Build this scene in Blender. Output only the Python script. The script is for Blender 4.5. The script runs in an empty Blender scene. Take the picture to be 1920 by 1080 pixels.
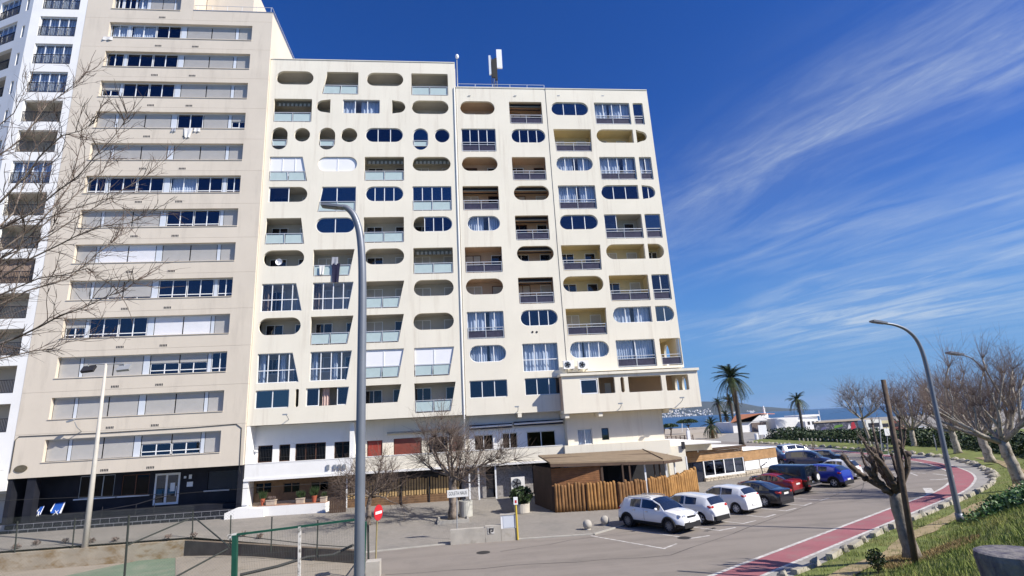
import bpy, bmesh, math, random
from math import sin, cos, pi, radians, sqrt, atan2, hypot
from mathutils import Vector, Matrix, noise as mnoise
from mathutils.geometry import tessellate_polygon

SC = bpy.context.scene
COL = SC.collection
# ------------------------------------------------------------------ camera
CH = 5.7                                   # eye height above the road
FPX = 1009.5                               # focal length in photo pixels (1920 wide)
PITCH, ROLL, YAW = radians(14.31), radians(-3.18), radians(6.72)
def _axes():
    fw = Vector((0, cos(PITCH), sin(PITCH))); up = Vector((0, -sin(PITCH), cos(PITCH))); rt = Vector((1, 0, 0))
    r2 = rt * cos(ROLL) + up * sin(ROLL); u2 = up * cos(ROLL) - rt * sin(ROLL)
    M = Matrix.Rotation(-YAW, 3, 'Z')
    return M @ fw, M @ r2, M @ u2
FW, RT, UP = _axes()
cd = bpy.data.cameras.new('camera'); cam = bpy.data.objects.new('camera', cd); COL.objects.link(cam)
cd.sensor_fit = 'HORIZONTAL'; cd.sensor_width = 36.0; cd.lens = 36.0 * FPX / 1920.0
cd.clip_start = 0.1; cd.clip_end = 60000
cam.matrix_world = Matrix(((RT.x, UP.x, -FW.x, 0), (RT.y, UP.y, -FW.y, 0), (RT.z, UP.z, -FW.z, CH), (0, 0, 0, 1)))
SC.camera = cam
def ray(px, py): return FW * FPX + RT * (px - 960) - UP * (py - 540)
def fac(px, py, Y):                        # survey: where the sight line meets the upright plane y = Y -> (x, z)
    r = ray(px, py); t = Y / r.y; return (r.x * t, CH + r.z * t)
def gnd(px, py, z=0.0):                    # survey: where the sight line meets the level z -> (x, y)
    r = ray(px, py); t = (z - CH) / r.z; return (r.x * t, r.y * t)
def at(px, py, Y):
    x, z = fac(px, py, Y); return Vector((x, Y, z))

# ------------------------------------------------------------------ light
SUN = Vector((0.643, -0.417, 0.643)).normalized()
ELEV = math.asin(SUN.z); AZ = atan2(SUN.x, SUN.y)
sl = bpy.data.lights.new('sun', 'SUN'); sl.energy = 4.7; sl.angle = radians(0.5); sl.color = (1.0, 0.945, 0.845)
so = bpy.data.objects.new('sun', sl); COL.objects.link(so); so.location = (40, -30, 60)
so.rotation_euler = (-SUN).to_track_quat('-Z', 'Y').to_euler()
SC.view_settings.view_transform = 'Standard'; SC.view_settings.look = 'None'
SC.view_settings.exposure = 0.55; SC.view_settings.gamma = 1.0; SC.view_settings.use_curve_mapping = False
SC.render.engine = 'CYCLES'
SC.cycles.max_bounces = 8; SC.cycles.transparent_max_bounces = 12; SC.cycles.diffuse_bounces = 4
SC.cycles.use_denoising = True; SC.cycles.caustics_reflective = False; SC.cycles.caustics_refractive = False

W = bpy.data.worlds.new('World'); SC.world = W; W.use_nodes = True
nt = W.node_tree; nt.nodes.clear()
class NT:                                   # tiny node helper
    def __init__(s, tree): s.t = tree
    def n(s, kind, **kw):
        nd = s.t.nodes.new(kind)
        for k, v in kw.items():
            if k.startswith('i_'):
                key = k[2:]; key = int(key) if key.isdigit() else key.replace('__', ' ')
                nd.inputs[key].default_value = v
            else: setattr(nd, k, v)
        return nd
    def l(s, a, ai, b, bi): s.t.links.new(a.outputs[ai], b.inputs[bi])
    def m(s, op, a, b=None, c=None):
        nd = s.t.nodes.new('ShaderNodeMath'); nd.operation = op
        for i, v in enumerate((a, b, c)):
            if v is None: continue
            if isinstance(v, tuple): s.t.links.new(v[0].outputs[v[1]], nd.inputs[i])
            else: nd.inputs[i].default_value = v
        return (nd, 0)
N = NT(nt)
out = N.n('ShaderNodeOutputWorld'); bg = N.n('ShaderNodeBackground'); bg.inputs[1].default_value = 0.085
sky = N.n('ShaderNodeTexSky'); sky.sky_type = 'NISHITA'; sky.sun_disc = False
sky.sun_elevation = ELEV; sky.sun_rotation = AZ; sky.altitude = 0; sky.air_density = 1.0; sky.dust_density = 0.3; sky.ozone_density = 3.0
hs = N.n('ShaderNodeHueSaturation'); hs.inputs['Saturation'].default_value = 1.32; hs.inputs['Value'].default_value = 1.0
N.l(sky, 0, hs, 'Color')
gm = N.n('ShaderNodeMix'); gm.data_type = 'RGBA'; gm.blend_type = 'MULTIPLY'; gm.inputs[0].default_value = 1.0
gm.inputs[7].default_value = (0.60, 0.66, 1.08, 1); N.l(hs, 0, gm, 6)
# the air near the horizon: clear pale blue, the same all round
tc0 = N.n('ShaderNodeTexCoord'); sp0 = N.n('ShaderNodeSeparateXYZ'); N.l(tc0, 'Generated', sp0, 0)
hz = N.n('ShaderNodeMapRange'); hz.interpolation_type = 'SMOOTHSTEP'; hz.inputs[1].default_value = 0.42; hz.inputs[2].default_value = -0.02; hz.inputs[3].default_value = 0.0; hz.inputs[4].default_value = 0.92; N.l(sp0, 2, hz, 0)
hm = N.n('ShaderNodeMix'); hm.data_type = 'RGBA'; N.l(hz, 0, hm, 0); N.l(gm, 2, hm, 6); hm.inputs[7].default_value = (0.92, 2.7, 5.4, 1)
# cirrus: a high flat layer reached by the sight line (x/z, y/z)
tc = N.n('ShaderNodeTexCoord'); sp = N.n('ShaderNodeSeparateXYZ'); N.l(tc, 'Generated', sp, 0)
zz = N.m('ADD', N.m('MAXIMUM', (sp, 2), 0.0), 0.06)
u = N.m('DIVIDE', (sp, 0), zz); v = N.m('DIVIDE', (sp, 1), zz)
def sky_uv(px, py):
    r = ray(px, py).normalized(); z = max(r.z, 0) + 0.06; return Vector((r.x / z, r.y / z))
a_, b_ = sky_uv(1270, 390), sky_uv(1850, 80)
dd = (b_ - a_).normalized(); nn_ = Vector((-dd.y, dd.x))
al = N.m('ADD', N.m('MULTIPLY', u, dd.x), N.m('MULTIPLY', v, dd.y))       # along the streaks
ac = N.m('ADD', N.m('MULTIPLY', u, nn_.x), N.m('MULTIPLY', v, nn_.y))     # across them
cb = N.n('ShaderNodeCombineXYZ')
for i, s_ in enumerate((N.m('MULTIPLY', al, 0.75), N.m('MULTIPLY', ac, 2.1))): nt.links.new(s_[0].outputs[0], cb.inputs[i])
n1 = N.n('ShaderNodeTexNoise'); n1.inputs['Scale'].default_value = 1.7; n1.inputs['Detail'].default_value = 9; n1.inputs['Roughness'].default_value = 0.62; n1.inputs['Distortion'].default_value = 0.7
N.l(cb, 0, n1, 'Vector')
cb2 = N.n('ShaderNodeCombineXYZ')
for i, s_ in enumerate((N.m('MULTIPLY', al, 0.5), N.m('MULTIPLY', ac, 0.55))): nt.links.new(s_[0].outputs[0], cb2.inputs[i])
n2 = N.n('ShaderNodeTexNoise'); n2.inputs['Scale'].default_value = 0.9; n2.inputs['Detail'].default_value = 3
N.l(cb2, 0, n2, 'Vector')
def gauss(val, c0, w):
    t = N.m('DIVIDE', N.m('SUBTRACT', val, c0), w); return N.m('POWER', 2.718, N.m('MULTIPLY', N.m('MULTIPLY', t, t), -1.0))
ac0 = a_.dot(nn_)
band = gauss(N.m('ADD', ac, N.m('MULTIPLY', N.m('SUBTRACT', (n2, 0), 0.5), 0.5)), ac0, 0.30)
# the main streak thins out at its left end; wisps fill the sky lower down and to the right
ends = N.n('ShaderNodeMapRange'); ends.inputs[1].default_value = a_.dot(dd) - 0.35; ends.inputs[2].default_value = b_.dot(dd) - 0.25
nt.links.new(al[0].outputs[0], ends.inputs[0])
rough_n = N.n('ShaderNodeMapRange'); rough_n.inputs[1].default_value = 0.40; rough_n.inputs[2].default_value = 0.78; N.l(n1, 0, rough_n, 0)
lowm = N.n('ShaderNodeMapRange'); lowm.inputs[1].default_value = 0.46; lowm.inputs[2].default_value = 0.06; N.l(sp, 2, lowm, 0)
rightm = N.n('ShaderNodeMapRange'); rightm.inputs[1].default_value = 0.18; rightm.inputs[2].default_value = 0.62; N.l(sp, 0, rightm, 0)
cover = N.n('ShaderNodeMapRange'); cover.inputs[1].default_value = 0.34; cover.inputs[2].default_value = 0.60; N.l(n2, 0, cover, 0)
n3 = N.n('ShaderNodeTexNoise'); n3.inputs['Scale'].default_value = 5.5; n3.inputs['Detail'].default_value = 10; n3.inputs['Roughness'].default_value = 0.7; n3.inputs['Distortion'].default_value = 1.6
N.l(cb, 0, n3, 'Vector')
fib = N.n('ShaderNodeMapRange'); fib.inputs[1].default_value = 0.36; fib.inputs[2].default_value = 0.66; N.l(n3, 0, fib, 0)
c_main = N.m('MULTIPLY', N.m('MULTIPLY', band, N.m('ADD', N.m('MULTIPLY', (ends, 0), 0.55), 0.22)), N.m('ADD', N.m('MULTIPLY', (rough_n, 0), N.m('ADD', N.m('MULTIPLY', (fib, 0), 0.65), 0.40)), 0.16))
c_low = N.m('MULTIPLY', N.m('MULTIPLY', (lowm, 0), (cover, 0)), N.m('ADD', N.m('MULTIPLY', (rough_n, 0), N.m('ADD', N.m('MULTIPLY', (fib, 0), 0.5), 1.0)), 0.16))
c_low = N.m('MULTIPLY', c_low, N.m('ADD', N.m('MULTIPLY', (rightm, 0), 0.9), 0.1))
lowcut = N.n('ShaderNodeMapRange'); lowcut.interpolation_type = 'SMOOTHSTEP'; lowcut.inputs[1].default_value = 0.07; lowcut.inputs[2].default_value = 0.15; N.l(sp, 2, lowcut, 0)
c_low = N.m('MULTIPLY', c_low, N.m('ADD', N.m('MULTIPLY', (lowcut, 0), 0.85), 0.15))
veil = gauss((sp, 2), 0.19, 0.085)
c_low = N.m('MULTIPLY', c_low, N.m('ADD', N.m('MULTIPLY', veil, 1.1), 0.8))
cl = N.m('MINIMUM', N.m('MULTIPLY', N.m('ADD', c_main, c_low), 0.86), 0.75)
mx = N.n('ShaderNodeMix'); mx.data_type = 'RGBA'; nt.links.new(cl[0].outputs[0], mx.inputs[0]); N.l(hm, 2, mx, 6); mx.inputs[7].default_value = (4.7, 5.5, 6.5, 1)
N.l(mx, 2, bg, 0); N.l(bg, 0, out, 0)

# ------------------------------------------------------------------ tags and objects
WLOC = {}
def tag(o, label=None, cat=None, group=None, kind=None):
    if label: o['label'] = label
    if cat: o['category'] = cat
    if group: o['group'] = group
    if kind: o['kind'] = kind
    return o
def thing(name, label, cat, loc=(0, 0, 0), rot=0.0, group=None, kind=None):
    o = bpy.data.objects.new(name, None); COL.objects.link(o); o.empty_display_size = 0.2
    o.location = loc; o.rotation_euler = (0, 0, rot)
    return tag(o, label, cat, group, kind)
def wloc(o):
    p = Vector((0, 0, 0))
    while o: p += o.location; o = o.parent
    return p
def children(o): return [c for c in list(bpy.data.objects) if c.parent == o]
def copy_tree(o, parent=None, kids=None):
    if kids is None:
        kids = {}
        for c in bpy.data.objects:
            if c.parent: kids.setdefault(c.parent.name, []).append(c)
    c = o.copy(); COL.objects.link(c)
    if parent: c.parent = parent
    for ch in kids.get(o.name, []): copy_tree(ch, c, kids)
    return c
def link_mesh(name, me, parent=None, loc=(0, 0, 0), rot=(0, 0, 0), scale=(1, 1, 1)):
    o = bpy.data.objects.new(name, me); COL.objects.link(o); o.parent = parent
    o.location = loc; o.rotation_euler = rot; o.scale = scale
    return o

class MB:
    """collects shapes; build() makes ONE mesh object of them"""
    def __init__(s): s.v = []; s.f = []; s.m = []; s.cur = 0
    def add(s, vs, fs, m=None):
        b = len(s.v); s.v.extend([tuple(p) for p in vs]); m = s.cur if m is None else m
        for f in fs: s.f.append(tuple(b + i for i in f)); s.m.append(m)
        return s
    def box(s, x0, x1, y0, y1, z0, z1, m=None):
        if x0 > x1: x0, x1 = x1, x0
        if y0 > y1: y0, y1 = y1, y0
        if z0 > z1: z0, z1 = z1, z0
        return s.add([(x0, y0, z0), (x1, y0, z0), (x1, y1, z0), (x0, y1, z0), (x0, y0, z1), (x1, y0, z1), (x1, y1, z1), (x0, y1, z1)],
              [(0, 3, 2, 1), (4, 5, 6, 7), (0, 1, 5, 4), (1, 2, 6, 5), (2, 3, 7, 6), (3, 0, 4, 7)], m)
    def obox(s, c, ux, uy, uz, hx, hy, hz, m=None):     # oriented box
        c = Vector(c); ux, uy, uz = Vector(ux) * hx, Vector(uy) * hy, Vector(uz) * hz
        P = [c - ux - uy - uz, c + ux - uy - uz, c + ux + uy - uz, c - ux + uy - uz, c - ux - uy + uz, c + ux - uy + uz, c + ux + uy + uz, c - ux + uy + uz]
        return s.add(P, [(0, 3, 2, 1), (4, 5, 6, 7), (0, 1, 5, 4), (1, 2, 6, 5), (2, 3, 7, 6), (3, 0, 4, 7)], m)
    def quad(s, a, b, c, d, m=None): return s.add([a, b, c, d], [(0, 1, 2, 3)], m)
    def plate(s, outer, holes, y0, y1, m=None):
        """upright plate between y0 (front) and y1 (back): outline and holes are (x, z) loops"""
        loops = [outer] + list(holes)
        tri = tessellate_polygon([[Vector((p[0], p[1], 0)) for p in L] for L in loops])
        flat = [p for L in loops for p in L]; n = len(flat); b = len(s.v); m = s.cur if m is None else m
        s.v.extend([(p[0], y0, p[1]) for p in flat]); s.v.extend([(p[0], y1, p[1]) for p in flat])
        for t in tri:
            a, c, d = (flat[i] for i in t)
            cr = (c[0] - a[0]) * (d[1] - a[1]) - (c[1] - a[1]) * (d[0] - a[0])
            t = tuple(t) if cr > 0 else tuple(reversed(t))
            s.f.append(tuple(b + i for i in t)); s.m.append(m)
            s.f.append(tuple(b + n + i for i in reversed(t))); s.m.append(m)
        k = 0
        for L in loops:
            for i in range(len(L)):
                j = (i + 1) % len(L); s.f.append((b + k + i, b + k + j, b + n + k + j, b + n + k + i)); s.m.append(m)
            k += len(L)
        return s
    def tube(s, pts, rad, sides=6, cap=True, m=None):
        pts = [Vector(p) for p in pts]; n = len(pts)
        if not isinstance(rad, (list, tuple)): rad = [rad] * n
        b = len(s.v); m = s.cur if m is None else m
        ref = None
        for i, p in enumerate(pts):
            t = (pts[min(i + 1, n - 1)] - pts[max(i - 1, 0)])
            t = t.normalized() if t.length > 1e-9 else Vector((0, 0, 1))
            if ref is None or abs(ref.dot(t)) > 0.97: ref = Vector((1, 0, 0)) if abs(t.x) < 0.8 else Vector((0, 1, 0))
            a = (ref - t * ref.dot(t)).normalized(); c = t.cross(a); ref = a
            for k in range(sides):
                w = 2 * pi * k / sides; s.v.append(tuple(p + (a * cos(w) + c * sin(w)) * rad[i]))
        for i in range(n - 1):
            for k in range(sides):
                k2 = (k + 1) % sides
                s.f.append((b + i * sides + k, b + i * sides + k2, b + (i + 1) * sides + k2, b + (i + 1) * sides + k)); s.m.append(m)
        if cap and sides > 2:
            s.f.append(tuple(b + k for k in reversed(range(sides)))); s.m.append(m)
            s.f.append(tuple(b + (n - 1) * sides + k for k in range(sides))); s.m.append(m)
        return s
    def lathe(s, c, prof, sides=16, m=None, axis='Z', caps=True):
        b = len(s.v); m = s.cur if m is None else m; c = Vector(c)
        for r, h in prof:
            for k in range(sides):
                w = 2 * pi * k / sides
                if axis == 'Z': p = Vector((r * cos(w), r * sin(w), h))
                elif axis == 'Y': p = Vector((r * cos(w), h, r * sin(w)))
                else: p = Vector((h, r * cos(w), r * sin(w)))
                s.v.append(tuple(c + p))
        for i in range(len(prof) - 1):
            for k in range(sides):
                k2 = (k + 1) % sides
                f = (b + i * sides + k, b + i * sides + k2, b + (i + 1) * sides + k2, b + (i + 1) * sides + k)
                s.f.append(f if axis != 'Y' else tuple(reversed(f))); s.m.append(m)
        f0 = tuple(b + k for k in reversed(range(sides))); f1 = tuple(b + (len(prof) - 1) * sides + k for k in range(sides))
        if axis == 'Y': f0, f1 = tuple(reversed(f0)), tuple(reversed(f1))
        if caps: s.f += [f0, f1]; s.m += [m, m]
        return s
    def ball(s, c, rx, ry=None, rz=None, seg=12, rings=8, m=None):
        ry = rx if ry is None else ry; rz = rx if rz is None else rz
        b = len(s.v); m = s.cur if m is None else m; c = Vector(c)
        s.v.append((c.x, c.y, c.z - rz))
        for i in range(1, rings):
            t = -pi / 2 + pi * i / rings
            for k in range(seg):
                w = 2 * pi * k / seg; s.v.append((c.x + rx * cos(t) * cos(w), c.y + ry * cos(t) * sin(w), c.z + rz * sin(t)))
        s.v.append((c.x, c.y, c.z + rz)); top = len(s.v) - 1
        for k in range(seg):
            k2 = (k + 1) % seg; s.f.append((b, b + 1 + k2, b + 1 + k)); s.m.append(m)
            s.f.append((top, b + 1 + (rings - 2) * seg + k, b + 1 + (rings - 2) * seg + k2)); s.m.append(m)
        for i in range(rings - 2):
            for k in range(seg):
                k2 = (k + 1) % seg; a = b + 1 + i * seg
                s.f.append((a + k, a + k2, a + seg + k2, a + seg + k)); s.m.append(m)
        return s
    def mesh(s, name, mats, off=Vector((0, 0, 0)), smooth=False):
        me = bpy.data.meshes.new(name)
        vs = [(p[0] - off[0], p[1] - off[1], p[2] - off[2]) for p in s.v] if off != Vector((0, 0, 0)) else s.v
        me.from_pydata(vs, [], s.f); mats = mats if isinstance(mats, (list, tuple)) else [mats]
        for mm in mats: me.materials.append(mm)
        if len(mats) > 1: me.polygons.foreach_set('material_index', s.m)
        if smooth: me.polygons.foreach_set('use_smooth', [True] * len(s.f))
        me.update(); return me
    def build(s, name, mats, parent=None, loc=None, smooth=False, local=False):
        """verts are in world metres (local=True: already in the parent's frame)"""
        if local: off = Vector((0, 0, 0))
        elif parent is not None: off = wloc(parent)
        else: off = Vector(loc) if loc is not None else Vector((0, 0, 0))
        o = bpy.data.objects.new(name, s.mesh(name, mats, off, smooth)); COL.objects.link(o)
        if parent is not None: o.parent = parent
        elif loc is not None: o.location = loc
        return o

# ------------------------------------------------------------------ materials
def mat(name, col, rough=0.7, var=0.12, scale=1.5, bump=0.0, bscale=30.0, spec=0.3, metal=0.0, dirt=None, dscale=0.6, dlo=0.52, dhi=0.75, streak=None, coat=0.0):
    m = bpy.data.materials.new(name); m.use_nodes = True; t = m.node_tree; K = NT(t)
    b = t.nodes['Principled BSDF']; b.inputs['Roughness'].default_value = rough; b.inputs['Metallic'].default_value = metal
    b.inputs['Specular IOR Level'].default_value = spec; b.inputs['Coat Weight'].default_value = coat
    tc = K.n('ShaderNodeTexCoord'); geo = K.n('ShaderNodeNewGeometry')
    src = (geo, 'Position')
    nz = K.n('ShaderNodeTexNoise', i_Scale=scale, i_Detail=6, i_Roughness=0.6); K.l(src[0], src[1], nz, 'Vector')
    mr = K.n('ShaderNodeMapRange'); mr.inputs[1].default_value = 0.3; mr.inputs[2].default_value = 0.7; mr.inputs[3].default_value = 1 - var; mr.inputs[4].default_value = 1 + var * 0.6
    K.l(nz, 0, mr, 0)
    mm = K.n('ShaderNodeMix'); mm.data_type = 'RGBA'; mm.blend_type = 'MULTIPLY'; mm.inputs[0].default_value = 1.0; mm.inputs[6].default_value = (*col, 1)
    K.l(mr, 0, mm, 7); last = (mm, 2)
    if dirt:
        n2 = K.n('ShaderNodeTexNoise', i_Scale=dscale, i_Detail=8, i_Roughness=0.68)
        if streak:
            mp = K.n('ShaderNodeMapping'); mp.inputs['Scale'].default_value = streak; K.l(src[0], src[1], mp, 0); K.l(mp, 0, n2, 'Vector')
        else: K.l(src[0], src[1], n2, 'Vector')
        r2 = K.n('ShaderNodeMapRange'); r2.inputs[1].default_value = dlo; r2.inputs[2].default_value = dhi; K.l(n2, 0, r2, 0)
        d = K.n('ShaderNodeMix'); d.data_type = 'RGBA'; K.l(r2, 0, d, 0); K.l(last[0], last[1], d, 6); d.inputs[7].default_value = (*dirt, 1); last = (d, 2)
    K.l(last[0], last[1], b, 'Base Color')
    if bump:
        n3 = K.n('ShaderNodeTexNoise', i_Scale=bscale, i_Detail=4); K.l(src[0], src[1], n3, 'Vector')
        bp = K.n('ShaderNodeBump', i_Strength=bump, i_Distance=0.02); K.l(n3, 0, bp, 'Height'); K.l(bp, 0, b, 'Normal')
    return m
def glass(name, tint=(0.30, 0.36, 0.44), refl=0.16, gloss=(0.85, 0.92, 1.0), rough=0.02):
    m = bpy.data.materials.new(name); m.use_nodes = True; t = m.node_tree; t.nodes.clear(); K = NT(t)
    o = K.n('ShaderNodeOutputMaterial'); tr = K.n('ShaderNodeBsdfTransparent'); tr.inputs[0].default_value = (*tint, 1)
    gl = K.n('ShaderNodeBsdfGlossy'); gl.inputs[0].default_value = (*gloss, 1); gl.inputs['Roughness'].default_value = rough
    fr = K.n('ShaderNodeLayerWeight'); fr.inputs[0].default_value = 0.5
    ad = K.m('MINIMUM', K.m('ADD', K.m('MULTIPLY', K.m('POWER', (fr, 1), 5.0), 0.8), refl), 1.0)
    mx = K.n('ShaderNodeMixShader'); t.links.new(ad[0].outputs[0], mx.inputs[0]); K.l(tr, 0, mx, 1); K.l(gl, 0, mx, 2); K.l(mx, 0, o, 0)
    return m
M = {}
M['cream'] = mat('cream_render', (0.80, 0.745, 0.625), 0.85, 0.05, 0.35, 0.15, 60, dirt=(0.60, 0.53, 0.43), dscale=0.8, dlo=0.53, dhi=0.86, streak=(2.6, 1, 0.16))
M['white'] = mat('white_render', (0.82, 0.81, 0.79), 0.85, 0.05, 0.6, 0.1, 60, dirt=(0.62, 0.60, 0.56), dscale=0.7, dlo=0.56, dhi=0.9, streak=(1.6, 1, 0.3))
M['tan'] = mat('tan_concrete', (0.66, 0.585, 0.485), 0.88, 0.05, 0.5, 0.12, 50, dirt=(0.50, 0.44, 0.365), dscale=0.7, dlo=0.52, dhi=0.85, streak=(1.8, 1, 0.25))
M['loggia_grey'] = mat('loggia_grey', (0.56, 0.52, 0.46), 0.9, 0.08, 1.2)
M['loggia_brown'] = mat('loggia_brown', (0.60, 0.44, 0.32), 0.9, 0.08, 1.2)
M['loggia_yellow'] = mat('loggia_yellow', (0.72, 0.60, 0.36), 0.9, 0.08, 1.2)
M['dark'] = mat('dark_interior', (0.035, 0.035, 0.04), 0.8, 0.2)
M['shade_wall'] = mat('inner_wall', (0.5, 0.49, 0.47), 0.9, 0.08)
M['alu'] = mat('white_aluminium', (0.80, 0.81, 0.82), 0.45, 0.04)
M['rail'] = mat('galvanised_rail', (0.62, 0.63, 0.64), 0.4, 0.08, metal=0.3)
M['iron'] = mat('black_iron', (0.03, 0.03, 0.035), 0.5, 0.2)
M['glass'] = glass('window_glass', (0.38, 0.43, 0.52), 0.09, gloss=(0.70, 0.80, 0.97))
M['glass_grey'] = glass('bright_window_glass', (0.34, 0.38, 0.42), 0.20, gloss=(0.66, 0.74, 0.80), rough=0.05)
M['glass_low'] = glass('shaded_glass', (0.22, 0.22, 0.24), 0.025, gloss=(0.5, 0.54, 0.6))
M['glass_clear'] = glass('clear_glass', (0.88, 0.91, 0.95), 0.045)
M['glass_dark'] = mat('dark_glass', (0.012, 0.016, 0.03), 0.05, 0.1, spec=0.8)
M['frosted'] = mat('frosted_glass', (0.47, 0.57, 0.56), 0.18, 0.06, 2.5, spec=0.5)
M['smoked'] = mat('smoked_panel', (0.055, 0.05, 0.075), 0.3, 0.3, 4, spec=0.4)
M['curtain'] = mat('white_curtain', (0.66, 0.69, 0.74), 0.9, 0.08, 2)
M['curtain_brown'] = mat('brown_curtain', (0.30, 0.22, 0.17), 0.9, 0.2, 4)
M['blind'] = mat('white_blind', (0.80, 0.80, 0.83), 0.7, 0.03)
M['shutter'] = mat('grey_roller_shutter', (0.47, 0.455, 0.435), 0.65, 0.06, 2)
M['panel'] = mat('pale_cladding', (0.60, 0.64, 0.70), 0.6, 0.04)
M['awning'] = mat('olive_awning', (0.14, 0.13, 0.10), 0.9, 0.2, 6)
M['awning_stripe'] = mat('pale_awning', (0.42, 0.40, 0.33), 0.9, 0.2, 6)
M['blackawn'] = mat('black_awning', (0.02, 0.02, 0.025), 0.7, 0.2)
M['wooddoor'] = mat('brown_door', (0.16, 0.07, 0.04), 0.6, 0.2, 4)
M['reddoor'] = mat('red_door', (0.30, 0.05, 0.035), 0.55, 0.12, 3)
M['redshutter'] = mat('brown_red_shutter', (0.25, 0.07, 0.05), 0.6, 0.12, 3)
M['slate'] = mat('dark_slate_tile', (0.020, 0.0215, 0.030), 0.62, 0.3, 1.2, spec=0.18)
M['grout'] = mat('pale_grout', (0.27, 0.27, 0.29), 0.9, 0.2, 6)
M['steel'] = mat('grey_steel', (0.36, 0.38, 0.40), 0.4, 0.1, 3, metal=0.5)
M['concrete'] = mat('old_concrete', (0.44, 0.41, 0.36), 0.9, 0.2, 1.2, 0.3, 25, dirt=(0.20, 0.17, 0.12), dscale=1.1, dlo=0.55, dhi=0.8)
# ================================================================== setting
def sstep(a, b, x):
    t = min(1.0, max(0.0, (x - a) / (b - a))); return t * t * (3 - 2 * t)
def gz(x, y):
    d = (-(x - 7.0) * 13.6 + (y - 29.7) * 16.5) / 21.38          # distance from the kerb behind the parking bays
    return 0.38 * sstep(31, 41, y) * (1 - sstep(8, 17, x)) * sstep(0.2, 5.5, d)
def smooth_curve(pts, step=0.6):
    P = [Vector((p[0], p[1])) for p in pts]; out_ = []
    for i in range(len(P) - 1):
        p0, p1, p2, p3 = P[max(i - 1, 0)], P[i], P[i + 1], P[min(i + 2, len(P) - 1)]
        n = max(2, int((p2 - p1).length / step))
        for k in range(n):
            t = k / n; out_.append(0.5 * ((2 * p1) + (p2 - p0) * t + (2 * p0 - 5 * p1 + 4 * p2 - p3) * t * t + (3 * p1 - p0 - 3 * p2 + p3) * t ** 3))
    out_.append(P[-1]); return out_
def normals(C):
    r = []
    for i in range(len(C)):
        d = (C[min(i + 1, len(C) - 1)] - C[max(i - 1, 0)]).normalized(); r.append(Vector((d.y, -d.x)))
    return r
VERGE = smooth_curve([(-16, 5.5), (-6, 9.3), (0.5, 13.2), (6.5, 16.8), (11.68, 19.96), (14.65, 21.78), (19.3, 24.9), (26.25, 29.04), (32.52, 32.86), (37.41, 36.43), (42.69, 41.7), (49.2, 51.0), (53.2, 62.0), (54.6, 72.6), (55.6, 85.7), (57, 105)])
VN = normals(VERGE)
def bank_h(t, p):
    fade = 1 - 0.97 * sstep(27, 50, p.x)
    h = 0.05 + 0.13 * min(t, 3.0) + max(0.0, min(t, 11.0) - 3.0) * 0.45 * fade
    return h + 0.07 * (mnoise.noise(Vector((p.x * .5 + t * .4, p.y * .5, 3.1))))
def verge_near(x, y):
    best = min(range(len(VERGE)), key=lambda i: (VERGE[i].x - x) ** 2 + (VERGE[i].y - y) ** 2)
    d = Vector((x, y)) - VERGE[best]; return best, d.dot(VN[best])
def bank_z(x, y):
    i, t = verge_near(x, y); return bank_h(max(t, 0), VERGE[i]) if t > 0 else 0.0
def sheet(name, poly, z, m, kind='structure'):
    mb = MB(); tri = tessellate_polygon([[Vector((p[0], p[1], 0)) for p in poly]])
    fs = []
    for t in tri:
        a, b, c = (poly[i] for i in t); cr = (b[0] - a[0]) * (c[1] - a[1]) - (c[0] - a[0]) * (b[1] - a[1])
        fs.append(tuple(t) if cr > 0 else tuple(reversed(t)))
    mb.add([(p[0], p[1], z) for p in poly], fs); o = mb.build(name, m); o['kind'] = kind; return o
def strip(mb, L, R, z, m=None):
    n = min(len(L), len(R)); vs = [(p[0], p[1], z) for p in L[:n]] + [(p[0], p[1], z) for p in R[:n]]
    mb.add(vs, [(i, n + i, n + i + 1, i + 1) for i in range(n - 1)], m)
def line(mb, a, b, w, z):
    a, b = Vector(a[:2]), Vector(b[:2]); d = (b - a).normalized(); nn = Vector((d.y, -d.x)) * w / 2
    mb.add([(*(a + nn), z), (*(b + nn), z), (*(b - nn), z), (*(a - nn), z)], [(0, 1, 2, 3)])
def asphalt(name, col, dirt, crack=True):
    m = mat(name, col, 0.9, 0.10, 0.35, 0.25, 140, spec=0.25, dirt=dirt, dscale=0.35, dlo=0.5, dhi=0.8); t = m.node_tree; K = NT(t)
    b = t.nodes['Principled BSDF']; src = b.inputs['Base Color'].links[0].from_socket
    geo = K.n('ShaderNodeNewGeometry'); g = K.n('ShaderNodeTexNoise', i_Scale=55.0, i_Detail=2); K.l(geo, 'Position', g, 'Vector')
    mr = K.n('ShaderNodeMapRange'); mr.inputs[3].default_value = .72; mr.inputs[4].default_value = 1.28; K.l(g, 0, mr, 0)
    mm = K.n('ShaderNodeMix'); mm.data_type = 'RGBA'; mm.blend_type = 'MULTIPLY'; mm.inputs[0].default_value = 1; t.links.new(src, mm.inputs[6]); K.l(mr, 0, mm, 7)
    # oil and tyre marks in long soft streaks along the road
    mp = K.n('ShaderNodeMapping'); mp.inputs['Rotation'].default_value = (0, 0, -0.62); mp.inputs['Scale'].default_value = (.10, .9, 1); K.l(geo, 'Position', mp, 0)
    n2 = K.n('ShaderNodeTexNoise', i_Scale=1.1, i_Detail=5, i_Roughness=.6); K.l(mp, 0, n2, 'Vector')
    r2 = K.n('ShaderNodeMapRange'); r2.inputs[1].default_value = .45; r2.inputs[2].default_value = .75; r2.inputs[3].default_value = 1.0; r2.inputs[4].default_value = .78; K.l(n2, 0, r2, 0)
    m2 = K.n('ShaderNodeMix'); m2.data_type = 'RGBA'; m2.blend_type = 'MULTIPLY'; m2.inputs[0].default_value = 1; K.l(mm, 2, m2, 6); K.l(r2, 0, m2, 7)
    K.l(m2, 2, b, 'Base Color'); return m
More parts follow.
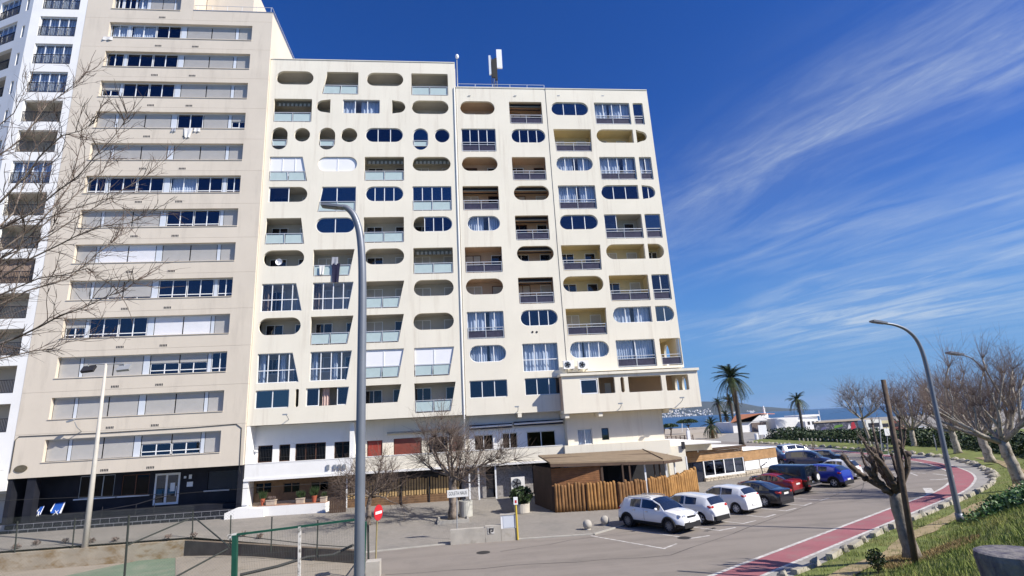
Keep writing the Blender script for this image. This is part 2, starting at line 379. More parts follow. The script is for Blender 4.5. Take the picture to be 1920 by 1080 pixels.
M['asphalt'] = asphalt('sun_bleached_asphalt', (0.255, 0.225, 0.198), (0.175, 0.156, 0.14))
M['sand'] = mat('sand', (0.42, 0.36, 0.28), .95, .15, .3, .2, 30, dirt=(.30, .26, .20), dscale=.12)
M['promenade'] = mat('promenade_paving', (0.30, 0.28, 0.25), .9, .12, .3, dirt=(.22, .205, .185), dscale=.2)
M['paint'] = mat('road_paint', (0.60, 0.58, 0.55), .75, .12, 2, dirt=(.30, .275, .25), dscale=3.5, dlo=.44, dhi=.64)
M['red_lane'] = mat('red_cycle_paint', (0.32, 0.12, 0.135), .85, .16, .5, .2, 90, dirt=(.26, .165, .16), dscale=1.3, dlo=.48, dhi=.72, streak=(.7, .7, 1))
COURT = [(-40, 8), (-40, 36.45), (-15.9, 36.45), (-4.6, 29.4), (-4.6, 8)]
mb = MB()
outer = [(-400, -60), (-400, 255), (60, 268), (150, 262), (400, 220), (400, -60)]
tri = tessellate_polygon([[Vector((*p, 0)) for p in outer], [Vector((*p, 0)) for p in reversed(COURT)]])
flat = outer + list(reversed(COURT)); fs = []
for t in tri:
    a, b, c = (flat[i] for i in t); cr = (b[0] - a[0]) * (c[1] - a[1]) - (c[0] - a[0]) * (b[1] - a[1]); fs.append(tuple(t) if cr > 0 else tuple(reversed(t)))
mb.add([(p[0], p[1], -0.02) for p in flat], fs); o = mb.build('ground', M['promenade']); o['kind'] = 'structure'
# road
off = lambda d: [VERGE[i] + VN[i] * d for i in range(len(VERGE))]
edge_r = off(0.1)
sheet('road', [(-4.6, 9.5)] + [tuple(p) for p in edge_r if p.x > -3] + [(57, 118), (40, 118), (38, 80), (34, 56), (30.5, 50.2), (23.7, 43.2), (7.07, 29.55), (-.34, 30.1), (-4.6, 30.4)], 0.0, M['asphalt'])
# kerb strip of paler concrete beside the cycle lane
RED_L = smooth_curve([(-8, 10.0), (0.7, 15.5), (9.16, 20.79), (14.25, 23.97), (20.04, 27.56), (25.86, 31.19), (31.52, 34.69), (35.48, 37.77), (38.68, 40.74), (41.61, 44.37), (45.3, 50.6), (48.4, 59), (50.2, 69), (51.2, 79), (52, 90)])
RN = normals(RED_L)
def rl(d): return [RED_L[i] + RN[i] * d for i in range(len(RED_L))]
wid = lambda i: 2.25 - 0.0 * i
mb = MB(); strip(mb, rl(0.08), rl(1.27), 0.006); o = mb.build('cycle_lane', M['red_lane']); o['kind'] = 'structure'
mb = MB(); strip(mb, rl(-0.09), rl(0.081), 0.010); strip(mb, rl(1.269), rl(1.43), 0.010); o = mb.build('lane_marking', M['paint']); o['kind'] = 'structure'
M['pale_conc'] = mat('pale_gutter_concrete', (0.30, 0.285, 0.265), .9, .12, .6, .2, 40, dirt=(.22, .2, .18), dscale=.8)
gl_ = MB(); L2 = rl(1.435); R2 = []
for p in L2:
    i, t = verge_near(p.x, p.y); R2.append(VERGE[i] + VN[i] * 0.12)
strip(gl_, L2, R2, 0.005); o = gl_.build('gutter', M['pale_conc']); o['kind'] = 'structure'
# parking bay markings
mb = MB(); bay = Vector((-.51, .86)).normalized()
for (px, py, tx, ty) in ((1247, 1029, 1260, 1024), (1296, 1010, 1316, 1007), (1351, 995, 1367, 992), (1396, 982, 1412, 978), (1437, 970, 1451, 966), (1476, 958, 1491, 954), (1510, 948, 1524, 943), (1542, 938, 1556, 934), (1566, 925, 1580, 923)):
    e = Vector(gnd(px, py)); tk = Vector(gnd(tx, ty)); line(mb, e, e + bay * 4.7, .12, .004); line(mb, e + bay * .06, e + (tk - e).normalized() * 1.15 + bay * .06, .12, .0045)
# turning arrow and far dashes
arcp = [Vector((36.6 + 2.4 * cos(a), 42.6 + 3.0 * sin(a))) for a in [(-1.9 + .22 * k) for k in range(17)]]
for k in range(0, 16):
    if k % 5 != 4: line(mb, arcp[k], arcp[k + 1], .2, .004)
line(mb, (35.2, 43.1), (36.2, 42.3), .22, .0047); line(mb, gnd(1738, 915), gnd(1752, 935), .5, .004)
for k in range(10):
    a = Vector((41.5 + .5 * k, 47 + 3.2 * k)); line(mb, a, a + Vector((.2, 1.5)), .14, .004)
for (a, b) in ((gnd(1590, 872), gnd(1640, 880)), (gnd(1570, 858), gnd(1600, 860)), (gnd(1690, 880), gnd(1720, 892))): line(mb, a, b, .14, .004)
o = mb.build('bay_marking', M['paint']); o['kind'] = 'structure'
# tar seams, patches and covers in the asphalt
M['tar'] = mat('tar_seam', (.035, .033, .032), .8, .2); M['patch'] = mat('asphalt_patch', (.12, .11, .102), .9, .15, 2, .2, 60)
mb = MB(); rs = random.Random(3)
for (a, b) in (((2, 27.5), (13, 31.0)), ((13, 31.0), (24, 39.5)), ((-3, 25), (9, 24.2)), ((9, 24.2), (22, 33.5)), ((27, 36), (34, 44)), ((22, 33.5), (33, 42))):
    a, b = Vector(a), Vector(b); pp_ = [a + (b - a) * k / 9 + Vector((rs.uniform(-.12, .12), rs.uniform(-.12, .12))) * (0 < k < 9) for k in range(10)]
    for p, q in zip(pp_[:-1], pp_[1:]): line(mb, p, q, rs.uniform(.025, .05), .003)
o = mb.build('tar_seam', M['tar']); o['kind'] = 'structure'
mb = MB()
for (x, y, w, h, a) in ((12.9, 28.6, .7, .2, .6), (8.4, 31.2, .9, .4, .5)):
    ring = [(x + cos(a) * w * cos(t) * rs.uniform(.45, 1.2) - sin(a) * h * sin(t), y + sin(a) * w * cos(t) + cos(a) * h * sin(t) * rs.uniform(.45, 1.2)) for t in [2 * pi * k / 12 for k in range(12)]]
    mb.add([(p[0], p[1], .0022) for p in ring], [tuple(range(12))])
o = mb.build('asphalt_patch', M['patch']); o['kind'] = 'structure'
for (x, y, lb) in ((10.9, 27.2, 'round dark drain cover in the road near the white crossover'), (1.2, 27.6, 'round dark drain cover in the road below the low wall')):
    mb = MB(); mb.lathe((x, y, 0), [(.33, .002), (.33, .006), (.30, .0062), (.30, .004), (.02, .0045)], 20); o = mb.build('drain_cover', M['tar'], loc=(x, y, 0)); tag(o, lb, 'drain cover', 'drain covers in the road')
# plaza pavement of small grey pavers, rising gently to the buildings
def pavers(name, col):
    m = mat(name, col, .9, .08, .5, 0, dirt=(.21, .20, .185), dscale=.45, dlo=.5, dhi=.85); t = m.node_tree; K = NT(t); b = t.nodes['Principled BSDF']; src = b.inputs['Base Color'].links[0].from_socket
    geo = K.n('ShaderNodeNewGeometry'); mp = K.n('ShaderNodeMapping'); mp.inputs['Rotation'].default_value = (0, 0, .04); K.l(geo, 'Position', mp, 0)
    br = K.n('ShaderNodeTexBrick'); br.inputs['Scale'].default_value = 1.0; br.inputs['Brick Width'].default_value = .20; br.inputs['Row Height'].default_value = .10; br.inputs['Mortar Size'].default_value = .008
    br.inputs['Color1'].default_value = (1, 1, 1, 1); br.inputs['Color2'].default_value = (.84, .84, .84, 1); br.inputs['Mortar'].default_value = (.55, .55, .55, 1); K.l(mp, 0, br, 'Vector')
    mm = K.n('ShaderNodeMix'); mm.data_type = 'RGBA'; mm.blend_type = 'MULTIPLY'; mm.inputs[0].default_value = 1; t.links.new(src, mm.inputs[6]); K.l(br, 0, mm, 7); K.l(mm, 2, b, 'Base Color')
    bp = K.n('ShaderNodeBump', i_Strength=.5, i_Distance=.01); K.l(br, 'Fac', bp, 'Height'); bp.invert = True; K.l(bp, 0, b, 'Normal'); return m
M['pavers'] = pavers('grey_pavers', (0.30, 0.275, 0.245))
M['kerb'] = mat('kerb_stone', (0.40, 0.38, 0.34), .9, .15, 1.5, .2, 30)
from mathutils.geometry import intersect_point_line
PLAZA = [(-40, 36.75), (-15.75, 36.75), (-4.55, 29.75), (-.34, 30.25), (7.0, 29.72), (23.55, 43.3), (30.3, 50.3), (33.8, 56.2), (37.8, 80), (37.8, 92), (10, 92), (-40, 92)]
def inside(p, poly):
    c = False; j = len(poly) - 1
    for i in range(len(poly)):
        if (poly[i][1] > p[1]) != (poly[j][1] > p[1]) and p[0] < (poly[j][0] - poly[i][0]) * (p[1] - poly[i][1]) / (poly[j][1] - poly[i][1]) + poly[i][0]: c = not c
        j = i
    return c
from mathutils.geometry import delaunay_2d_cdt
def draped(name, poly, zf, step, m):
    pts = [Vector(p) for p in poly]; n = len(pts); edges = [(i, (i + 1) % n) for i in range(n)]
    xs = [p[0] for p in poly]; ys = [p[1] for p in poly]
    y = min(ys) + step
    while y < max(ys):
        x = min(xs) + step
        while x < max(xs):
            if inside((x, y), poly): pts.append(Vector((x, y)))
            x += step
        y += step
    r = delaunay_2d_cdt(pts, edges, [], 1, 1e-5)
    mb = MB(); fs = []
    V = r[0]
    for f in r[2]:
        if len(f) == 3:
            a, b, c = (V[i] for i in f); cr = (b - a).cross(c - a); fs.append(tuple(f) if cr > 0 else tuple(reversed(f)))
    mb.add([(p.x, p.y, zf(p.x, p.y)) for p in V], fs); return mb.build(name, m, smooth=True)
PZ = lambda x, y: 0.035 + gz(x, y)
o = draped('plaza', PLAZA, PZ, 2.2, M['pavers']); o['kind'] = 'structure'
kb = MB()
KP = [(-4.55, 29.75), (-.34, 30.25), (7.0, 29.72), (23.55, 43.3), (30.3, 50.3), (33.8, 56.2), (37.8, 80)]
for a, b in zip(KP[:-1], KP[1:]):
    a, b = Vector(a), Vector(b); d = (b - a).normalized(); nn = Vector((d.y, -d.x)); L = (b - a).length; n = int(L / 1.0)
    for k in range(n):
        p = a + d * L * (k + .5) / n + nn * .07; z0 = gz(p.x, p.y)
        kb.obox((p.x, p.y, -.08 + z0), (d.x, d.y, 0), (nn.x, nn.y, 0), (0, 0, 1), L / n / 2 - .006, .075, .128)
o = kb.build('kerb', M['kerb']); o['kind'] = 'structure'
# sunken sports court beyond the wall
M['green_court'] = mat('green_court_surface', (0.15, 0.20, 0.14), .9, .12, .6, .1, 30, dirt=(.24, .25, .19), dscale=.5)
M['dirt'] = mat('sandy_dirt', (0.31, 0.27, 0.22), .95, .18, .5, .4, 12, dirt=(.20, .17, .13), dscale=.5)
o = sheet('court_ground', [(-40, 8), (-40, 36.5), (-15.9, 36.5), (-4.6, 29.5), (-4.6, 8)], -0.80, M['dirt'])
yg0_, yg1_ = gnd(330, 1024, -.42), gnd(330, 1400, -.42)
yd_ = (Vector(yg1_) - Vector(yg0_)).normalized(); yn_ = Vector((-yd_.y, yd_.x)); yn_ = yn_ if yn_.x > 0 else -yn_
def yard_z(x, y):
    d = (Vector((x, y)) - Vector(yg0_)).dot(yn_); return -0.72 + .30 * sstep(-.2, 3.2, d) + .05 * mnoise.noise(Vector((x * .8, y * .8, 2)))
o = draped('court_yard', [yg1_, yg0_, (yg0_[0], 36.48), (-15.9, 36.48), (-4.62, 29.45), (-4.62, yg1_[1])], yard_z, .8, M['dirt']); o['kind'] = 'structure'
cz = -0.74
g0, g1, g2 = gnd(120, 1080, cz), gnd(270, 1049, cz), gnd(330, 1046, cz)
o = sheet('court_floor', [(-34, 12), (g0[0] - 4, g0[1] - 0.4), (g0[0], g0[1]), (g1[0], g1[1]), (g2[0], g2[1]), gnd(330, 1500, cz), (-10, 12)], cz, M['green_court'])
mb = MB(); mb.plate([(-40, -1.4), (-15.9, -1.4), (-15.9, .16), (-40, .16)], [], 36.4, 36.76); mb = mb.build('court_wall', mat('stained_retaining_wall', (.36, .31, .24), .95, .2, .8, .35, 10, dirt=(.20, .125, .05), dscale=1.1, dlo=.46, dhi=.66, streak=(.8, 1, 1.6)))
tag(mb, 'stained concrete retaining wall of the sunken court below the black plinth', 'wall')
mb = MB(); a, b = Vector((-15.9, 36.5)), Vector((-4.6, 29.45)); d = (b - a).normalized(); nn = Vector((d.y, -d.x)); c = (a + b) / 2
mb.obox((c.x, c.y, -.62), (d.x, d.y, 0), (nn.x, nn.y, 0), (0, 0, 1), (b - a).length / 2, .14, .78)
o = mb.build('court_wall', mat('dark_brown_wall', (.17, .13, .095), .95, .25, 1.5, .35, 12)); tag(o, 'dark brown low wall running obliquely from the court corner to the road', 'wall')
# grass bank on the right
def grass_mat():
    m = mat('meadow_soil', (0.17, 0.20, 0.055), .95, .3, .9, .5, 8, dirt=(.18, .165, .06), dscale=.55, dlo=.52, dhi=.66); return m
M['grass_soil'] = grass_mat()
mb = MB(); TS = [0, .35, .8, 1.4, 2.1, 3, 4, 5, 6.2, 7.5, 9, 10.5, 12, 16, 24, 40]
for i in range(len(VERGE)):
    for t in TS: p = VERGE[i] + VN[i] * (t + .05); mb.v.append((p.x, p.y, bank_h(t, VERGE[i]) if t > 0 else -.01))
for i in range(len(VERGE) - 1):
    for k in range(len(TS) - 1):
        a = i * len(TS) + k; mb.f.append((a, a + 1, a + 1 + len(TS), a + len(TS))); mb.m.append(0)
o = mb.build('grass_bank', M['grass_soil'], smooth=True); o['kind'] = 'structure'
M['path'] = mat('trodden_path', (.36, .28, .16), .95, .2, 1.2, .4, 14, dirt=(.16, .15, .06), dscale=2.2, dlo=.5, dhi=.68)
mb = MB(); Lp, Rp = [], []
for i in range(len(VERGE)):
    if not (8 < VERGE[i].x < 49): continue
    w = .38 + .22 * mnoise.noise(Vector((VERGE[i].x * .6, 0, 0))); c_ = 1.75 + .3 * mnoise.noise(Vector((VERGE[i].x * .3, 5, 0)))
    for lst, t in ((Lp, c_ - w), (Rp, c_ + w)): p = VERGE[i] + VN[i] * (t + .05); lst.append((p.x, p.y, bank_h(t, VERGE[i]) + .035))
n = len(Lp); mb.add(Lp + Rp, [(i, n + i, n + i + 1, i + 1) for i in range(n - 1)]); o = mb.build('footpath', M['path'], smooth=True); o['kind'] = 'structure'
# every opening of the cream front: section, shape, filling, storey row from the top, height, x of left/right (or top-left, top-right, bottom-left, bottom-right)
OPENINGS = [
 (1,'S','o',0,1.36,-14.80,-11.62), (1,'T','o R2',0,2.27,-10.46,-7.73,-10.87,-7.72), (1,'S','o',0,1.36,-7.00,-3.76), (1,'R','o R2',0,2.27,-3.05,0.25),
 (1,'R','o R2 A',1,2.27,-14.86,-11.66), (1,'L','o',1,1.36,-11.27,-10.09), (1,'R','c3',1,1.36,-9.03,-5.83), (1,'D','o',1,1.36,-4.76,-3.59),
 (1,'S','o',1,1.36,-3.02,0.25), (1,'V','o R1',2,2.12,-14.89,-13.57), (1,'C','o',2,1.42,-13.03,-11.71), (1,'V','o R1',2,2.12,-10.96,-9.60),
 (1,'C','o',2,1.42,-9.11,-7.73), (1,'S','g3',2,1.36,-7.05,-3.81), (1,'V','g1 R1',2,2.12,-2.96,-1.62), (1,'C','g1',2,1.42,-1.08,0.28),
 (1,'T','w3 R2',3,2.27,-14.92,-12.24,-14.91,-11.79), (1,'S','w2',3,1.36,-10.97,-7.70), (1,'R','o R2 A',3,2.27,-7.08,-3.73), (1,'S','o A',3,1.36,-3.01,0.29),
 (1,'D','h2',4,1.36,-14.84,-11.72), (1,'T','g2 R2',4,2.27,-10.53,-7.75,-10.89,-7.75), (1,'S','g4',4,1.36,-6.98,-3.80), (1,'R','g4 R2',4,2.27,-3.03,0.30),
 (1,'T','o R2',5,2.27,-14.88,-12.13,-14.94,-11.80), (1,'S','g2',5,1.36,-10.96,-7.81), (1,'R','o R2',5,2.27,-7.08,-3.76), (1,'S','h4',5,1.36,-2.99,0.29),
 (1,'S','o',6,1.36,-14.95,-11.75), (1,'T','o R2 Y',6,2.27,-11.05,-7.77,-11.01,-8.17), (1,'S','o',6,1.36,-6.97,-3.75), (1,'R','o R2 A',6,2.27,-3.01,0.27),
 (1,'T','f4',7,2.27,-14.90,-12.28,-14.89,-11.77), (1,'T','f4',7,2.27,-10.98,-7.80,-10.99,-8.19), (1,'T','o R2',7,2.27,-6.92,-3.75,-6.96,-4.23), (1,'S','o',7,1.36,-3.00,0.26),
 (1,'S','o',8,1.36,-14.98,-11.79), (1,'T','o R2',8,2.27,-11.04,-7.76,-11.02,-8.20), (1,'T','o R2',8,2.27,-6.95,-3.79,-6.96,-4.23), (1,'S','o',8,1.36,-3.06,0.20),
 (1,'T','f4',9,2.27,-14.90,-12.30,-14.85,-11.76), (1,'T','f4',9,2.27,-10.97,-7.82,-10.98,-8.19), (1,'T','w2 R2',9,2.27,-6.94,-3.80,-6.95,-4.24), (1,'T','w2 R2',9,2.27,-3.00,0.16,-3.02,-0.28),
 (1,'R','g2',10,1.36,-14.88,-12.42), (1,'P','o',10,1.36,-11.96,-11.71), (1,'T','h3',10,1.36,-11.19,-7.99,-11.18,-8.18), (1,'T','o',10,1.36,-6.87,-4.01,-6.93,-4.31),
 (1,'T','o R2',10,2.27,-3.02,0.21,-2.99,-0.23), (2,'S','b',1,1.36,1.29,4.42), (2,'R','g4 M2',2,2.27,1.31,4.39), (2,'S','b',3,1.36,1.27,4.43),
 (2,'R','b M2 B',4,2.27,1.26,4.39), (2,'S','c3',5,1.36,1.55,4.37), (2,'R','b M2 B',1,2.27,5.76,8.78), (2,'S','g4',2,1.36,5.77,8.91),
 (2,'R','b M2',3,2.27,5.72,8.74), (2,'S','b B',4,1.36,5.72,8.86), (2,'R','b M2 B',5,2.27,5.69,8.62), (3,'S','g3',1,1.36,9.64,13.13),
 (3,'T','y M2',2,2.27,9.68,13.19,9.80,13.10), (3,'S','c4',3,1.36,9.68,13.05), (3,'R','c4 M2',4,2.27,9.67,13.05), (3,'S','g3',5,1.36,9.57,12.99),
 (3,'R','c4 M2',1,2.27,13.73,17.12), (3,'R','g1 M1',1,2.27,17.45,18.42), (3,'L','y',2,1.36,13.67,17.15), (3,'D','y',2,1.36,17.45,18.44),
 (3,'R','c4 M2',3,2.27,13.69,17.04), (3,'R','c2 M1',3,2.27,17.41,18.58), (3,'L','g3',4,1.36,13.56,16.99), (3,'D','g2',4,1.36,17.35,18.56),
 (3,'R','q3 M2',5,2.27,13.58,17.00), (3,'R','g1 M1',5,2.27,17.28,18.72), (2,'R','b M2',6,2.27,1.28,4.40), (2,'S','b B',6,1.36,5.68,8.86),
 (3,'T','y M2',6,2.27,9.51,12.99,9.58,12.92), (3,'L','y',6,1.36,13.46,16.93), (3,'D','y',6,1.36,17.24,18.67), (2,'S','b',7,1.36,1.26,4.36),
 (2,'R','b M2 B',7,2.27,5.64,8.62), (3,'S','y',7,1.36,9.44,12.94), (3,'R','y M2',7,2.27,13.46,16.93), (3,'R','g2 M1',7,2.27,17.23,18.82),
 (2,'R','c4 M2',8,2.27,1.25,4.27), (2,'S','g4',8,1.36,5.63,8.78), (3,'T','y M2',8,2.27,9.47,12.94,9.49,12.85), (3,'L','c3',8,1.36,13.48,16.86),
 (3,'D','g2',8,1.36,17.23,18.84), (2,'S','c3',9,1.36,1.35,4.33), (2,'R','k3',9,2.27,5.65,8.57), (3,'S','c4',9,1.36,9.55,12.87),
 (3,'R','c2 M2',9,2.27,13.47,16.82), (3,'R','y M1 E',9,2.27,17.24,19.04), (2,'R','g3',10,1.36,1.28,4.28), (2,'R','g3',10,1.36,5.69,8.66),
]
# ================================================================== cream apartment building with pill-shaped openings
FY, FT = 43.24, 0.24                        # front plane and wall thickness
LY = 44.92                                  # back wall of the balconies
TOPZ, PITCHZ = 37.25, 2.795
BX = thing('apartment_building', 'cream apartment building with pill-shaped and slanted balcony openings behind the cars', 'building', (2.0, FY, 0.0))
GLZ = {'glass': M['glass']}
random.seed(4)
def arc(cx, cz, r, a0, a1, n): return [(cx + r * cos(a0 + (a1 - a0) * i / n), cz + r * sin(a0 + (a1 - a0) * i / n)) for i in range(n + 1)]
def rrect(x0, x1, z0, z1, r=0.07, n=3):
    return arc(x1 - r, z0 + r, r, -pi / 2, 0, n) + arc(x1 - r, z1 - r, r, 0, pi / 2, n) + arc(x0 + r, z1 - r, r, pi / 2, pi, n) + arc(x0 + r, z0 + r, r, pi, 1.5 * pi, n)
def outline(sh, xs, z0, z1, d=0.0):
    """(x, z) loop of an opening, shrunk by d all round"""
    if sh == 'T':
        tl, tr, bl, br = xs; k = 1.0 / (z1 - z0)
        f = lambda z: (bl + (tl - bl) * (z - z0) * k, br + (tr - br) * (z - z0) * k)
        a, b = f(z0 + d), f(z1 - d); return [(a[0] + d, z0 + d), (a[1] - d, z0 + d), (b[1] - d, z1 - d), (b[0] + d, z1 - d)]
    x0, x1 = xs[0] + d, xs[1] - d; z0 += d; z1 -= d; r = min((z1 - z0), (x1 - x0)) / 2; cz = (z0 + z1) / 2
    if sh == 'R': return rrect(x0, x1, z0, z1, max(0.02, 0.08 - d))
    if sh == 'S': return arc(x1 - r, cz, r, -pi / 2, pi / 2, 12) + arc(x0 + r, cz, r, pi / 2, 1.5 * pi, 12)
    if sh == 'L': return [(x1, z0), (x1, z1)] + arc(x0 + r, cz, r, pi / 2, 1.5 * pi, 12)
    if sh == 'D': return arc(x1 - r, cz, r, -pi / 2, pi / 2, 12) + [(x0, z1), (x0, z0)]
    if sh in ('V', 'P'): cx = (x0 + x1) / 2; return arc(cx, z1 - r, r, 0, pi, 12) + arc(cx, z0 + r, r, pi, 2 * pi, 12)
    if sh == 'C': return arc((x0 + x1) / 2, cz, r, 0, 2 * pi, 24)[:-1]
def clip(poly, axis, lo, hi):
    def half(P, keep, cut):
        o = []
        for i in range(len(P)):
            a, b = P[i], P[(i + 1) % len(P)]; ka, kb = keep(a[axis]), keep(b[axis])
            if ka: o.append(a)
            if ka != kb:
                t = (cut - a[axis]) / (b[axis] - a[axis]); o.append((a[0] + (b[0] - a[0]) * t, a[1] + (b[1] - a[1]) * t))
        return o
    P = half(poly, lambda q: q >= lo, lo); return half(P, lambda q: q <= hi, hi) if len(P) > 2 else P
def area(P): return abs(sum(P[i][0] * P[(i + 1) % len(P)][1] - P[(i + 1) % len(P)][0] * P[i][1] for i in range(len(P)))) / 2
def span_at(poly, z):
    q = clip(poly, 1, z - 0.01, z + 0.01); xs = [p[0] for p in q]; return (min(xs), max(xs)) if xs else (0, 0)
def glazing(parent, sh, xs, z0, z1, n, y, transom=None, mat_glass=None, frame_mat=None, part=None, fw=0.055):
    """window frame following the opening, with one pane per field; part=(f0,f1) glazes only that share of the width"""
    frame_mat = frame_mat or M['alu']; mat_glass = mat_glass or M['glass']
    O, I = outline(sh, xs, z0, z1, 0.012), outline(sh, xs, z0, z1, fw)
    xa, xb = min(p[0] for p in O), max(p[0] for p in O)
    if part:
        lo, hi = xa + (xb - xa) * part[0], xa + (xb - xa) * part[1]
        O, I = clip(O, 0, lo, hi), clip(I, 0, lo + fw, hi - fw); xa, xb = lo, hi
    mb = MB(); mb.plate(O, [I], y, y + 0.06)
    cuts = [xa + (xb - xa) * k / n for k in range(n + 1)]
    for k in range(1, n):
        a, b = span_at(clip(I, 0, cuts[k] - 0.03, cuts[k] + 0.03), (z0 + z1) / 2)
        col = clip(I, 0, cuts[k] - 0.032, cuts[k] + 0.032)
        if len(col) > 2:
            zs = [p[1] for p in col]; mb.box(cuts[k] - 0.032, cuts[k] + 0.032, y - 0.006, y + 0.054, min(zs) - 0.004, max(zs) + 0.004)
    fields = []
    zt = z0 + (z1 - z0) * transom if transom else None
    for k in range(n):
        P = clip(I, 0, cuts[k] + (0.03 if k else 0), cuts[k + 1] - (0.03 if k < n - 1 else 0))
        if len(P) < 3 or area(P) < 0.02: continue
        if zt:
            fields += [clip(P, 1, -1e9, zt - 0.025), clip(P, 1, zt + 0.025, 1e9)]
        else: fields.append(P)
    if zt:
        a, b = span_at(I, zt); mb.box(a, b, y - 0.008, y + 0.05, zt - 0.03, zt + 0.03)
    w = mb.build('window', frame_mat, parent)
    for P in fields:
        if len(P) > 2 and area(P) > 0.015:
            pb_ = MB().plate(P, [], y + 0.022, y + 0.034); ta, tb_ = random.uniform(-.011, .011), random.uniform(-.009, .009); xc, zc = sum(p[0] for p in P) / len(P), sum(p[1] for p in P) / len(P)
            pb_.v = [(q[0], q[1] + ta * (q[0] - xc) + tb_ * (q[2] - zc), q[2]) for q in pb_.v]; pb_.build('pane', mat_glass, w)
    return w
def curtain(parent, x0, x1, z0, z1, y, m=None, amp=0.05, wl=0.22, ph=0.0):
    n = max(8, int((x1 - x0) / wl * 5)); mb = MB(); vs = []
    for i in range(n + 1):
        x = x0 + (x1 - x0) * i / n; yy = y + amp * sin(2 * pi * (x - x0) / wl + ph) + 0.02 * sin(x * 5)
        vs += [(x, yy, z0), (x, yy, z1), (x, yy + 0.012, z0), (x, yy + 0.012, z1)]
    fs = []
    for i in range(n):
        a, b = 4 * i, 4 * i + 4; fs += [(a, b, b + 1, a + 1), (a + 2, a + 3, b + 3, b + 2), (a + 1, b + 1, b + 3, a + 3)]
    mb.add(vs, fs); return mb.build('curtain', m or M['curtain'], parent, smooth=False)
def railing(parent, sh, xs, z0, z1, kind, n, y):
    """balcony parapet: top and bottom rail with posts, filled with panels"""
    h = 0.92; O = outline(sh, xs, z0, z1, 0.03)
    a, b = span_at(O, z0 + h); c, d = span_at(O, z0 + (0.42 if sh == 'V' else 0.12))
    x0, x1 = max(min(a, c), 0.5 * (a + c)), min(max(b, d), 0.5 * (b + d))
    mb = MB(); r = 0.026
    mb.box(a, b, y, y + 0.05, z0 + h - 0.02, z0 + h + 0.03)
    zl = z0 + (0.4 if sh == 'V' else 0.10)
    mb.box(c, d, y + 0.002, y + 0.042, zl - 0.02, zl + 0.02)
    if kind == 'M': mb.box(a, b, y + 0.004, y + 0.04, z0 + h - 0.24, z0 + h - 0.20)
    for k in range(n + 1):
        t = k / n; xt, xl = a + 0.05 + (b - a - 0.1) * t, c + 0.05 + (d - c - 0.1) * t
        mb.tube([(xl, y + 0.022, z0 - 0.01 if sh != 'V' else zl), (xt, y + 0.022, z0 + h)], r, 5)
    rl = mb.build('balcony_railing', M['rail'], parent)
    P = clip(outline(sh, xs, z0, z1, 0.06), 1, zl + 0.03, z0 + h - (0.06 if kind == 'R' else 0.26))
    pa, pb = min(p[0] for p in P), max(p[0] for p in P)
    for k in range(n):
        Q = clip(P, 0, pa + (pb - pa) * k / n + 0.05, pa + (pb - pa) * (k + 1) / n - 0.05)
        if len(Q) > 2 and area(Q) > 0.02:
            MB().plate(Q, [], y + 0.056, y + 0.07).build('glass_panel' if kind == 'R' else 'infill_panel', M['frosted'] if kind == 'R' else M['smoked'], rl)
    return rl
def loggia(parent, x0, x1, z0, z1, m, y0=FY + FT, y1=LY, open_right=False, hole=None):
    mb = MB()
    mb.quad((x0, y1, z0), (x1, y1, z0), (x1, y1, z1), (x0, y1, z1)); mb.quad((x0, y0, z0), (x1, y0, z0), (x1, y1, z0), (x0, y1, z0))
    mb.quad((x0, y1, z1), (x1, y1, z1), (x1, y0, z1), (x0, y0, z1)); mb.quad((x0, y0, z0), (x0, y1, z0), (x0, y1, z1), (x0, y0, z1))
    if not open_right: mb.quad((x1, y1, z0), (x1, y0, z0), (x1, y0, z1), (x1, y1, z1))
    return mb.build('balcony_room', m, parent)
def back_openings(parent, x0, x1, zf, style):
    """sliding door and window in the balcony's back wall"""
    w = x1 - x0; y = LY - 0.05
    if w < 1.4: return
    dk = M['glass_dark']; sh = M['shutter'] if style == 'o' else M['loggia_grey']
    k = random.random()
    a0, a1 = x0 + 0.35, x0 + 0.35 + min(1.35, w * 0.42); b0, b1 = x1 - 0.3 - min(0.95, w * 0.3), x1 - 0.3
    for i, (a, b, zb) in enumerate(((a0, a1, zf + 0.9 if k < .5 else zf), (b0, b1, zf))):
        fr = MB(); fr.plate([(a, zb), (b, zb), (b, zf + 2.08), (a, zf + 2.08)], [[(a + .06, zb + .06), (b - .06, zb + .06), (b - .06, zf + 2.02), (a + .06, zf + 2.02)]], y, y + 0.045)
        if b - a > 1.1: fr.box((a + b) / 2 - .03, (a + b) / 2 + .03, y - .003, y + .04, zb + .05, zf + 2.03)
        f = fr.build('balcony_door', M['alu'] if style != 'b' or random.random() < .5 else M['wooddoor'], parent)
        shut = random.random() < (0.5 if style != 'o' else 0.4)
        MB().box(a + .055, b - .055, y + .012, y + .03, zb + .055, zf + 2.025).build('shutter' if shut else 'pane', sh if shut else dk, f)
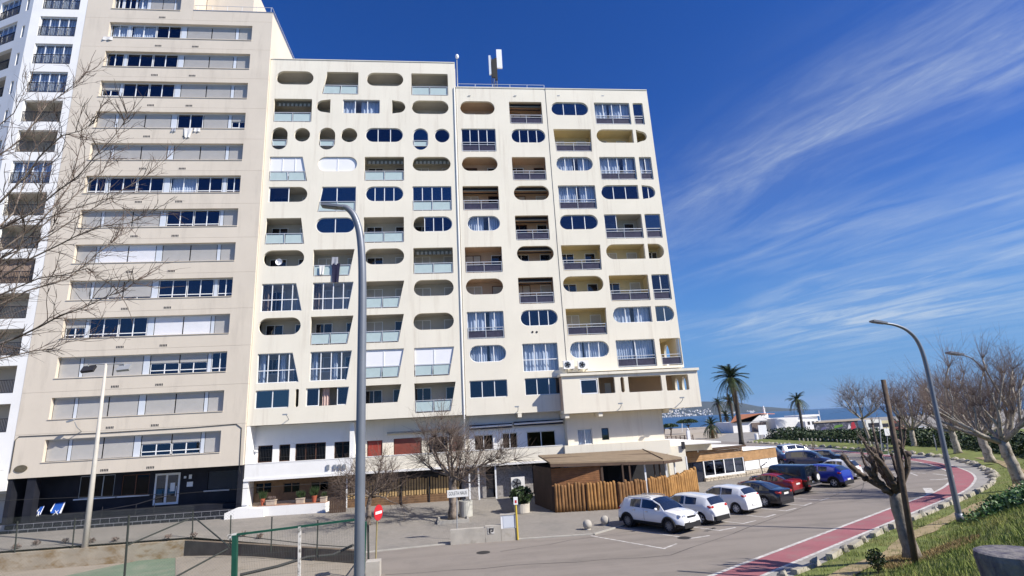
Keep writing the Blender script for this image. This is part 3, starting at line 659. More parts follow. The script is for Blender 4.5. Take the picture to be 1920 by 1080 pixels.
def awning(parent, x0, x1, z1, kind, y):
    if kind == 'A':
        mb = MB(); n = int((x1 - x0 - 0.3) / 0.17); xa = x0 + 0.15; w = (x1 - x0 - 0.3) / n
        mb.box(xa, x1 - 0.15, y, y + 0.16, z1 - 0.20, z1 - 0.06)
        for k in range(n): mb.plate(arc(xa + w * (k + .5), z1 - 0.42, w * 0.46, pi, 2 * pi, 5) + [(xa + w * (k + .96), z1 - 0.2), (xa + w * (k + .04), z1 - 0.2)], [], y + 0.01 * (k % 2), y + 0.012 + 0.01 * (k % 2), 1 if k % 2 else 0)
        mb.build('awning', [M['awning'], M['awning_stripe']], parent)
    else:
        mb = MB(); mb.box(x0 + 0.08, x1 - 0.08, y, y + 0.22, z1 - 0.24, z1 - 0.03); mb.box(x0 + 0.1, x1 - 0.1, y + 0.32, y + 0.40, z1 - 0.42, z1 - 0.34)
        mb.tube([(x0 + 0.1, y - 0.03, z1 - 0.30), (x1 - 0.1, y - 0.03, z1 - 0.30)], 0.035, 6, m=1)
        mb.build('awning', [M['blackawn'], M['awning_stripe']], parent)

def edge(sec): return {1: (-15.35, 0.92), 2: (0.955, 9.2), 3: (9.235, 19.0)}[sec]
SECTOP = {1: 38.42, 2: 35.82, 3: 35.82}; SECBOT = {1: 6.72, 2: 6.62, 3: 6.62}
holes = {1: [], 2: [], 3: []}
rowspan = {}
for sec, sh, code, row, H, *xs in OPENINGS: rowspan.setdefault(row, []).append((min(xs), max(xs)))
for sec, sh, code, row, H, *xs in OPENINGS:
    z1 = TOPZ - PITCHZ * row; z0 = z1 - H
    holes[sec].append(outline(sh, xs, z0, z1))
    toks = code.split(); k0 = toks[0][0]; n0 = int(toks[0][1:] or 0); x0, x1 = min(xs), max(xs); y = FY + 0.10
    others = [q for q in rowspan[row] if abs(q[0] - x0) > 1e-6]
    gl = min([x0 - q[1] for q in others if q[1] <= x0 + .01] + [1.2]) ; gr = min([q[0] - x1 for q in others if q[0] >= x1 - .01] + [1.2])
    lim = edge(sec)
    mx0 = max(x0 - min(0.45, gl / 2 - 0.004), lim[0] + 0.05); mx1 = min(x1 + min(0.45, gr / 2 - 0.004), lim[1] - 0.03)
    zf = z1 - 2.33
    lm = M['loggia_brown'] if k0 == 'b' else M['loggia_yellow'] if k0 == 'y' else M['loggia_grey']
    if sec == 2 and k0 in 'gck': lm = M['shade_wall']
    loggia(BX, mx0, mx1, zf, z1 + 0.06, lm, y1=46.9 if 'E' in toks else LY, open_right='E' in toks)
    if k0 in 'oby' and H < 2.1 or k0 in 'oby' and sh in 'TR':
        if 'E' not in toks: back_openings(BX, mx0, mx1, zf, k0)
    gl_pick = M['glass_grey'] if (sec == 1 and row in (4, 10) or random.random() < .33) else M['glass']
    if k0 == 'g': glazing(BX, sh, xs, z0, z1, n0, y, mat_glass=gl_pick)
    elif k0 == 'c':
        glazing(BX, sh, xs, z0, z1, n0, y, mat_glass=M['glass_clear'])
        w_ = x1 - x0; c1 = random.uniform(.30, .62); c2 = c1 + random.uniform(.02, .16); wl_ = random.choice((.2, .26, .32))
        curtain(BX, x0 + .03, x0 + w_ * c1, z0 - .1, z1 + .03, y + 0.33, amp=0.045, wl=wl_)
        if c2 < .9: curtain(BX, x0 + w_ * c2, x1 - .03, z0 - .1, z1 + .03, y + 0.33, amp=0.045, wl=wl_, ph=1.0)
    elif k0 == 'k':
        glazing(BX, sh, xs, z0, z1, n0, y, transom=0.42, mat_glass=M['glass_clear']); curtain(BX, x0 + .03, x1 - .03, z0, z1, y + 0.33, wl=.3)
    elif k0 == 'f':
        glazing(BX, sh, xs, z0, z1, n0, y, transom=0.42, mat_glass=M['glass_clear'])
        c = M['curtain_brown'] if row == 7 else M['curtain']
        curtain(BX, x0 + .05, x0 + .05 + 0.45, z0, z1 - .02, y + 0.4, c, amp=.06, wl=.18)
        if row == 9: curtain(BX, (x0 + x1) / 2, (x0 + x1) / 2 + .4, z0, z1 - .1, y + .5, c, amp=.06, wl=.18)
        back_openings(BX, mx0, mx1, zf, 'o')
    elif k0 == 'h':
        part = {4: (0, .52), 5: (.28, 1.0), 10: (0, 0.3)}[row]
        glazing(BX, sh, xs, z0, z1, {4: 1, 5: 3, 10: 1}[row], y, part=part, fw=.06)
        if row == 10: glazing(BX, sh, xs, z0, z1, 1, y, part=(.72, 1.0)); curtain(BX, x0 + (x1 - x0) * .36, x0 + (x1 - x0) * .52, z0, z1, y + .3, mat('pink_curtain', (.55, .40, .36)), wl=.2)
        else: back_openings(BX, mx0, mx1, zf, 'o')
    elif k0 == 'q':
        glazing(BX, sh, xs, z0, z1, 1, y, part=(0, .33)); back_openings(BX, mx0, mx1, zf, 'y')
    elif k0 == 'w':
        O = outline(sh, xs, z0, z1, 0.015); xa, xb = min(p[0] for p in O), max(p[0] for p in O)
        zb = z0 + 0.5 if 'R2' in toks else z0
        O = clip(O, 1, zb, 1e9)
        for k in range(n0):
            Q = clip(O, 0, xa + (xb - xa) * k / n0 + .018, xa + (xb - xa) * (k + 1) / n0 - .018)
            if len(Q) > 2: MB().plate(Q, [], y + 0.02, y + 0.045).build('roller_blind', M['blind'], BX)
        fr = MB()
        for k in range(1, n0):
            xx = xa + (xb - xa) * k / n0; fr.box(xx - .03, xx + .03, y - .01, y + .018, zb, z1 - .02)
        fr.build('blind_guide', M['alu'], BX)
    for t in toks[1:]:
        if t[0] in 'RM': railing(BX, sh, xs, z0, z1, t[0], int(t[1:]), FY + 0.03)
        if t in 'AB': awning(BX, x0 - .05, x1 + .05, z1, t, FY + FT + 0.15)
# the wall itself, one sheet per section with the openings cut through
for s_ in (1, 2, 3):
    a, b = edge(s_); zb, zt = SECBOT[s_], SECTOP[s_]
    yo = {1: 0.0, 2: 0.0, 3: -0.04}[s_]
    if s_ == 3: o = [(a, 9.62), (b + .1, 9.62), (b, zt), (a, zt)]
    else: o = [(a, zb), (b, zb), (b, zt), (a, zt)]
    mb = MB(); mb.plate(o, holes[s_], FY + yo, FY + FT); mb.build('facade_wall', M['cream'], BX)
    mb = MB(); mb.box(a, b, FY + yo - 0.05, FY + FT + 0.06, zt + .003, zt + 0.07); mb.build('coping', M['cream'], BX)
g = MB(); g.box(0.92, 0.955, FY + 0.03, FY + FT, 6.62, 35.9); g.box(9.2, 9.235, FY + .03, FY + FT, 9.0, 35.82); g.build('joint', M['dark'], BX)
pp = MB(); pp.tube([(0.80, FY - .05, 35.8), (0.80, FY - .05, 6.4), (0.80, FY + .9, 5.7), (0.80, FY + 1.0, 0.4)], 0.05, 6); pp.build('downpipe', M['white'], BX)
# solid rear of the building: dwellings behind the balconies, roofs and side walls
mb = MB(); mb.box(-15.35, 0.95, LY + 0.05, 57, 0.2, 38.3); mb.box(0.951, 9.2, LY + 0.05, 57, 0.2, 35.7); mb.box(9.201, 19.0, LY + .05, 57, 12.35, 35.7); mb.box(9.201, 15.9, LY + .05, 57, 9.45, 12.349); mb.box(15.901, 19.0, 46.95, 57, 9.45, 12.349); mb.box(9.201, 16.75, 46.95, 57, 0.2, 9.44)
mb.build('rear_block', M['cream'], BX)
mb = MB(); mb.box(-15.348, 0.93, FY + FT + .002, LY + .1, 38.0, 38.38); mb.box(0.96, 18.98, FY + FT + .002, LY + .1, 35.4, 35.78); mb.build('roof', M['concrete'], BX)
mb = MB(); mb.box(-15.34, -15.30, FY + FT + .002, LY + .04, 6.5, 38.0); mb.box(0.70, 0.95, FY + FT + .002, LY + .04, 35.5, 38.0); mb.box(9.15, 9.24, FY + FT + .002, LY + .04, 6.6, 35.4)
mb.build('side_wall', M['cream'], BX)
# east end wall with the oval light holes
def oval(cy, cz, ry, rz, n=24): return [(cy + ry * cos(2 * pi * i / n), cz + rz * sin(2 * pi * i / n)) for i in range(n)]
def end_wall(x, th, y0, y1, z0, z1, holes_, name, parent):
    mb = MB(); mb.plate([(y0, z0), (y1, z0), (y1, z1), (y0, z1)], holes_, 0, th)
    mb.v = [(x + p[1], p[0], p[2]) for p in mb.v]; mb.f = [tuple(reversed(f)) for f in mb.f]
    return mb.build(name, M['cream'], parent)
end_wall(18.80, 0.2, FY + FT + .002, LY + .04, 12.36, 35.4, [], 'side_wall', BX); end_wall(18.80, 0.2, FY + FT + .002, 46.94, 9.46, 12.355, [oval(45.75, 10.95, .62, .95)], 'side_wall', BX)

# -------- projecting first-floor bay at the east corner
by0 = 42.0; bz0, bz1 = 6.36, 9.22; bx0, bx1 = 8.47, 19.6
bh = [('R', (9.89, 11.31), 7.75, 8.93, 'g1'), ('R', (11.39, 12.69), 7.75, 9.0, 'o'), ('P', (13.17, 13.47), 7.76, 8.97, 'o'), ('R', (13.80, 16.54), 7.74, 8.97, 'y'), ('R', (16.91, 18.78), 7.72, 8.94, 'y')]
mb = MB(); mb.plate([(bx0, bz0), (bx1, bz0), (bx1, bz1), (bx0, bz1)], [outline(s, x, a, b) for s, x, a, b, c in bh], by0, by0 + .22); mb.build('bay_wall', M['cream'], BX)
glazing(BX, 'R', bh[0][1], bh[0][2], bh[0][3], 1, by0 + .03, fw=.1)
mb = MB(); mb.box(bx0 - .12, bx1 + .12, by0 - .16, 47.1, bz1 + .003, bz1 + .20); mb.build('bay_roof', M['cream'], BX)
mb = MB(); mb.box(bx0, bx1, by0 + .222, 47.1, bz0, bz0 + .25); mb.build('bay_floor', M['cream'], BX)
mb = MB(); mb.box(bx0, bx0 + .2, by0 + .222, FY - .002, bz0 + .252, bz1); mb.box(13.52, 13.64, by0 + .222, 46.9, bz0 + .252, bz1); mb.box(8.7, 13.52, 44.3, 44.4, bz0 + .252, bz1)
mb.box(13.64, bx1, 46.9, 47.0, bz0 + .252, bz1); mb.build('bay_partition', M['loggia_brown'], BX)
end_wall(bx1 - .2, 0.2, by0 + .222, 46.9, bz0 + .252, bz1, [oval(42.95, 8.2, .34, .72), oval(44.35, 8.2, .42, .74), oval(45.85, 8.2, .42, .74)], 'bay_end_wall', BX)
d = MB(); d.box(12.5, 13.0, 44.24, 44.29, 6.7, 8.7); d.build('balcony_door', M['alu'], BX)
mb = MB()
for x in (8.55, 11.2, 16.9): mb.box(x, x + .32, by0 + .12, 44.3, bz0 - .34, bz0 - .003)
for x in (5.0,): mb.box(x, x + .3, FY - .05, 44.3, 6.3, 6.6)
mb.build('corbel', M['cream'], BX)

# -------- recessed first floor with its parapet, and the ground floor
Y1 = 44.4
mb = MB()
f1 = [(-14.84, -13.77, 4.0, 5.24, 'g', M['wooddoor']), (-13.29, -12.49, 4.0, 5.23, 'd', M['wooddoor']), (-12.11, -9.85, 3.94, 5.24, 'd3', M['wooddoor']), (-9.22, -7.95, 3.94, 5.2, 'grille', M['iron']),
      (-6.76, -5.58, 3.9, 5.14, 'red', M['reddoor']), (-4.73, -2.56, 3.9, 5.19, 'shut', M['redshutter']), (-2.01, -0.55, 3.85, 5.15, 'd', M['wooddoor']), (-0.45, 0.55, 3.85, 5.12, 'shut', M['redshutter']),
      (1.55, 3.05, 3.8, 5.1, 'g2', M['alu']), (3.78, 5.0, 3.9, 5.14, 'g2', M['alu']), (5.75, 8.09, 3.85, 5.14, 'g2', M['alu'])]
hs_ = [[(a, z0), (b, z0), (b, z1), (a, z1)] for a, b, z0, z1, k, m in f1]
mb.plate([(-15.34, 2.98), (-7.62, 2.98), (-7.62, 6.70), (-15.34, 6.70)], hs_[:4], Y1, Y1 + .22); mb.build('first_floor_wall', M['white'], BX); mb = MB(); mb.plate([(-7.618, 2.98), (1.2, 2.98), (1.2, 6.70), (-7.618, 6.70)], hs_[4:8], Y1, Y1 + .22); mb.build('first_floor_wall', M['cream'], BX); mb = MB(); mb.plate([(1.202, 2.98), (8.85, 2.98), (8.85, 6.70), (1.202, 6.70)], hs_[8:], Y1, Y1 + .22); mb.build('first_floor_wall', M['white'], BX)
for a, b, z0, z1, k, m in f1:
    y = Y1 + .1
    if k in ('red', 'shut'):
        p = MB(); p.box(a + .05, b - .05, y, y + .04, z0, z1 - .02); nn = int((z1 - z0) / .09)
        if k == 'shut':
            for i in range(nn): p.box(a + .06, b - .06, y - .012, y - .001, z0 + i * .09 + .01, z0 + i * .09 + .075)
        else:
            p.box(a + .12, b - .12, y - .02, y - .001, z0 + .1, z1 - .12)
        p.build('door' if k == 'red' else 'shutter', m, BX)
    else:
        w = glazing(BX, 'R', (a, b), z0, z1, {'g': 1, 'd': 1, 'd3': 3, 'grille': 2, 'g2': 2}[k], y, mat_glass=M['glass_low'], frame_mat=m if k != 'grille' else M['wooddoor'])
        if k in ('g', 'd', 'd3', 'grille'):
            gb = MB(); x = a + .08
            while x < b - .04: gb.tube([(x, Y1 + .03, z0 + .02), (x, Y1 + .03, z1 - .02)], .011, 4); x += .115
            gb.tube([(a, Y1 + .03, z0 + .35), (b, Y1 + .03, z0 + .35)], .013, 4); gb.tube([(a, Y1 + .03, z1 - .3), (b, Y1 + .03, z1 - .3)], .013, 4)
            gb.build('window_grille', M['iron'], BX)
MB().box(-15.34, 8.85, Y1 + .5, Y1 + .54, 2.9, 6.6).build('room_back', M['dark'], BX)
mb = MB(); mb.box(-15.3, 8.4, FY + .04, Y1 - .002, 2.82, 2.96); mb.box(-15.3, -7.6, FY - .02, FY + .14, 2.97, 3.98); mb.build('terrace_parapet', M['white'], BX); mb = MB(); mb.box(-7.597, 8.4, FY - .015, FY + .14, 2.97, 3.98); mb.build('terrace_parapet', M['cream'], BX)
mb = MB(); mb.box(-15.3, 8.4, FY - .04, FY + .16, 3.983, 4.03); mb.box(-15.32, 8.4, FY - .10, FY + .14, 2.80, 2.965); mb.build('parapet_coping', M['white'], BX)
mb = MB(); mb.box(-15.34, -14.98, FY - .02, Y1 - .002, .3, 2.79); mb.box(-15.34, -15.1, FY + .02, Y1 - .002, 3.99, 6.70); mb.build('pier', M['white'], BX)
mb = MB(); mb.box(-7.95, -7.62, FY + .5, Y1 - .002, 4.0, 6.6); mb.build('pier', M['white'], BX)
# rolled terrace awnings
for a, b, z in ((-5.2, -2.5, 5.62), (-2.4, 0.4, 5.68)): MB().tube([(a, Y1 - .2, z), (b, Y1 - .2, z)], .10, 8).build('rolled_awning', M['awning_stripe'], BX)
for a, b, z in ((1.2, 4.6, 5.72), (4.75, 8.75, 5.8)):
    mb = MB(); mb.tube([(a, Y1 - .35, z), (b, Y1 - .35, z + .04)], .07, 8); mb.box(a, b, Y1 - .30, Y1 - .06, z - .18, z + .18, 1); mb.build('rolled_awning', [M['alu'], mat('navy_awning', (.02, .025, .05))], BX)
# right-hand first-floor block beside the bay
mb = MB(); mb.plate([(8.86, 3.0), (16.75, 3.0), (16.75, 6.34), (8.86, 6.34)], [[(9.66, 3.95), (10.85, 3.95), (10.85, 5.13), (9.66, 5.13)], [(11.62, 4.2), (12.2, 4.2), (12.2, 5.12), (11.62, 5.12)]], 43.3, 43.5)
mb.build('first_floor_wall', M['cream'], BX)
mb = MB(); mb.box(16.55, 16.75, 43.502, 46.9, .3, 6.34); mb.box(8.86, 9.0, 43.502, 44.6, 2.9, 6.34); mb.box(8.9, 16.7, 43.6, 43.64, 3.2, 6.2); mb.build('side_wall', M['cream'], BX)
glazing(BX, 'R', (9.66, 10.85), 3.95, 5.13, 2, 43.36, mat_glass=M['glass_clear']); curtain(BX, 9.7, 10.8, 3.95, 5.1, 43.5, amp=.03)
glazing(BX, 'R', (11.62, 12.2), 4.2, 5.12, 1, 43.36, frame_mat=M['iron'])
mb = MB(); mb.box(8.45, 16.9, 42.7, 43.29, 2.9, 3.95); mb.build('terrace_parapet', M['cream'], BX)
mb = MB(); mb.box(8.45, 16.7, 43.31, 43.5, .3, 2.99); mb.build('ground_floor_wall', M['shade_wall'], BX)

# ground floor: brown shop front, then slatted terrace
M['brown_panel'] = mat('brown_boarding', (0.21, 0.135, 0.075), 0.8, 0.25, 2.5, .2, 20)
wins = [(-14.86, -13.68, 1.80, 2.56), (-12.85, -11.65, 1.72, 2.44), (-10.85, -9.55, 1.69, 2.40)]
mb = MB(); mb.plate([(-14.97, 1.2), (-8.25, 1.2), (-8.25, 2.80), (-14.97, 2.80)], [[(a, c), (b, c), (b, d), (a, d)] for a, b, c, d in wins], Y1, Y1 + .16); mb.build('shop_front', M['brown_panel'], BX)
for a, b, c, d in wins: glazing(BX, 'R', (a, b), c, d, 2, Y1 + .03, mat_glass=M['glass_low'], frame_mat=M['brown_panel'])
mb = MB(); mb.box(-14.97, -8.25, Y1 - .05, Y1 + .16, .3, 1.197); mb.build('shop_plinth', mat('sand_brick', (.52, .40, .28), .9, .25, 5, .4, 18), BX)
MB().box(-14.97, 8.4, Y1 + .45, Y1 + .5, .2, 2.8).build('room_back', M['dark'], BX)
M['slat'] = mat('yellow_timber', (0.50, 0.34, 0.16), .75, .3, 3); M['slat_dark'] = mat('brown_timber', (0.22, 0.13, 0.07), .8, .3, 3)
x = -8.0; i = 0
slat_me = None
while x < 0.3:
    if slat_me is None:
        s = MB(); s.box(-.07, .07, -.012, .012, 0, 1.15); slat_me = s.mesh('slat', M['slat'])
    link_mesh('slat', slat_me, BX, Vector((x, Y1 - .3, 1.02 - .02 * (i % 3))) - BX.location, (0, 0, 0), (1, 1, 1 + .03 * ((i * 7) % 4))); x += .205; i += 1
for k in range(4): MB().box(-8.1, .4, Y1 - .36 + .004 * k, Y1 - .31, .36 + k * .16, .50 + k * .16).build('plank', M['slat_dark'], BX)
mb = MB()
for xx in (-8.15, -4.1, -2.0, .45): mb.box(xx - .04, xx + .04, Y1 - .45, Y1 - .37, .3, 2.79)
mb.build('terrace_post', M['iron'], BX)
MB().box(-8.16, -8.06, Y1 - .6, Y1 - .5, .3, 2.79).build('terrace_post', M['alu'], BX)
# store fronts with white posts
M['stone_tile'] = mat('grey_mosaic', (.33, .31, .30), .85, .45, 9, .5, 16)
mb = MB(); mb.box(.5, 2.35, Y1 - .25, Y1 - .15, .35, 2.79); mb.build('mosaic_wall', M['stone_tile'], BX)
mb = MB(); mb.box(3.1, 6.0, Y1 - .25, Y1 - .15, .35, 2.6); mb.build('mosaic_wall', M['stone_tile'], BX)
for xx in (1.05, 1.75, 3.05): MB().box(xx - .06, xx + .06, FY + .1, FY + .22, .3, 2.79).build('terrace_post', M['alu'], BX)
MB().box(1.95, 2.9, Y1 - .1, Y1 - .04, .35, 2.1).build('shop_door', M['glass_dark'], BX)
# little wall lamps along the bottom edge of the front
for (lx, ly, lz) in ((-12.35, FY, 7.25), (5.0, FY, 6.95), (12.9, by0, 6.75), (17.9, by0, 6.95)):
    mb = MB(); mb.tube([(lx, ly, lz - .2), (lx, ly - .45, lz), (lx - .05, ly - .55, lz + .12)], .025, 5); mb.obox((lx - .12, ly - .62, lz + .15), (1, 0, 0), (0, 1, 0), (0, 0, 1), .16, .08, .05); mb.build('wall_lamp', M['steel'], BX)

for px in (998.5, 1006.5):
    q = at(px, 622.5, FY); mb = MB(); mb.lathe((q.x, FY - .03, q.z), [(.085, 0), (.085, .029), (.05, .029), (.05, .005), (.02, .004)], 14, axis='Y'); mb.build('wall_vent', M['iron'], BX)
for px in (880, 966, 1047, 1130):
    q = at(px, 180, FY); mb = MB(); mb.box(q.x - .12, q.x + .12, FY - .06, FY - .041, q.z - .03, q.z + .03); mb.build('overflow_slot', M['steel'], BX)
# satellite dish on one balcony
q = at(523, 491, FY + .45); sd_ = thing('satellite_dish', 'small white satellite dish inside a pill-shaped balcony opening at the left of the cream front', 'satellite dish', (q.x, FY + .45, q.z - .3)); mb = MB()
mb.lathe((q.x, FY + .45, q.z), [(.02, .06), (.16, .04), (.27, -.03), (.28, -.04), (.26, -.02), (.15, .055), (.02, .075)], 18, axis='Y', caps=False); mb.build('dish', M['blind'], sd_, smooth=True); mb = MB(); mb.tube([(q.x, FY + .5, q.z - .35), (q.x, FY + .5, q.z)], .02, 5); mb.tube([(q.x, FY + .42, q.z - .2), (q.x, FY + .2, q.z)], .012, 5); mb.build('arm', M['steel'], sd_)
# ================================================================== tan block with ribbon windows
TY = 43.0
TB = thing('apartment_building', 'tan concrete apartment block with long ribbon windows and grey roller shutters', 'building', (-23.0, TY, 0.3))
TX0, TX1 = -30.95, -15.37
RX0, RX1 = -28.98 - 0.0, -17.4
def trow(i):                                 # (bottom, top) of ribbon window i, counted from the topmost
    b = 42.97 - 2.931 * i if False else 40.15 + 2.931 - 2.931 * i
    return b, b + 1.52
rx = [fac(205, 48, TY)[0], fac(471, 79, TY)[0]]
TROWS = ['GGGSSS', 'GGGSSS', 'GGGSSS', 'HGGSSS', 'SSSGhH', 'SSSSSS', 'GGGGGG', 'SSSGGS', 'SWWSSS', 'SssGGG', 'HGGWWS', 'SSSHHG', 'SSSSSS', 'SSSHHS']
SEG = [('A', 0, .115), ('p', .118, .135), ('B', .138, .312), ('C', .316, .485), ('p', .488, .525), ('D', .53, .702), ('E', .706, .872), ('p', .875, .895), ('F', .898, 1.0)]
shutter_cache = {}
def roller(parent, x0, x1, z0, z1, y, m=None):
    key = (round(x1 - x0, 2), round(z1 - z0, 2), m.name if m else '')
    if key not in shutter_cache:
        mb = MB(); n = max(2, int((z1 - z0) / 0.062)); w, h = x1 - x0, z1 - z0
        for k in range(n):
            a, b = h * k / n, h * (k + 1) / n
            mb.add([(0, 0, a + .006), (w, 0, a + .006), (w, -.012, (a + b) / 2), (0, -.012, (a + b) / 2), (w, 0, b), (0, 0, b)], [(0, 1, 2, 3), (3, 2, 4, 5)])
            mb.quad((0, .001, b - .001), (w, .001, b - .001), (w, .001, b + .007), (0, .001, b + .007), 1)
        shutter_cache[key] = mb.mesh('roller_shutter', [m or M['shutter'], M['steel']])
    return link_mesh('roller_shutter', shutter_cache[key], parent, Vector((x0, y, z0)) - wloc(parent))
random.seed(11)
SEAM = [trow(i)[1] + 0.42 for i in range(14)] + [3.97]
for i, code in enumerate(TROWS):
    zb, zt = trow(i); a, b = rx
    if i == 0: b = fac(338, 20, TY)[0]
    if i == 0:
        panels = [(TX0, b + 1.1, SEAM[1] + .012, 47.5, [[(a, zb), (b, zb), (b, zt), (a, zt)]]), (b + 1.115, TX1, SEAM[1] + .012, 43.1, [])]
    else: panels = [(TX0, TX1, SEAM[i + 1] + (.012 if i < 13 else 0), SEAM[i], [[(a, zb), (b, zb), (b, zt), (a, zt)]])]
    for (p0, p1, q0, q1, hh) in panels:
        MB().plate([(p0, q0), (p1, q0), (p1, q1), (p0, q1)], hh, TY, TY + .30).build('facade_panel', M['tan'], TB)
    mb = MB(); mb.box(a - .05, b + .03, TY - .05, TY + .10, zb - .045, zb + .003); mb.build('sill', M['tan'], TB)
    y = TY + .33
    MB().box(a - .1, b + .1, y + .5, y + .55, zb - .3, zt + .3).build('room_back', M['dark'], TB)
    k = 0
    W_ = b - a
    for nm, f0, f1 in SEG:
        s0, s1 = a + W_ * f0, a + W_ * f1
        if nm == 'p':
            MB().box(s0, s1, y - .01, y + .05, zb, zt).build('cladding_panel', M['panel'], TB); continue
        c = code[k]; k += 1
        if c in 'SW': roller(TB, s0 + .015, s1 - .015, zb + .01, zt - .0, y, M['blind'] if c == 'W' else None)
        elif c == 's':
            roller(TB, s0 + .015, s1 - .015, zb + .22, zt, y); glazing(TB, 'R', (s0, s1), zb, zb + .24, 2, y + .03, fw=.04)
        elif c in 'Hh':
            f = .55 if c == 'H' else .8
            zc = zt - (zt - zb) * (1 - .55) if c == 'H' else zb + .12
            if c == 'h': zc = zb + .16
            roller(TB, s0 + .015, s1 - .015, zc, zt, y); glazing(TB, 'R', (s0, s1), zb, zc, 2, y + .04, transom=.35 if c == 'H' else None, fw=.045)
        else:
            cl = random.random() < .22
            w = glazing(TB, 'R', (s0, s1), zb, zt - .02, 2 if f1 - f0 > .09 else 1, y, transom=.2 if i >= 6 else None, mat_glass=M['glass_clear'] if cl else M['glass'], fw=.05)
            if cl: curtain(TB, s0 + .06, s1 - .06, zb, zt, y + .2, amp=.03, wl=.2)
    gm_ = MB(); xx = a + .0
    gm_.box(a, b, y - .03, y + .12, zt - .06, zt - .002); gm_.build('shutter_box', M['panel'], TB)
    if i < 14:
        for vx in ((-24.72, -21.67) if i else (-24.68,)):
            vm = MB(); vz = zb - .78
            for q in range(5): vm.box(vx - .27 + q * .11, vx - .20 + q * .11, TY - .012, TY + .02, vz - .09, vz + .07)
            vm.plate([(vx - .31, vz - .13), (vx + .31, vz - .13), (vx + .31, vz + .11), (vx - .31, vz + .11)], [], TY - .006, TY + .002, 1); vm.build('vent_grille', [M['iron'], M['tan']], TB)
b0 = fac(338, 20, TY)[0] + 1.1
mb = MB(); mb.box(TX0 + .002, TX1 - .002, TY + .95, 58, 3.97, 42.85); mb.box(TX0, b0 - .05, TY + .95, 58, 42.852, 47.4); mb.build('rear_block', M['tan'], TB)
mb = MB(); mb.box(TX1 - .25, TX1 - .003, TY + .302, TY + .948, 3.98, 43.08); mb.box(TX0 + .002, TX0 + .3, TY + .302, TY + .948, 3.98, 47.4); mb.box(b0 - .3, b0 - .004, TY + .302, TY + .948, 43.1, 47.4)
mb.box(TX0 + .01, TX1 - .01, TY + .302, TY + .94, 3.975, 4.1); mb.box(b0, TX1 - .01, TY + .302, TY + .94, 42.6, 42.84); mb.build('side_wall', M['tan'], TB)
# east flank that shows above the neighbouring roof, with its rounded rear top
mb = MB(); mb.box(TX1 - .3, TX1, TY + .95, 58, 38.3, 43.1); mb.build('parapet', M['tan'], TB)
mb = MB(); mb.box(TX1 - .31, TX1 + .03, TY - .02, 56.0, 43.102, 43.19); mb.box(b0, TX1 - .32, TY - .02, TY + .32, 43.102, 43.19); mb.build('coping', M['steel'], TB)
mb = MB(); pr = arc(0, 0, 2.6, 0, pi, 14); mb.plate([(p[0] + 55.2, p[1] + 38.4) for p in arc(0, 2.2, 2.7, 0, pi, 14)] + [(52.5, 38.3), (57.9, 38.3)], [], 0, .3); mb.v = [(TX1 + .35 - p[1], p[0], p[2]) for p in mb.v]; mb.build('stair_wall', M['tan'], TB)
# penthouse recess with its railing
mb = MB(); mb.box(b0 + .02, b0 + 4.2, TY + 2.2, 55, 42.86, 48); mb.build('penthouse', M['tan'], TB)
mb = MB()
for k in range(6):
    x = b0 + .3 + k * (TX1 - b0 - .5) / 5; mb.tube([(x, TY + .1, 43.18), (x, TY + .1, 43.75)], .02, 5)
mb.tube([(b0, TY + .1, 43.75), (TX1 - .1, TY + .1, 43.75), (TX1 - .1, 55, 43.75)], .025, 5); mb.build('roof_railing', M['rail'], TB)
# cable along the front with its drop, floodlight arm, oval plaque
M['cable'] = mat('black_cable', (.03, .03, .03), .7, .1)
mb = MB(); mb.tube([(TX0 + .10, TY - .03, 4.4), (TX0 + .10, TY - .03, 6.6), (TX0 + .3, TY - .03, 6.82), (-25, TY - .04, 6.78), (-19, TY - .03, 6.82), (-16.0, TY - .03, 6.9), (TX1 - .25, TY - .03, 6.6), (TX1 - .2, TY - .03, 3.7), (TX1 - .1, TY - .03, 3.4)], .024, 6); mb.build('cable', M['cable'], TB)
mb = MB(); mb.tube([(-26.6, TY, 6.95), (-26.6, TY - .55, 7.25), (-26.7, TY - .7, 7.6)], .03, 5); mb.obox((-26.95, TY - .75, 7.7), (1, 0, .3), (0, 1, 0), (-.3, 0, 1), .22, .1, .05); mb.build('wall_lamp', M['steel'], TB)
mb = MB(); mb.lathe((-30.2, TY - .05, 4.62), [(.01, 0), (.42, 0), (.42, .045), (.01, .045)], 24, axis='Y'); mb.v = [(x, y, 4.62 + (z - 4.62) * .58 + (x + 30.2) * .06) for x, y, z in mb.v]; mb.build('oval_plaque', mat('bronze', (.18, .15, .10), .5, .3, 6, metal=.4), TB)
mb = MB(); mb.v = []; 
# ground floor: black tiled recess on a plinth
RY = 44.7
mb = MB(); mb.plate([(TX0, 1.0), (TX1, 1.0), (TX1, 3.97), (TX0, 3.97)], [[(-27.3, 2.25), (-24.9, 2.25), (-24.9, 3.8), (-27.3, 3.8)], [(-24.4, 2.25), (-21.9 - .6, 2.25), (-21.9 - .6, 3.7), (-24.4, 3.7)], [(-22.1, 1.45), (-20.35, 1.45), (-20.35, 3.65), (-22.1, 3.65)], [(-18.4, 2.2), (-16.0, 2.2), (-16.0, 3.6), (-18.4, 3.6)]], RY, RY + .2)
mb.build('tiled_wall', M['slate'], TB)
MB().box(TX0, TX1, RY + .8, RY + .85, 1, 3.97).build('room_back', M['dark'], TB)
glazing(TB, 'R', (-27.3, -24.9), 2.25, 3.8, 3, RY + .05, frame_mat=M['steel'], mat_glass=M['glass_low']); glazing(TB, 'R', (-24.4, -22.5), 2.25, 3.7, 2, RY + .05, frame_mat=M['wooddoor'], mat_glass=M['glass_low'])
roller(TB, -18.38, -16.02, 2.22, 3.6, RY + .06, M['slate'])
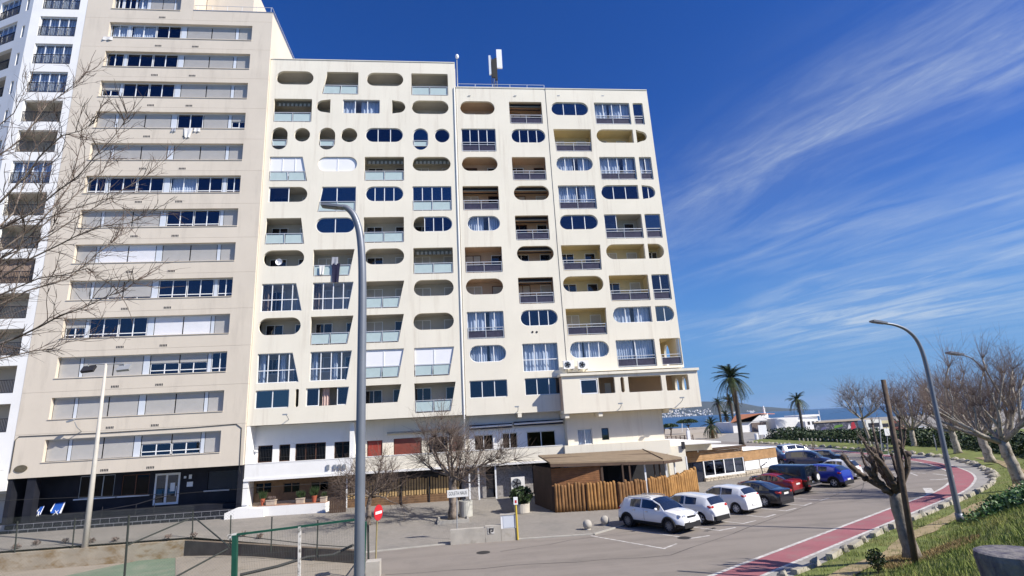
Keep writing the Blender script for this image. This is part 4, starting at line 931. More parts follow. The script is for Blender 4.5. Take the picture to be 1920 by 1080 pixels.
for a, b in ((-27.5, -24.7), (-24.6, -22.4), (-18.6, -16.8)): MB().box(a, b, RY - .12, RY - .002, 2.16, 2.24).build('sill', M['alu'], TB)
dr = MB(); dr.plate([(-22.1, 1.45), (-20.35, 1.45), (-20.35, 3.65), (-22.1, 3.65)], [[(-21.98, 1.6), (-21.35, 1.6), (-21.35, 3.52), (-21.98, 3.52)], [(-21.2, 1.6), (-20.48, 1.6), (-20.48, 3.5), (-21.2, 3.5)]], RY - .04, RY + .05); dr = dr.build('entrance_door', M['alu'], TB)
for a, b in ((-21.98, -21.35), (-21.2, -20.48)): MB().box(a, b, RY, RY + .02, 1.6, 3.5).build('pane', M['glass'], dr)
MB().box(-21.0, -20.68, RY - .02, RY - .005, 2.35, 2.95).build('notice', M['alu'], dr); MB().tube([(-20.55, RY - .08, 2.0), (-20.55, RY - .08, 2.7)], .025, 5).build('handle', M['alu'], dr)
for x, z, w, h in ((-19.75, 3.15, .2, .3), (-19.85, 2.6, .42, .34), (-20.1, 3.2, .16, .16)): MB().box(x, x + w, RY - .03, RY - .003, z, z + h).build('notice', M['alu'], TB)
mb = MB(); 
for (p0, p1, q0, q1, z0_) in ((-29.75, -29.2, TY + .12, TY + .7, 1.0), (TX0, TX0 + .3, TY + .1, RY, 1.0), (TX1 - .32, TX1 - .005, TY + .1, RY, .9)): MB().box(p0, p1, q0, q1, z0_, 3.96).build('tiled_pillar', M['slate'], TB)
MB().box(-30.2, -29.7, TY + 1.0, TY + 1.05, 2.3, 2.8).build('notice', M['alu'], TB)
mb = MB(); mb.box(TX0 - 1, TX1 + .3, TY + .0, RY - .002, -.2, .985); mb.build('plinth', M['slate'], TB)
tile_me = None; n = 0
for r_, (za, zb_) in enumerate(((.30, .63), (.66, .97))):
    x = -30.9 + r_ * .3
    while x < TX1 - .3:
        if tile_me is None:
            t = MB(); t.box(0, .56, -.018, 0, 0, .295); tile_me = t.mesh('tile', M['slate'])
        link_mesh('tile', tile_me, TB, Vector((x, TY - .022, za)) - TB.location); x += .605; n += 1
mb = MB(); mb.box(TX0, TX1 + .25, TY - .022, TY - .001, .2, .984); mb.build('grout', M['grout'], TB)
mb = MB()   # hand rail by the ramp
for (x, z) in ((-22.4, .98), (-21.2, .98), (-24.6, .98)): mb.tube([(x, TY + .1, z), (x, TY + .1, z + .75)], .025, 5)
mb.tube([(-26.0, TY + .1, 1.35), (-22.4, TY + .1, 1.75), (-21.0, TY + .5, 2.1), (-20.6, TY + 1.5, 2.1)], .03, 5); mb.build('handrail', M['iron'], TB)
MB().box(TX0 + .31, TX1 - .33, TY + .88, RY - .002, .986, 1.32).build('upper_step', M['slate'], TB)
# white buttress between the two buildings
mb = MB(); mb.plate([(-16.15, .2), (-13.5, .2), (-13.5, .95), (-14.9, 1.12), (-15.45, 1.1), (-16.15, .82)], [], 42.35, 42.95); mb = mb.build('ramp_wall', M['white'], BX)

# ================================================================== white tower at the left
WTW = thing('apartment_tower', 'white apartment tower with black balcony railings at the far left', 'building', (-34.0, 43.0, 0.3))
WX1 = -30.97; WX0 = -35.3
def facet(org, dirx, length, x_open, zlist, znear, name_top):
    """one upright face of the tower: org is its lower corner, dirx its direction, openings (x0, x1) repeated per storey"""
    ux = Vector((dirx[0], dirx[1], 0)).normalized(); nn = Vector((ux.y, -ux.x, 0))
    def place(mb): mb.v = [tuple(Vector(org) + ux * p[0] - nn * p[1] + Vector((0, 0, p[2]))) for p in mb.v]; return mb
    H = 49.0
    hs = []
    for (x0, x1) in x_open:
        for zb in zlist: hs.append([(x0, zb), (x1, zb), (x1, zb + (1.98 if x1 - x0 > 1 else 1.2)), (x0, zb + (1.98 if x1 - x0 > 1 else 1.2))])
    place(MB().plate([(0, 3.2), (length, 3.2), (length, H), (0, H)], hs, 0, .3)).build('facade_wall', M['white'], WTW)
    rail_me = None
    for (x0, x1) in x_open:
        if x1 - x0 < 1:
            for zb in zlist: place(MB().box(x0, x1, .2, .25, zb, zb + 1.2)).build('slit_window', M['glass_dark'], WTW)
            continue
        for k, zb in enumerate(zlist):
            if name_top[k] == 'g':
                w = place(MB().plate([(x0, zb), (x1, zb), (x1, zb + 1.96), (x0, zb + 1.96)], [[(x0 + .06 + (x1 - x0 - .06) * q / 4, zb + .06), (x0 + (x1 - x0 - .06) * (q + 1) / 4, zb + .06), (x0 + (x1 - x0 - .06) * (q + 1) / 4, zb + 1.9), (x0 + .06 + (x1 - x0 - .06) * q / 4, zb + 1.9)] for q in range(4)], .16, .22)).build('window', M['alu'], WTW)
                for q in range(4): place(MB().box(x0 + .06 + (x1 - x0 - .06) * q / 4, x0 + (x1 - x0 - .06) * (q + 1) / 4, .185, .195, zb + .06, zb + 1.9)).build('pane', M['glass_clear'], w)
                cu = MB(); 
                for q in range(26):
                    xx = x0 + (x1 - x0) * q / 26; cu.box(xx, xx + (x1 - x0) / 27, .42 + .04 * (q % 2), .45 + .04 * (q % 2), zb, zb + 1.95)
                place(cu).build('curtain', M['curtain'] if k < 9 else M['curtain_brown'], WTW)
            elif name_top[k] == 'b':
                cu = MB()
                for q in range(10): cu.box(x0 + (x1 - x0) * q / 10 + .01, x0 + (x1 - x0) * (q + 1) / 10 - .01, .3 + .03 * (q % 2), .34 + .03 * (q % 2), zb, zb + 1.95)
                place(cu).build('slatted_screen', M['curtain_brown'], WTW)
            rm = place(MB().box(x0 - .3, x1 + .3, 1.7, 1.75, zb - .2, zb + 2.2).box(x0 - .3, x1 + .3, .302, 1.7, zb + 2.0, zb + 2.1).box(x0 - .3, x1 + .3, .302, 1.7, zb - .25, zb - .15).box(x0 - .35, x0 - .3, .302, 1.7, zb - .2, zb + 2.1).box(x1 + .3, x1 + .35, .302, 1.7, zb - .2, zb + 2.1))
            rm.build('balcony_room', M['loggia_grey'], WTW)
            rb = MB(); rb.box(x0, x1, .04, .09, zb + .92, zb + .97); rb.box(x0, x1, .05, .08, zb + .06, zb + .09)
            x = x0 + .05
            while x < x1: rb.box(x - .012, x + .012, .052, .076, zb + .09, zb + .92); x += .105
            place(rb).build('balcony_railing', M['iron'], WTW)
ZL = [40.0 + 5.6 - 2.745 * k for k in range(15)]
facet((WX0, 43.02, 0), (1, 0), WX1 - WX0, [(.75, 3.72)], ZL, 0, 'bggggoogooboooooo')
c25, s25 = cos(radians(24)), sin(radians(24))
facet((WX0 - 9 * c25 + .0, 43.02 + 9 * s25, 0), (c25, -s25), 9.0, [(4.6, 7.35), (1.0, 3.8), (8.15, 8.5)], ZL, 0, 'gggoooogoogoooooo')
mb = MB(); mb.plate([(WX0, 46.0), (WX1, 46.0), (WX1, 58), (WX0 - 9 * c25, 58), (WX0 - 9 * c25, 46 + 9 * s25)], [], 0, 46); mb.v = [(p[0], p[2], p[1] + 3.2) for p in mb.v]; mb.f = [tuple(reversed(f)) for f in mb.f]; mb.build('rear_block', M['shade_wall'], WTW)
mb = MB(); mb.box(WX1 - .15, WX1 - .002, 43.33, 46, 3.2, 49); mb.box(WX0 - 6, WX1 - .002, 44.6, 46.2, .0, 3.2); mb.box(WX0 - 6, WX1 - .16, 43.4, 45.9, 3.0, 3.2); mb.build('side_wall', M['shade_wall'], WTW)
mb = MB(); mb.box(-34.2, -31.3, 42.55, 42.7, 3.5, 4.75); mb = mb.build('sign_board', M['alu'], WTW)
mb = MB(); mb.tube([(-33.6, 42.52, 4.45), (-32.8, 42.52, 4.5), (-32.2, 42.52, 4.25), (-31.6, 42.52, 4.35)], .03, 5); mb.tube([(-33.2, 42.52, 3.85), (-32.0, 42.52, 3.85)], .05, 5); mb.build('sign_mark', M['iron'], WTW)
mb = MB(); mb.box(WX0, WX1 - .3, 43.0, 44.5, 4.6, 4.8); mb.build('canopy_slab', M['white'], WTW)
# ================================================================== terrace restaurant: log screen, cabin, canopy
def gp(px, py, zf=None):
    z = 0.2
    for _ in range(12):
        p = gnd(px, py, z); z = (zf or PZ)(*p)
    return Vector((p[0], p[1], z))
M['log'] = mat('orange_log', (0.335, 0.175, 0.06), .78, .38, 1.8, .3, 14, dirt=(.135, .072, .03), dscale=2.6, dlo=.5, dhi=.75, streak=(3, 3, .5))
M['board'] = mat('red_brown_board', (0.27, 0.125, 0.055), .7, .3, 2.5, .2, 20, streak=(.5, 1, 4), dirt=(.12, .06, .03), dscale=3)
M['board_light'] = mat('honey_board', (0.42, 0.25, 0.12), .75, .28, 2.0, .2, 20, dirt=(.29, .16, .07), dscale=3, streak=(.4, .4, 5))
M['canvas'] = mat('sand_canvas', (0.235, 0.178, 0.12), .9, .14, 1.2, .15, 10, dirt=(.16, .12, .082), dscale=.9)
M['post_wood'] = mat('dark_timber_post', (.085, .055, .04), .8, .2)
FP = [gp(*p) for p in ((1041, 961), (1098, 958), (1102, 958), (1158, 955), (1162, 955), (1215, 948), (1219, 947), (1253, 940), (1255, 940), (1310, 925))]
LOGH = 1.78
lg = MB(); lg.lathe((0, 0, 0), [(.085, 0), (.095, .4), (.088, 1.0), (.092, 1.5), (.080, 1.62), (.02, 1.66)], 8)
log_me = lg.mesh('log', M['log'], smooth=True); M['log_dark'] = mat('brown_log', (.24, .125, .05), .8, .4, 1.8, .3, 14, dirt=(.10, .055, .025), dscale=2.6, dlo=.48, dhi=.72, streak=(3, 3, .5)); M['log_bright'] = mat('bright_log', (.40, .215, .072), .75, .32, 1.8, .3, 14, dirt=(.19, .10, .04), dscale=2.6, dlo=.5, dhi=.75, streak=(3, 3, .5)); log_mes = [lg.mesh('log', M[q_], smooth=True) for q_ in ('log_dark', 'log', 'log_dark', 'log', 'log_bright')]
random.seed(21)
desc = ['leftmost panel of brown upright logs below the boarded cabin wall', 'second panel of brown upright logs from the cabin corner', 'third panel of brown upright logs behind the white crossover car',
        'narrow weathered panel of upright logs beside the bright end panel', 'bright orange end panel of upright logs behind the silver hatchback']
for k in range(5):
    a, b = FP[2 * k], FP[2 * k + 1]; d = (b - a); L = d.length; n = [9, 9, 9, 8, 15][k]
    t = thing('log_fence', desc[k], 'fence', tuple(a), 0, 'log fence panels round the restaurant terrace')
    for i in range(n):
        p = d * ((i + .5) / n); sx = L / n / .186 * random.uniform(.95, 1.12)
        hh = random.uniform(.98, 1.09) * (1.0 if k < 4 else .93 + .16 * i / n)
        link_mesh('log', log_mes[k], t, (p.x + random.uniform(-.01, .01), p.y + random.uniform(-.02, .02), p.z - .02), (random.uniform(-.012, .012), random.uniform(-.02, .02), random.uniform(0, 6)), (sx, sx, hh))
    for q_ in (0, 1):
        if k == 4 and q_: continue
        c_ = (a if q_ == 0 else b) + Vector((0, .10, 0)); MB().box(c_.x - .07, c_.x + .07, c_.y - .02, c_.y + .08, c_.z - .02, c_.z + 1.55).build('post', M['post_wood'], t)
    rl_ = MB(); dn = d.normalized(); nn = Vector((-dn.y, dn.x, 0))
    for z in (.35, 1.3): c = a + d * .5 + nn * .13 + Vector((0, 0, z)); rl_.obox(c, dn, nn, (0, 0, 1), L / 2, .03, .05)
    rl_.build('rail', M['post_wood'], t)
RST = thing('restaurant_cabin', 'brown boarded restaurant cabin under a sand-coloured canvas canopy behind the log screen', 'restaurant', (10, 38.5, .35))
pA = FP[0] + Vector((-.05, .25, 0)); pB = gp(1139, 957) + Vector((0, .3, 0))
dn = (pB - pA); dn.z = 0; L = dn.length; dn.normalize(); nn = Vector((-dn.y, dn.x, 0))
zt = 2.86
nb = 11
for k in range(nb):
    z0 = 1.5 + (zt - 1.5) * k / nb; z1 = 1.5 + (zt - 1.5) * (k + 1) / nb - .012
    c = pA + dn * L / 2 + nn * (.004 * (k % 3)); MB().obox((c.x, c.y, (z0 + z1) / 2), dn, nn, (0, 0, 1), L / 2, .02, (z1 - z0) / 2).build('board', M['board'], RST)
c = pA + dn * L / 2 + nn * .06; MB().obox((c.x, c.y, 1.65), dn, nn, (0, 0, 1), L / 2, .025, 1.2).build('backing', M['post_wood'], RST)
# dark side wall running back towards the building
pS = gp(1004, 945); sd = (pS - pA); sd.z = 0; sl_ = sd.length; sd.normalize(); sn = Vector((-sd.y, sd.x, 0))
for k in range(16):
    c = pA + sd * sl_ * (k + .5) / 16; MB().obox((c.x, c.y, 1.6), sd, sn, (0, 0, 1), sl_ / 32 - .008, .03, 1.28 + .02 * (k % 3)).build('board', M['post_wood'], RST)
# canopy
FL, FR, BR, BL, RR = at(1031, 867, 35.3), at(1243, 861.5, 37.2), at(1278, 857, 39.6), at(1009, 853.5, 41.0), at(1205, 842.5, 42.5)
top = [FL, FR, BR, RR, BL]; mb = MB(); mb.add([tuple(p) for p in top] + [tuple(p - Vector((0, 0, .10))) for p in top],
    [(0, 1, 3), (0, 3, 4), (1, 2, 3), (5, 8, 6), (5, 9, 8), (6, 8, 7)] + [(i, 5 + i, 5 + (i + 1) % 5, (i + 1) % 5) for i in range(5)])
mb.build('canopy', M['canvas'], RST)
mb = MB(); up = Vector((0, 0, .03)); mid = lambda a, b, t: a + (b - a) * t
mb.tube([mid(FL, BL, .5) + up, mid(FR, RR, .5) + up], .03, 5); mb.tube([FR + up, RR + up], .03, 5); mb.build('canopy_rope', M['post_wood'], RST)
mb = MB()
for a, b in ((FL, FR), (FR, BR)):
    d = (b - a).normalized(); n_ = Vector((-d.y, d.x, 0)).normalized(); c = (a + b) / 2 - Vector((0, 0, .20)); mb.obox(c, d, n_, d.cross(n_), (b - a).length / 2 - .02, .04, .09)
mb.build('fascia', M['post_wood'], RST)
for (px, y0_, w, m) in ((1137, 957, .07, 'post_wood'), (1177, 955, .05, 'post_wood'), (1190, 953, .055, 'post_wood'), (1219, 948, .055, 'alu'), (1237, 944, .04, 'post_wood'), (1247, 942, .045, 'post_wood'), (1258, 939, .05, 'alu'), (1275, 935, .05, 'alu'), (1298, 929, .05, 'alu')):
    p = gp(px, y0_) + Vector((0, .28, 0)); zt_ = 2.85 if px < 1250 else 2.75
    MB().box(p.x - w, p.x + w, p.y - w, p.y + w, p.z, zt_).build('post', M[m], RST)
mb = MB(); mb.box(8.5, 16.3, 42.55, 42.66, .3, 2.85); mb.build('dark_backing', M['dark'], RST)  # near-black board stands in for the deep shade inside the terrace
mb = MB(); mb.box(11.2, 11.55, 42.3, 42.54, .35, 2.6); mb.build('pillar', M['slate'], RST)  # pillar coloured dark to go with the terrace shade
# a few tables inside the terrace, in the shade
for i, (x, y) in enumerate(((10.2, 37.0), (12.3, 38.6), (14.6, 40.1))):
    t = MB(); t.lathe((x, y, PZ(x, y)), [(.25, 0), (.25, .03), (.04, .05), (.04, .70), (.42, .72), (.42, .75)], 14); o = t.build('bar_table', M['post_wood'], loc=(x, y, PZ(x, y)))
    tag(o, ['round dark table just right of the boarded cabin wall', 'round dark table behind the third log panel', 'round dark table behind the narrow log panel'][i], 'table', 'tables on the shaded terrace')
# white service wing between terrace and pavilion
WG = thing('service_wing', 'low white flat-roofed wing joining the cream building to the wooden pavilion', 'building', (20, 46, .1))
mb = MB(); mb.box(16.95, 18.45, 43.6, 52, .1, 3.38); mb.build('wall', M['cream'], WG)
xr_ = fac(1333, 825, 46.2)[0]
mb = MB(); mb.box(18.452, xr_, 46.2, 52, 2.78, 3.38); mb.build('upper_wall', M['cream'], WG)
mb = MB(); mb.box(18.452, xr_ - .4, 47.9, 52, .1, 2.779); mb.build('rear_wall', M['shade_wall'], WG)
mb = MB(); mb.box(16.9, xr_ + .1, 44.6, 56, 3.383, 3.50); mb.build('roof', M['white'], WG)
q = at(1281, 835, 43.5); mb = MB(); mb.box(q.x - .12, q.x + .12, 43.42, 43.598, q.z - .28, q.z + .28); mb.build('wall_vent', M['iron'], WG)
# wooden pavilion
PV = thing('beach_pavilion', 'wooden beach pavilion with white framed windows above a rubble stone base', 'restaurant', (24, 49, .1))
A, B, C = gp(1302, 906), gp(1399, 893), gp(1461, 883)
M['rubble'] = mat('rubble_stone', (0.50, 0.44, 0.35), .9, .25, 3, 1.0, 5, dirt=(.30, .25, .18), dscale=3)
def wallseg(P, Q):
    d = Q - P; d.z = 0; L = d.length; d.normalize(); n_ = Vector((d.y, -d.x, 0)); z = P.z
    def place(mb): mb.v = [tuple(Vector((P.x, P.y, z)) + d * p[0] - n_ * p[1] + Vector((0, 0, p[2]))) for p in mb.v]; return mb
    return L, place
def topz(px, py, P, Q, px0, px1):
    t = (px - px0) / (px1 - px0); y = P.y + (Q.y - P.y) * t; return fac(px, py, y)[1]
L, pl = wallseg(A, B); zb_ = A.z
hL = topz(1302, 842, A, B, 1302, 1399) - zb_; hR = topz(1399, 835.5, A, B, 1302, 1399) - zb_
fb = topz(1399, 856, A, B, 1302, 1399) - zb_; sill = topz(1399, 884, A, B, 1302, 1399) - zb_
nb = 6
for k in range(nb):
    za, zc = fb + (hR - fb) * k / nb, fb + (hR - fb) * (k + 1) / nb - .015
    pl(MB().box(-1.2, L, -.03 + .004 * (k % 2), .06, za, zc)).build('board', M['board_light'], PV)
pl(MB().box(-1.3, L + .1, -.35, 5.5, hR + .002, hR + .10)).build('roof', M['white'], PV)
pl(MB().box(-1.3, L + .12, -.40, -.352, hR - .06, hR + .12)).build('roof_edge', M['post_wood'], PV)
u0 = 1.35
wf = MB(); W_ = L - u0
cells = [(u0 + .1 + (W_ - .1) * k / 4, u0 + (W_ - .1) * (k + 1) / 4) for k in range(4)]
wf.plate([(u0, sill - .1), (L - .02, sill - .1), (L - .02, fb), (u0, fb)], [[(a, sill + .06), (b, sill + .06), (b, fb - .04), (a, fb - .04)] for a, b in cells], 0, .10)
wf = pl(wf).build('window', M['alu'], PV)
for a, b in cells: pl(MB().box(a, b, .04, .06, sill + .06, fb - .04)).build('pane', M['glass'], wf)
pl(MB().box(0, u0 - .05, .10, .16, 0, fb)).build('door', M['glass_dark'], PV)
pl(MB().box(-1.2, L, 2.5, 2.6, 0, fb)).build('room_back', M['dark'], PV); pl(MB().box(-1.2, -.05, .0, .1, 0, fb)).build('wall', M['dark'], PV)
def rubble(pl, x0, x1, z0, z1, name='stone', seed=1):
    random.seed(seed); z = z0; row = 0
    while z < z1 - .08:
        h = random.uniform(.16, .24); h = min(h, z1 - z); x = x0 + random.uniform(-.2, 0)
        while x < x1:
            w = random.uniform(.2, .42); a, b = max(x, x0), min(x + w, x1)
            if b - a > .06:
                q = random.uniform(.0, .05); j = lambda: random.uniform(.0, .03)
                mb = MB(); y = -.08 - q
                mb.add([(a + j(), y, z + j()), (b - .015 - j(), y, z + j()), (b - .015 - j(), y, z + h - .015 - j()), (a + j(), y, z + h - .015 - j()), (a, .03, z), (b - .01, .03, z), (b - .01, .03, z + h - .01), (a, .03, z + h - .01)],
                       [(0, 1, 2, 3), (0, 4, 5, 1), (1, 5, 6, 2), (2, 6, 7, 3), (3, 7, 4, 0)]); pl(mb).build(name, M['rubble'], PV)
            x += w
        z += h; row += 1
rubble(pl, u0 - .05, L, 0, sill - .1, seed=3); pl(MB().box(u0 - .05, L, .03, .2, 0, sill - .1)).build('stone_core', M['concrete'], PV)
L2, pl2 = wallseg(B, C)
h2 = topz(1461, 838, B, C, 1399, 1461) - B.z; hb = topz(1461, 856, B, C, 1399, 1461) - B.z; st = topz(1461, 873, B, C, 1399, 1461) - B.z
for k in range(5):
    za, zc = hb + (h2 - hb) * k / 5, hb + (h2 - hb) * (k + 1) / 5 - .012; pl2(MB().box(0.02, L2, -.02 + .004 * (k % 2), .05, za, zc)).build('board', M['board_light'], PV)
for a, b in ((.1, L2 * .42), (L2 * .46, L2 - .05)): pl2(MB().box(a, b, -.015, .03, st + .02, hb - .05)).build('white_panel', M['alu'], PV)
pl2(MB().box(.02, L2, .032, .25, 0, h2 - .02)).build('wall', M['concrete'], PV)
rubble(pl2, 0.02, L2, 0, st, seed=8)
pl2(MB().box(.0, L2 + .1, -.1, 4.0, h2 + .002, h2 + .06)).build('roof', M['white'], PV)
mb = MB(); q0, q1 = at(1292, 843.5, 46.8), at(1308, 842.5, 46.8); mb.tube([q0, q1, q1 - Vector((0, 0, .25))], .06, 6); mb.build('flue_pipe', M['alu'], PV)

for (u_, z_, w_) in ((L2 * .62, .5, .22), (L2 * .72, .85, .14), (L2 * .78, .85, .08)): pl2(MB().box(u_, u_ + w_, -.022, -.016, st + .02 + (hb - st) * z_ - .05, st + .02 + (hb - st) * z_ + .05)).build('sign_mark', M['iron'], PV)
# ================================================================== cars
def car_paint(name, col, metal=0.0): return mat(name, col, .28, .02, 1, spec=.5, coat=.9, metal=metal)
M['tyre'] = mat('tyre_rubber', (.018, .018, .02), .85, .2, 8); M['rim'] = mat('alloy_rim', (.62, .63, .65), .35, .05, metal=.15); M['rim_dark'] = mat('dark_alloy', (.20, .20, .21), .35, .1, metal=.2)
M['cladding'] = mat('black_plastic', (.022, .022, .024), .65, .15); M['carglass'] = mat('car_glass', (.012, .016, .026), .04, .05, spec=.9, coat=.6)
M['lamp'] = mat('clear_lamp', (.55, .57, .60), .1, .05, spec=.8, metal=.4); M['tail'] = mat('red_lamp', (.42, .018, .015), .2, .1, spec=.6); M['plate'] = mat('number_plate', (.72, .72, .70), .5, .03)
M['plate_ink'] = mat('plate_ink', (.03, .03, .03), .6, .02); M['chrome'] = mat('chrome', (.6, .6, .62), .12, .02, metal=1.0)
def interp(P, x):
    if x <= P[0][0]: return P[0][1]
    for (a, va), (b, vb) in zip(P[:-1], P[1:]):
        if x <= b: t = (x - a) / (b - a); return va + (vb - va) * t
    return P[-1][1]
WHEEL = {}
def wheel_meshes(r, dark, spokes):
    k = (r, dark, spokes)
    if k not in WHEEL:
        w = .105
        t = MB(); t.lathe((0, 0, 0), [(r * .66, -w * .9), (r * .9, -w), (r, -w * .7), (r, w * .7), (r * .9, w), (r * .66, w * .9)], 24, axis='Y', caps=False)
        m = MB(); m.lathe((0, 0, 0), [(r * .70, -w * .6), (r * .70, w * .55), (r * .62, w * .98), (r * .60, w * .2), (r * .1, w * .1)], 24, axis='Y')
        m.cur = 0
        for s in range(spokes):
            a = 2 * pi * s / spokes; d = Vector((cos(a), 0, sin(a))); n_ = Vector((-sin(a), 0, cos(a)))
            m.obox(d * r * .36 + Vector((0, w * .72, 0)), d, (0, 1, 0), n_, r * .29, .012, r * .075)
        m.lathe((0, 0, 0), [(r * .14, w * .5), (r * .14, w * .86), (.01, w * .88)], 12, axis='Y')
        d = MB(); d.lathe((0, 0, 0), [(r * .61, w * .18), (r * .61, w * .22), (.01, w * .23)], 20, axis='Y')
        WHEEL[k] = (t.mesh('tyre', M['tyre'], smooth=False), m.mesh('rim', M['rim_dark'] if dark else M['rim']), d.mesh('brake_disc', M['iron']))
    return WHEEL[k]
def make_car(name, label, loc, heading, spec, group='cars parked in the bays'):
    """x runs from the nose (0) to the tail (L); top is the centre-line profile, belt the lower edge of the side glass"""
    S = spec; L, W = S['L'], S['W']; paint = S['paint']; xs_ = sorted(set([round(L * k / 64, 3) for k in range(65)] + [0.0, .03, .08, L - .03, L - .08, L] + [round(v, 3) for v in S.get('cuts', [])]))
    c = thing(name, label, S.get('cat', 'car'), loc, heading, group)
    wr = S['wr']; R = wr + .055; wx = S['wheels']
    sill = S.get('sill', .22)
    hw = W / 2
    def wfac(x):
        f = 1.0
        nf, nr = S.get('nosew', .55), S.get('tailw', .4)
        if x < nf: f *= 1 - S.get('nosek', .17) * ((nf - x) / nf) ** 2.2
        if x > L - nr: f *= 1 - S.get('tailk', .10) * ((x - (L - nr)) / nr) ** 2.2
        return f
    rings = []
    for x in xs_:
        zt = interp(S['top'], x); zb_ = min(interp(S['belt'], x), zt - .05); zs = interp(S.get('low', [(0, sill), (L, sill)]), x)
        g = min(1.0, max(0.0, (zt - zb_ - .06) / .32)); w = hw * wfac(x)
        arch = zs
        for wc in wx:
            if abs(x - wc) < R: arch = max(arch, wr + sqrt(R * R - (x - wc) ** 2))
        zmid = max(arch + .02, zs + (zb_ - zs) * .52)
        zmid = min(zmid, zb_ - .05); arch = min(arch, zmid - .01)
        tw = S.get('tumble', .74)
        y6 = w * (.93 * (1 - g) + tw * g)
        rings.append([(0, zs + .02 if arch == zs else arch), (w * .80, arch if arch > zs else zs), (w * .975, max(arch, zs + (.19 if S.get('clad') else .06))), (w, zmid), (w * .985, zb_ - .04), (w * .955, zb_), (y6, zt - .05 * g - .012), (y6 * .86, zt - .012 * g), (y6 * .45, zt + .012), (0, zt + .018)])
    nR = len(rings[0])
    mb = MB()
    def P(i, k, s): y, z = rings[i][k]; return (xs_[i], s * y, z)
    idx = {}
    for i in range(len(xs_)):
        for k in range(nR):
            idx[i, k, 1] = len(mb.v); mb.v.append(P(i, k, 1))
            if 0 < k < nR - 1: idx[i, k, -1] = len(mb.v); mb.v.append(P(i, k, -1))
            else: idx[i, k, -1] = idx[i, k, 1]
    low_m = 1 if S.get('clad') else 0
    for i in range(len(xs_) - 1):
        for k in range(nR - 1):
            m = low_m if k <= 1 else 0
            mb.f.append((idx[i, k, 1], idx[i, k + 1, 1], idx[i + 1, k + 1, 1], idx[i + 1, k, 1])); mb.m.append(m)
            mb.f.append((idx[i, k, -1], idx[i + 1, k, -1], idx[i + 1, k + 1, -1], idx[i, k + 1, -1])); mb.m.append(m)
    for i, flip in ((0, False), (len(xs_) - 1, True)):
        loop = [idx[i, k, 1] for k in range(nR)] + [idx[i, k, -1] for k in range(nR - 2, 0, -1)]
        mb.f.append(tuple(loop if flip else reversed(loop))); mb.m.append(0)
    body = mb.build('body', [paint, M['cladding']], c, local=True, smooth=True)
    body.data.set_sharp_from_angle(angle=radians(38))
    # glazing: quads lifted 6 mm off the body shell
    def lift(quads, name_):
        if not quads: return
        g = MB()
        for q in quads:
            a, b_, c_, d_ = (Vector(p) for p in q); n_ = (b_ - a).cross(d_ - a)
            if n_.length < 1e-7: n_ = (c_ - b_).cross(d_ - b_)
            n_ = n_.normalized() if n_.length > 1e-9 else Vector((0, 0, 1)); cen = Vector((L * .5, 0, .8))
            if n_.dot((a + c_) / 2 - cen) < 0: n_ = -n_; a, b_, c_, d_ = d_, c_, b_, a
            g.quad(*(tuple(p + n_ * .007) for p in (a, b_, c_, d_)))
        g.build(name_, M['carglass'], c, local=True, smooth=False)
    def mixp(p, q, t): return tuple(p[j] + (q[j] - p[j]) * t for j in range(3))
    for (a, b) in S['side']:
        for s in (1, -1):
            Q = []
            for i in range(len(xs_) - 1):
                if xs_[i] < a - 1e-4 or xs_[i + 1] > b + 1e-4: continue
                if rings[i][6][1] - rings[i][5][1] < .05 and rings[i + 1][6][1] - rings[i + 1][5][1] < .05: continue
                Q.append((mixp(P(i, 5, s), P(i, 6, s), .06), mixp(P(i, 5, s), P(i, 6, s), .90), mixp(P(i + 1, 5, s), P(i + 1, 6, s), .90), mixp(P(i + 1, 5, s), P(i + 1, 6, s), .06)))
            lift(Q, 'side_window')
    for (nm, (a, b)) in (('windscreen', S['ws']), ('rear_window', S['rw'])):
        Q = []
        for i in range(len(xs_) - 1):
            if xs_[i] < a - 1e-4 or xs_[i + 1] > b + 1e-4: continue
            for s in (1, -1):
                e0, e1 = mixp(P(i, 6, s), P(i, 7, s), .35), mixp(P(i + 1, 6, s), P(i + 1, 7, s), .35)
                Q += [(e0, P(i, 7, s), P(i + 1, 7, s), e1), (P(i, 7, s), P(i, 8, s), P(i + 1, 8, s), P(i + 1, 7, s)), (P(i, 8, s), P(i, 9, s), P(i + 1, 9, s), P(i + 1, 8, s))]
        lift(Q, nm)
    ty, rm, bd = wheel_meshes(wr, S.get('darkrim', False), S.get('spokes', 5))
    for wc in wx:
        for s in (1, -1):
            w = bpy.data.objects.new('wheel', None); COL.objects.link(w); w.parent = c; w.location = (wc, s * (hw - .115), wr); w.rotation_euler = (0, random.uniform(0, 1.2), 0 if s > 0 else pi); w.empty_display_size = .1
            for me_, nm in ((ty, 'tyre'), (rm, 'rim'), (bd, 'brake_disc')): link_mesh(nm, me_, w)
            tr = MB(); pts = [(wc + (R + .01) * cos(a), s * (hw * wfac(wc) + .004), wr + (R + .01) * sin(a)) for a in [pi * j / 14 for j in range(15)]]
            tr.tube(pts, .05 if S.get('clad') else .014, 5); tr.build('wheel_arch', M['cladding'] if S.get('clad') else paint, c, local=True)
            iw = MB(); iw.lathe((wc, s * (hw - .32), wr), [(R - .01, -.16), (R - .01, .16)], 20, axis='Y'); iw.build('wheel_well', M['cladding'], c, local=True)
    def surf(x, z):
        best = hw
        i = min(range(len(xs_)), key=lambda j: abs(xs_[j] - x)); r_ = rings[i]
        for k in range(1, nR - 1):
            (ya, za), (yb, zb2) = r_[k], r_[k + 1]
            if za <= z <= zb2 and zb2 > za: return ya + (yb - ya) * (z - za) / (zb2 - za)
        return r_[5][0]
    zH, zT = S.get('hz', .66), S.get('tz', .82)
    def x_tail(z): return max([x for x in xs_ if interp(S['top'], x) >= z] or [L])
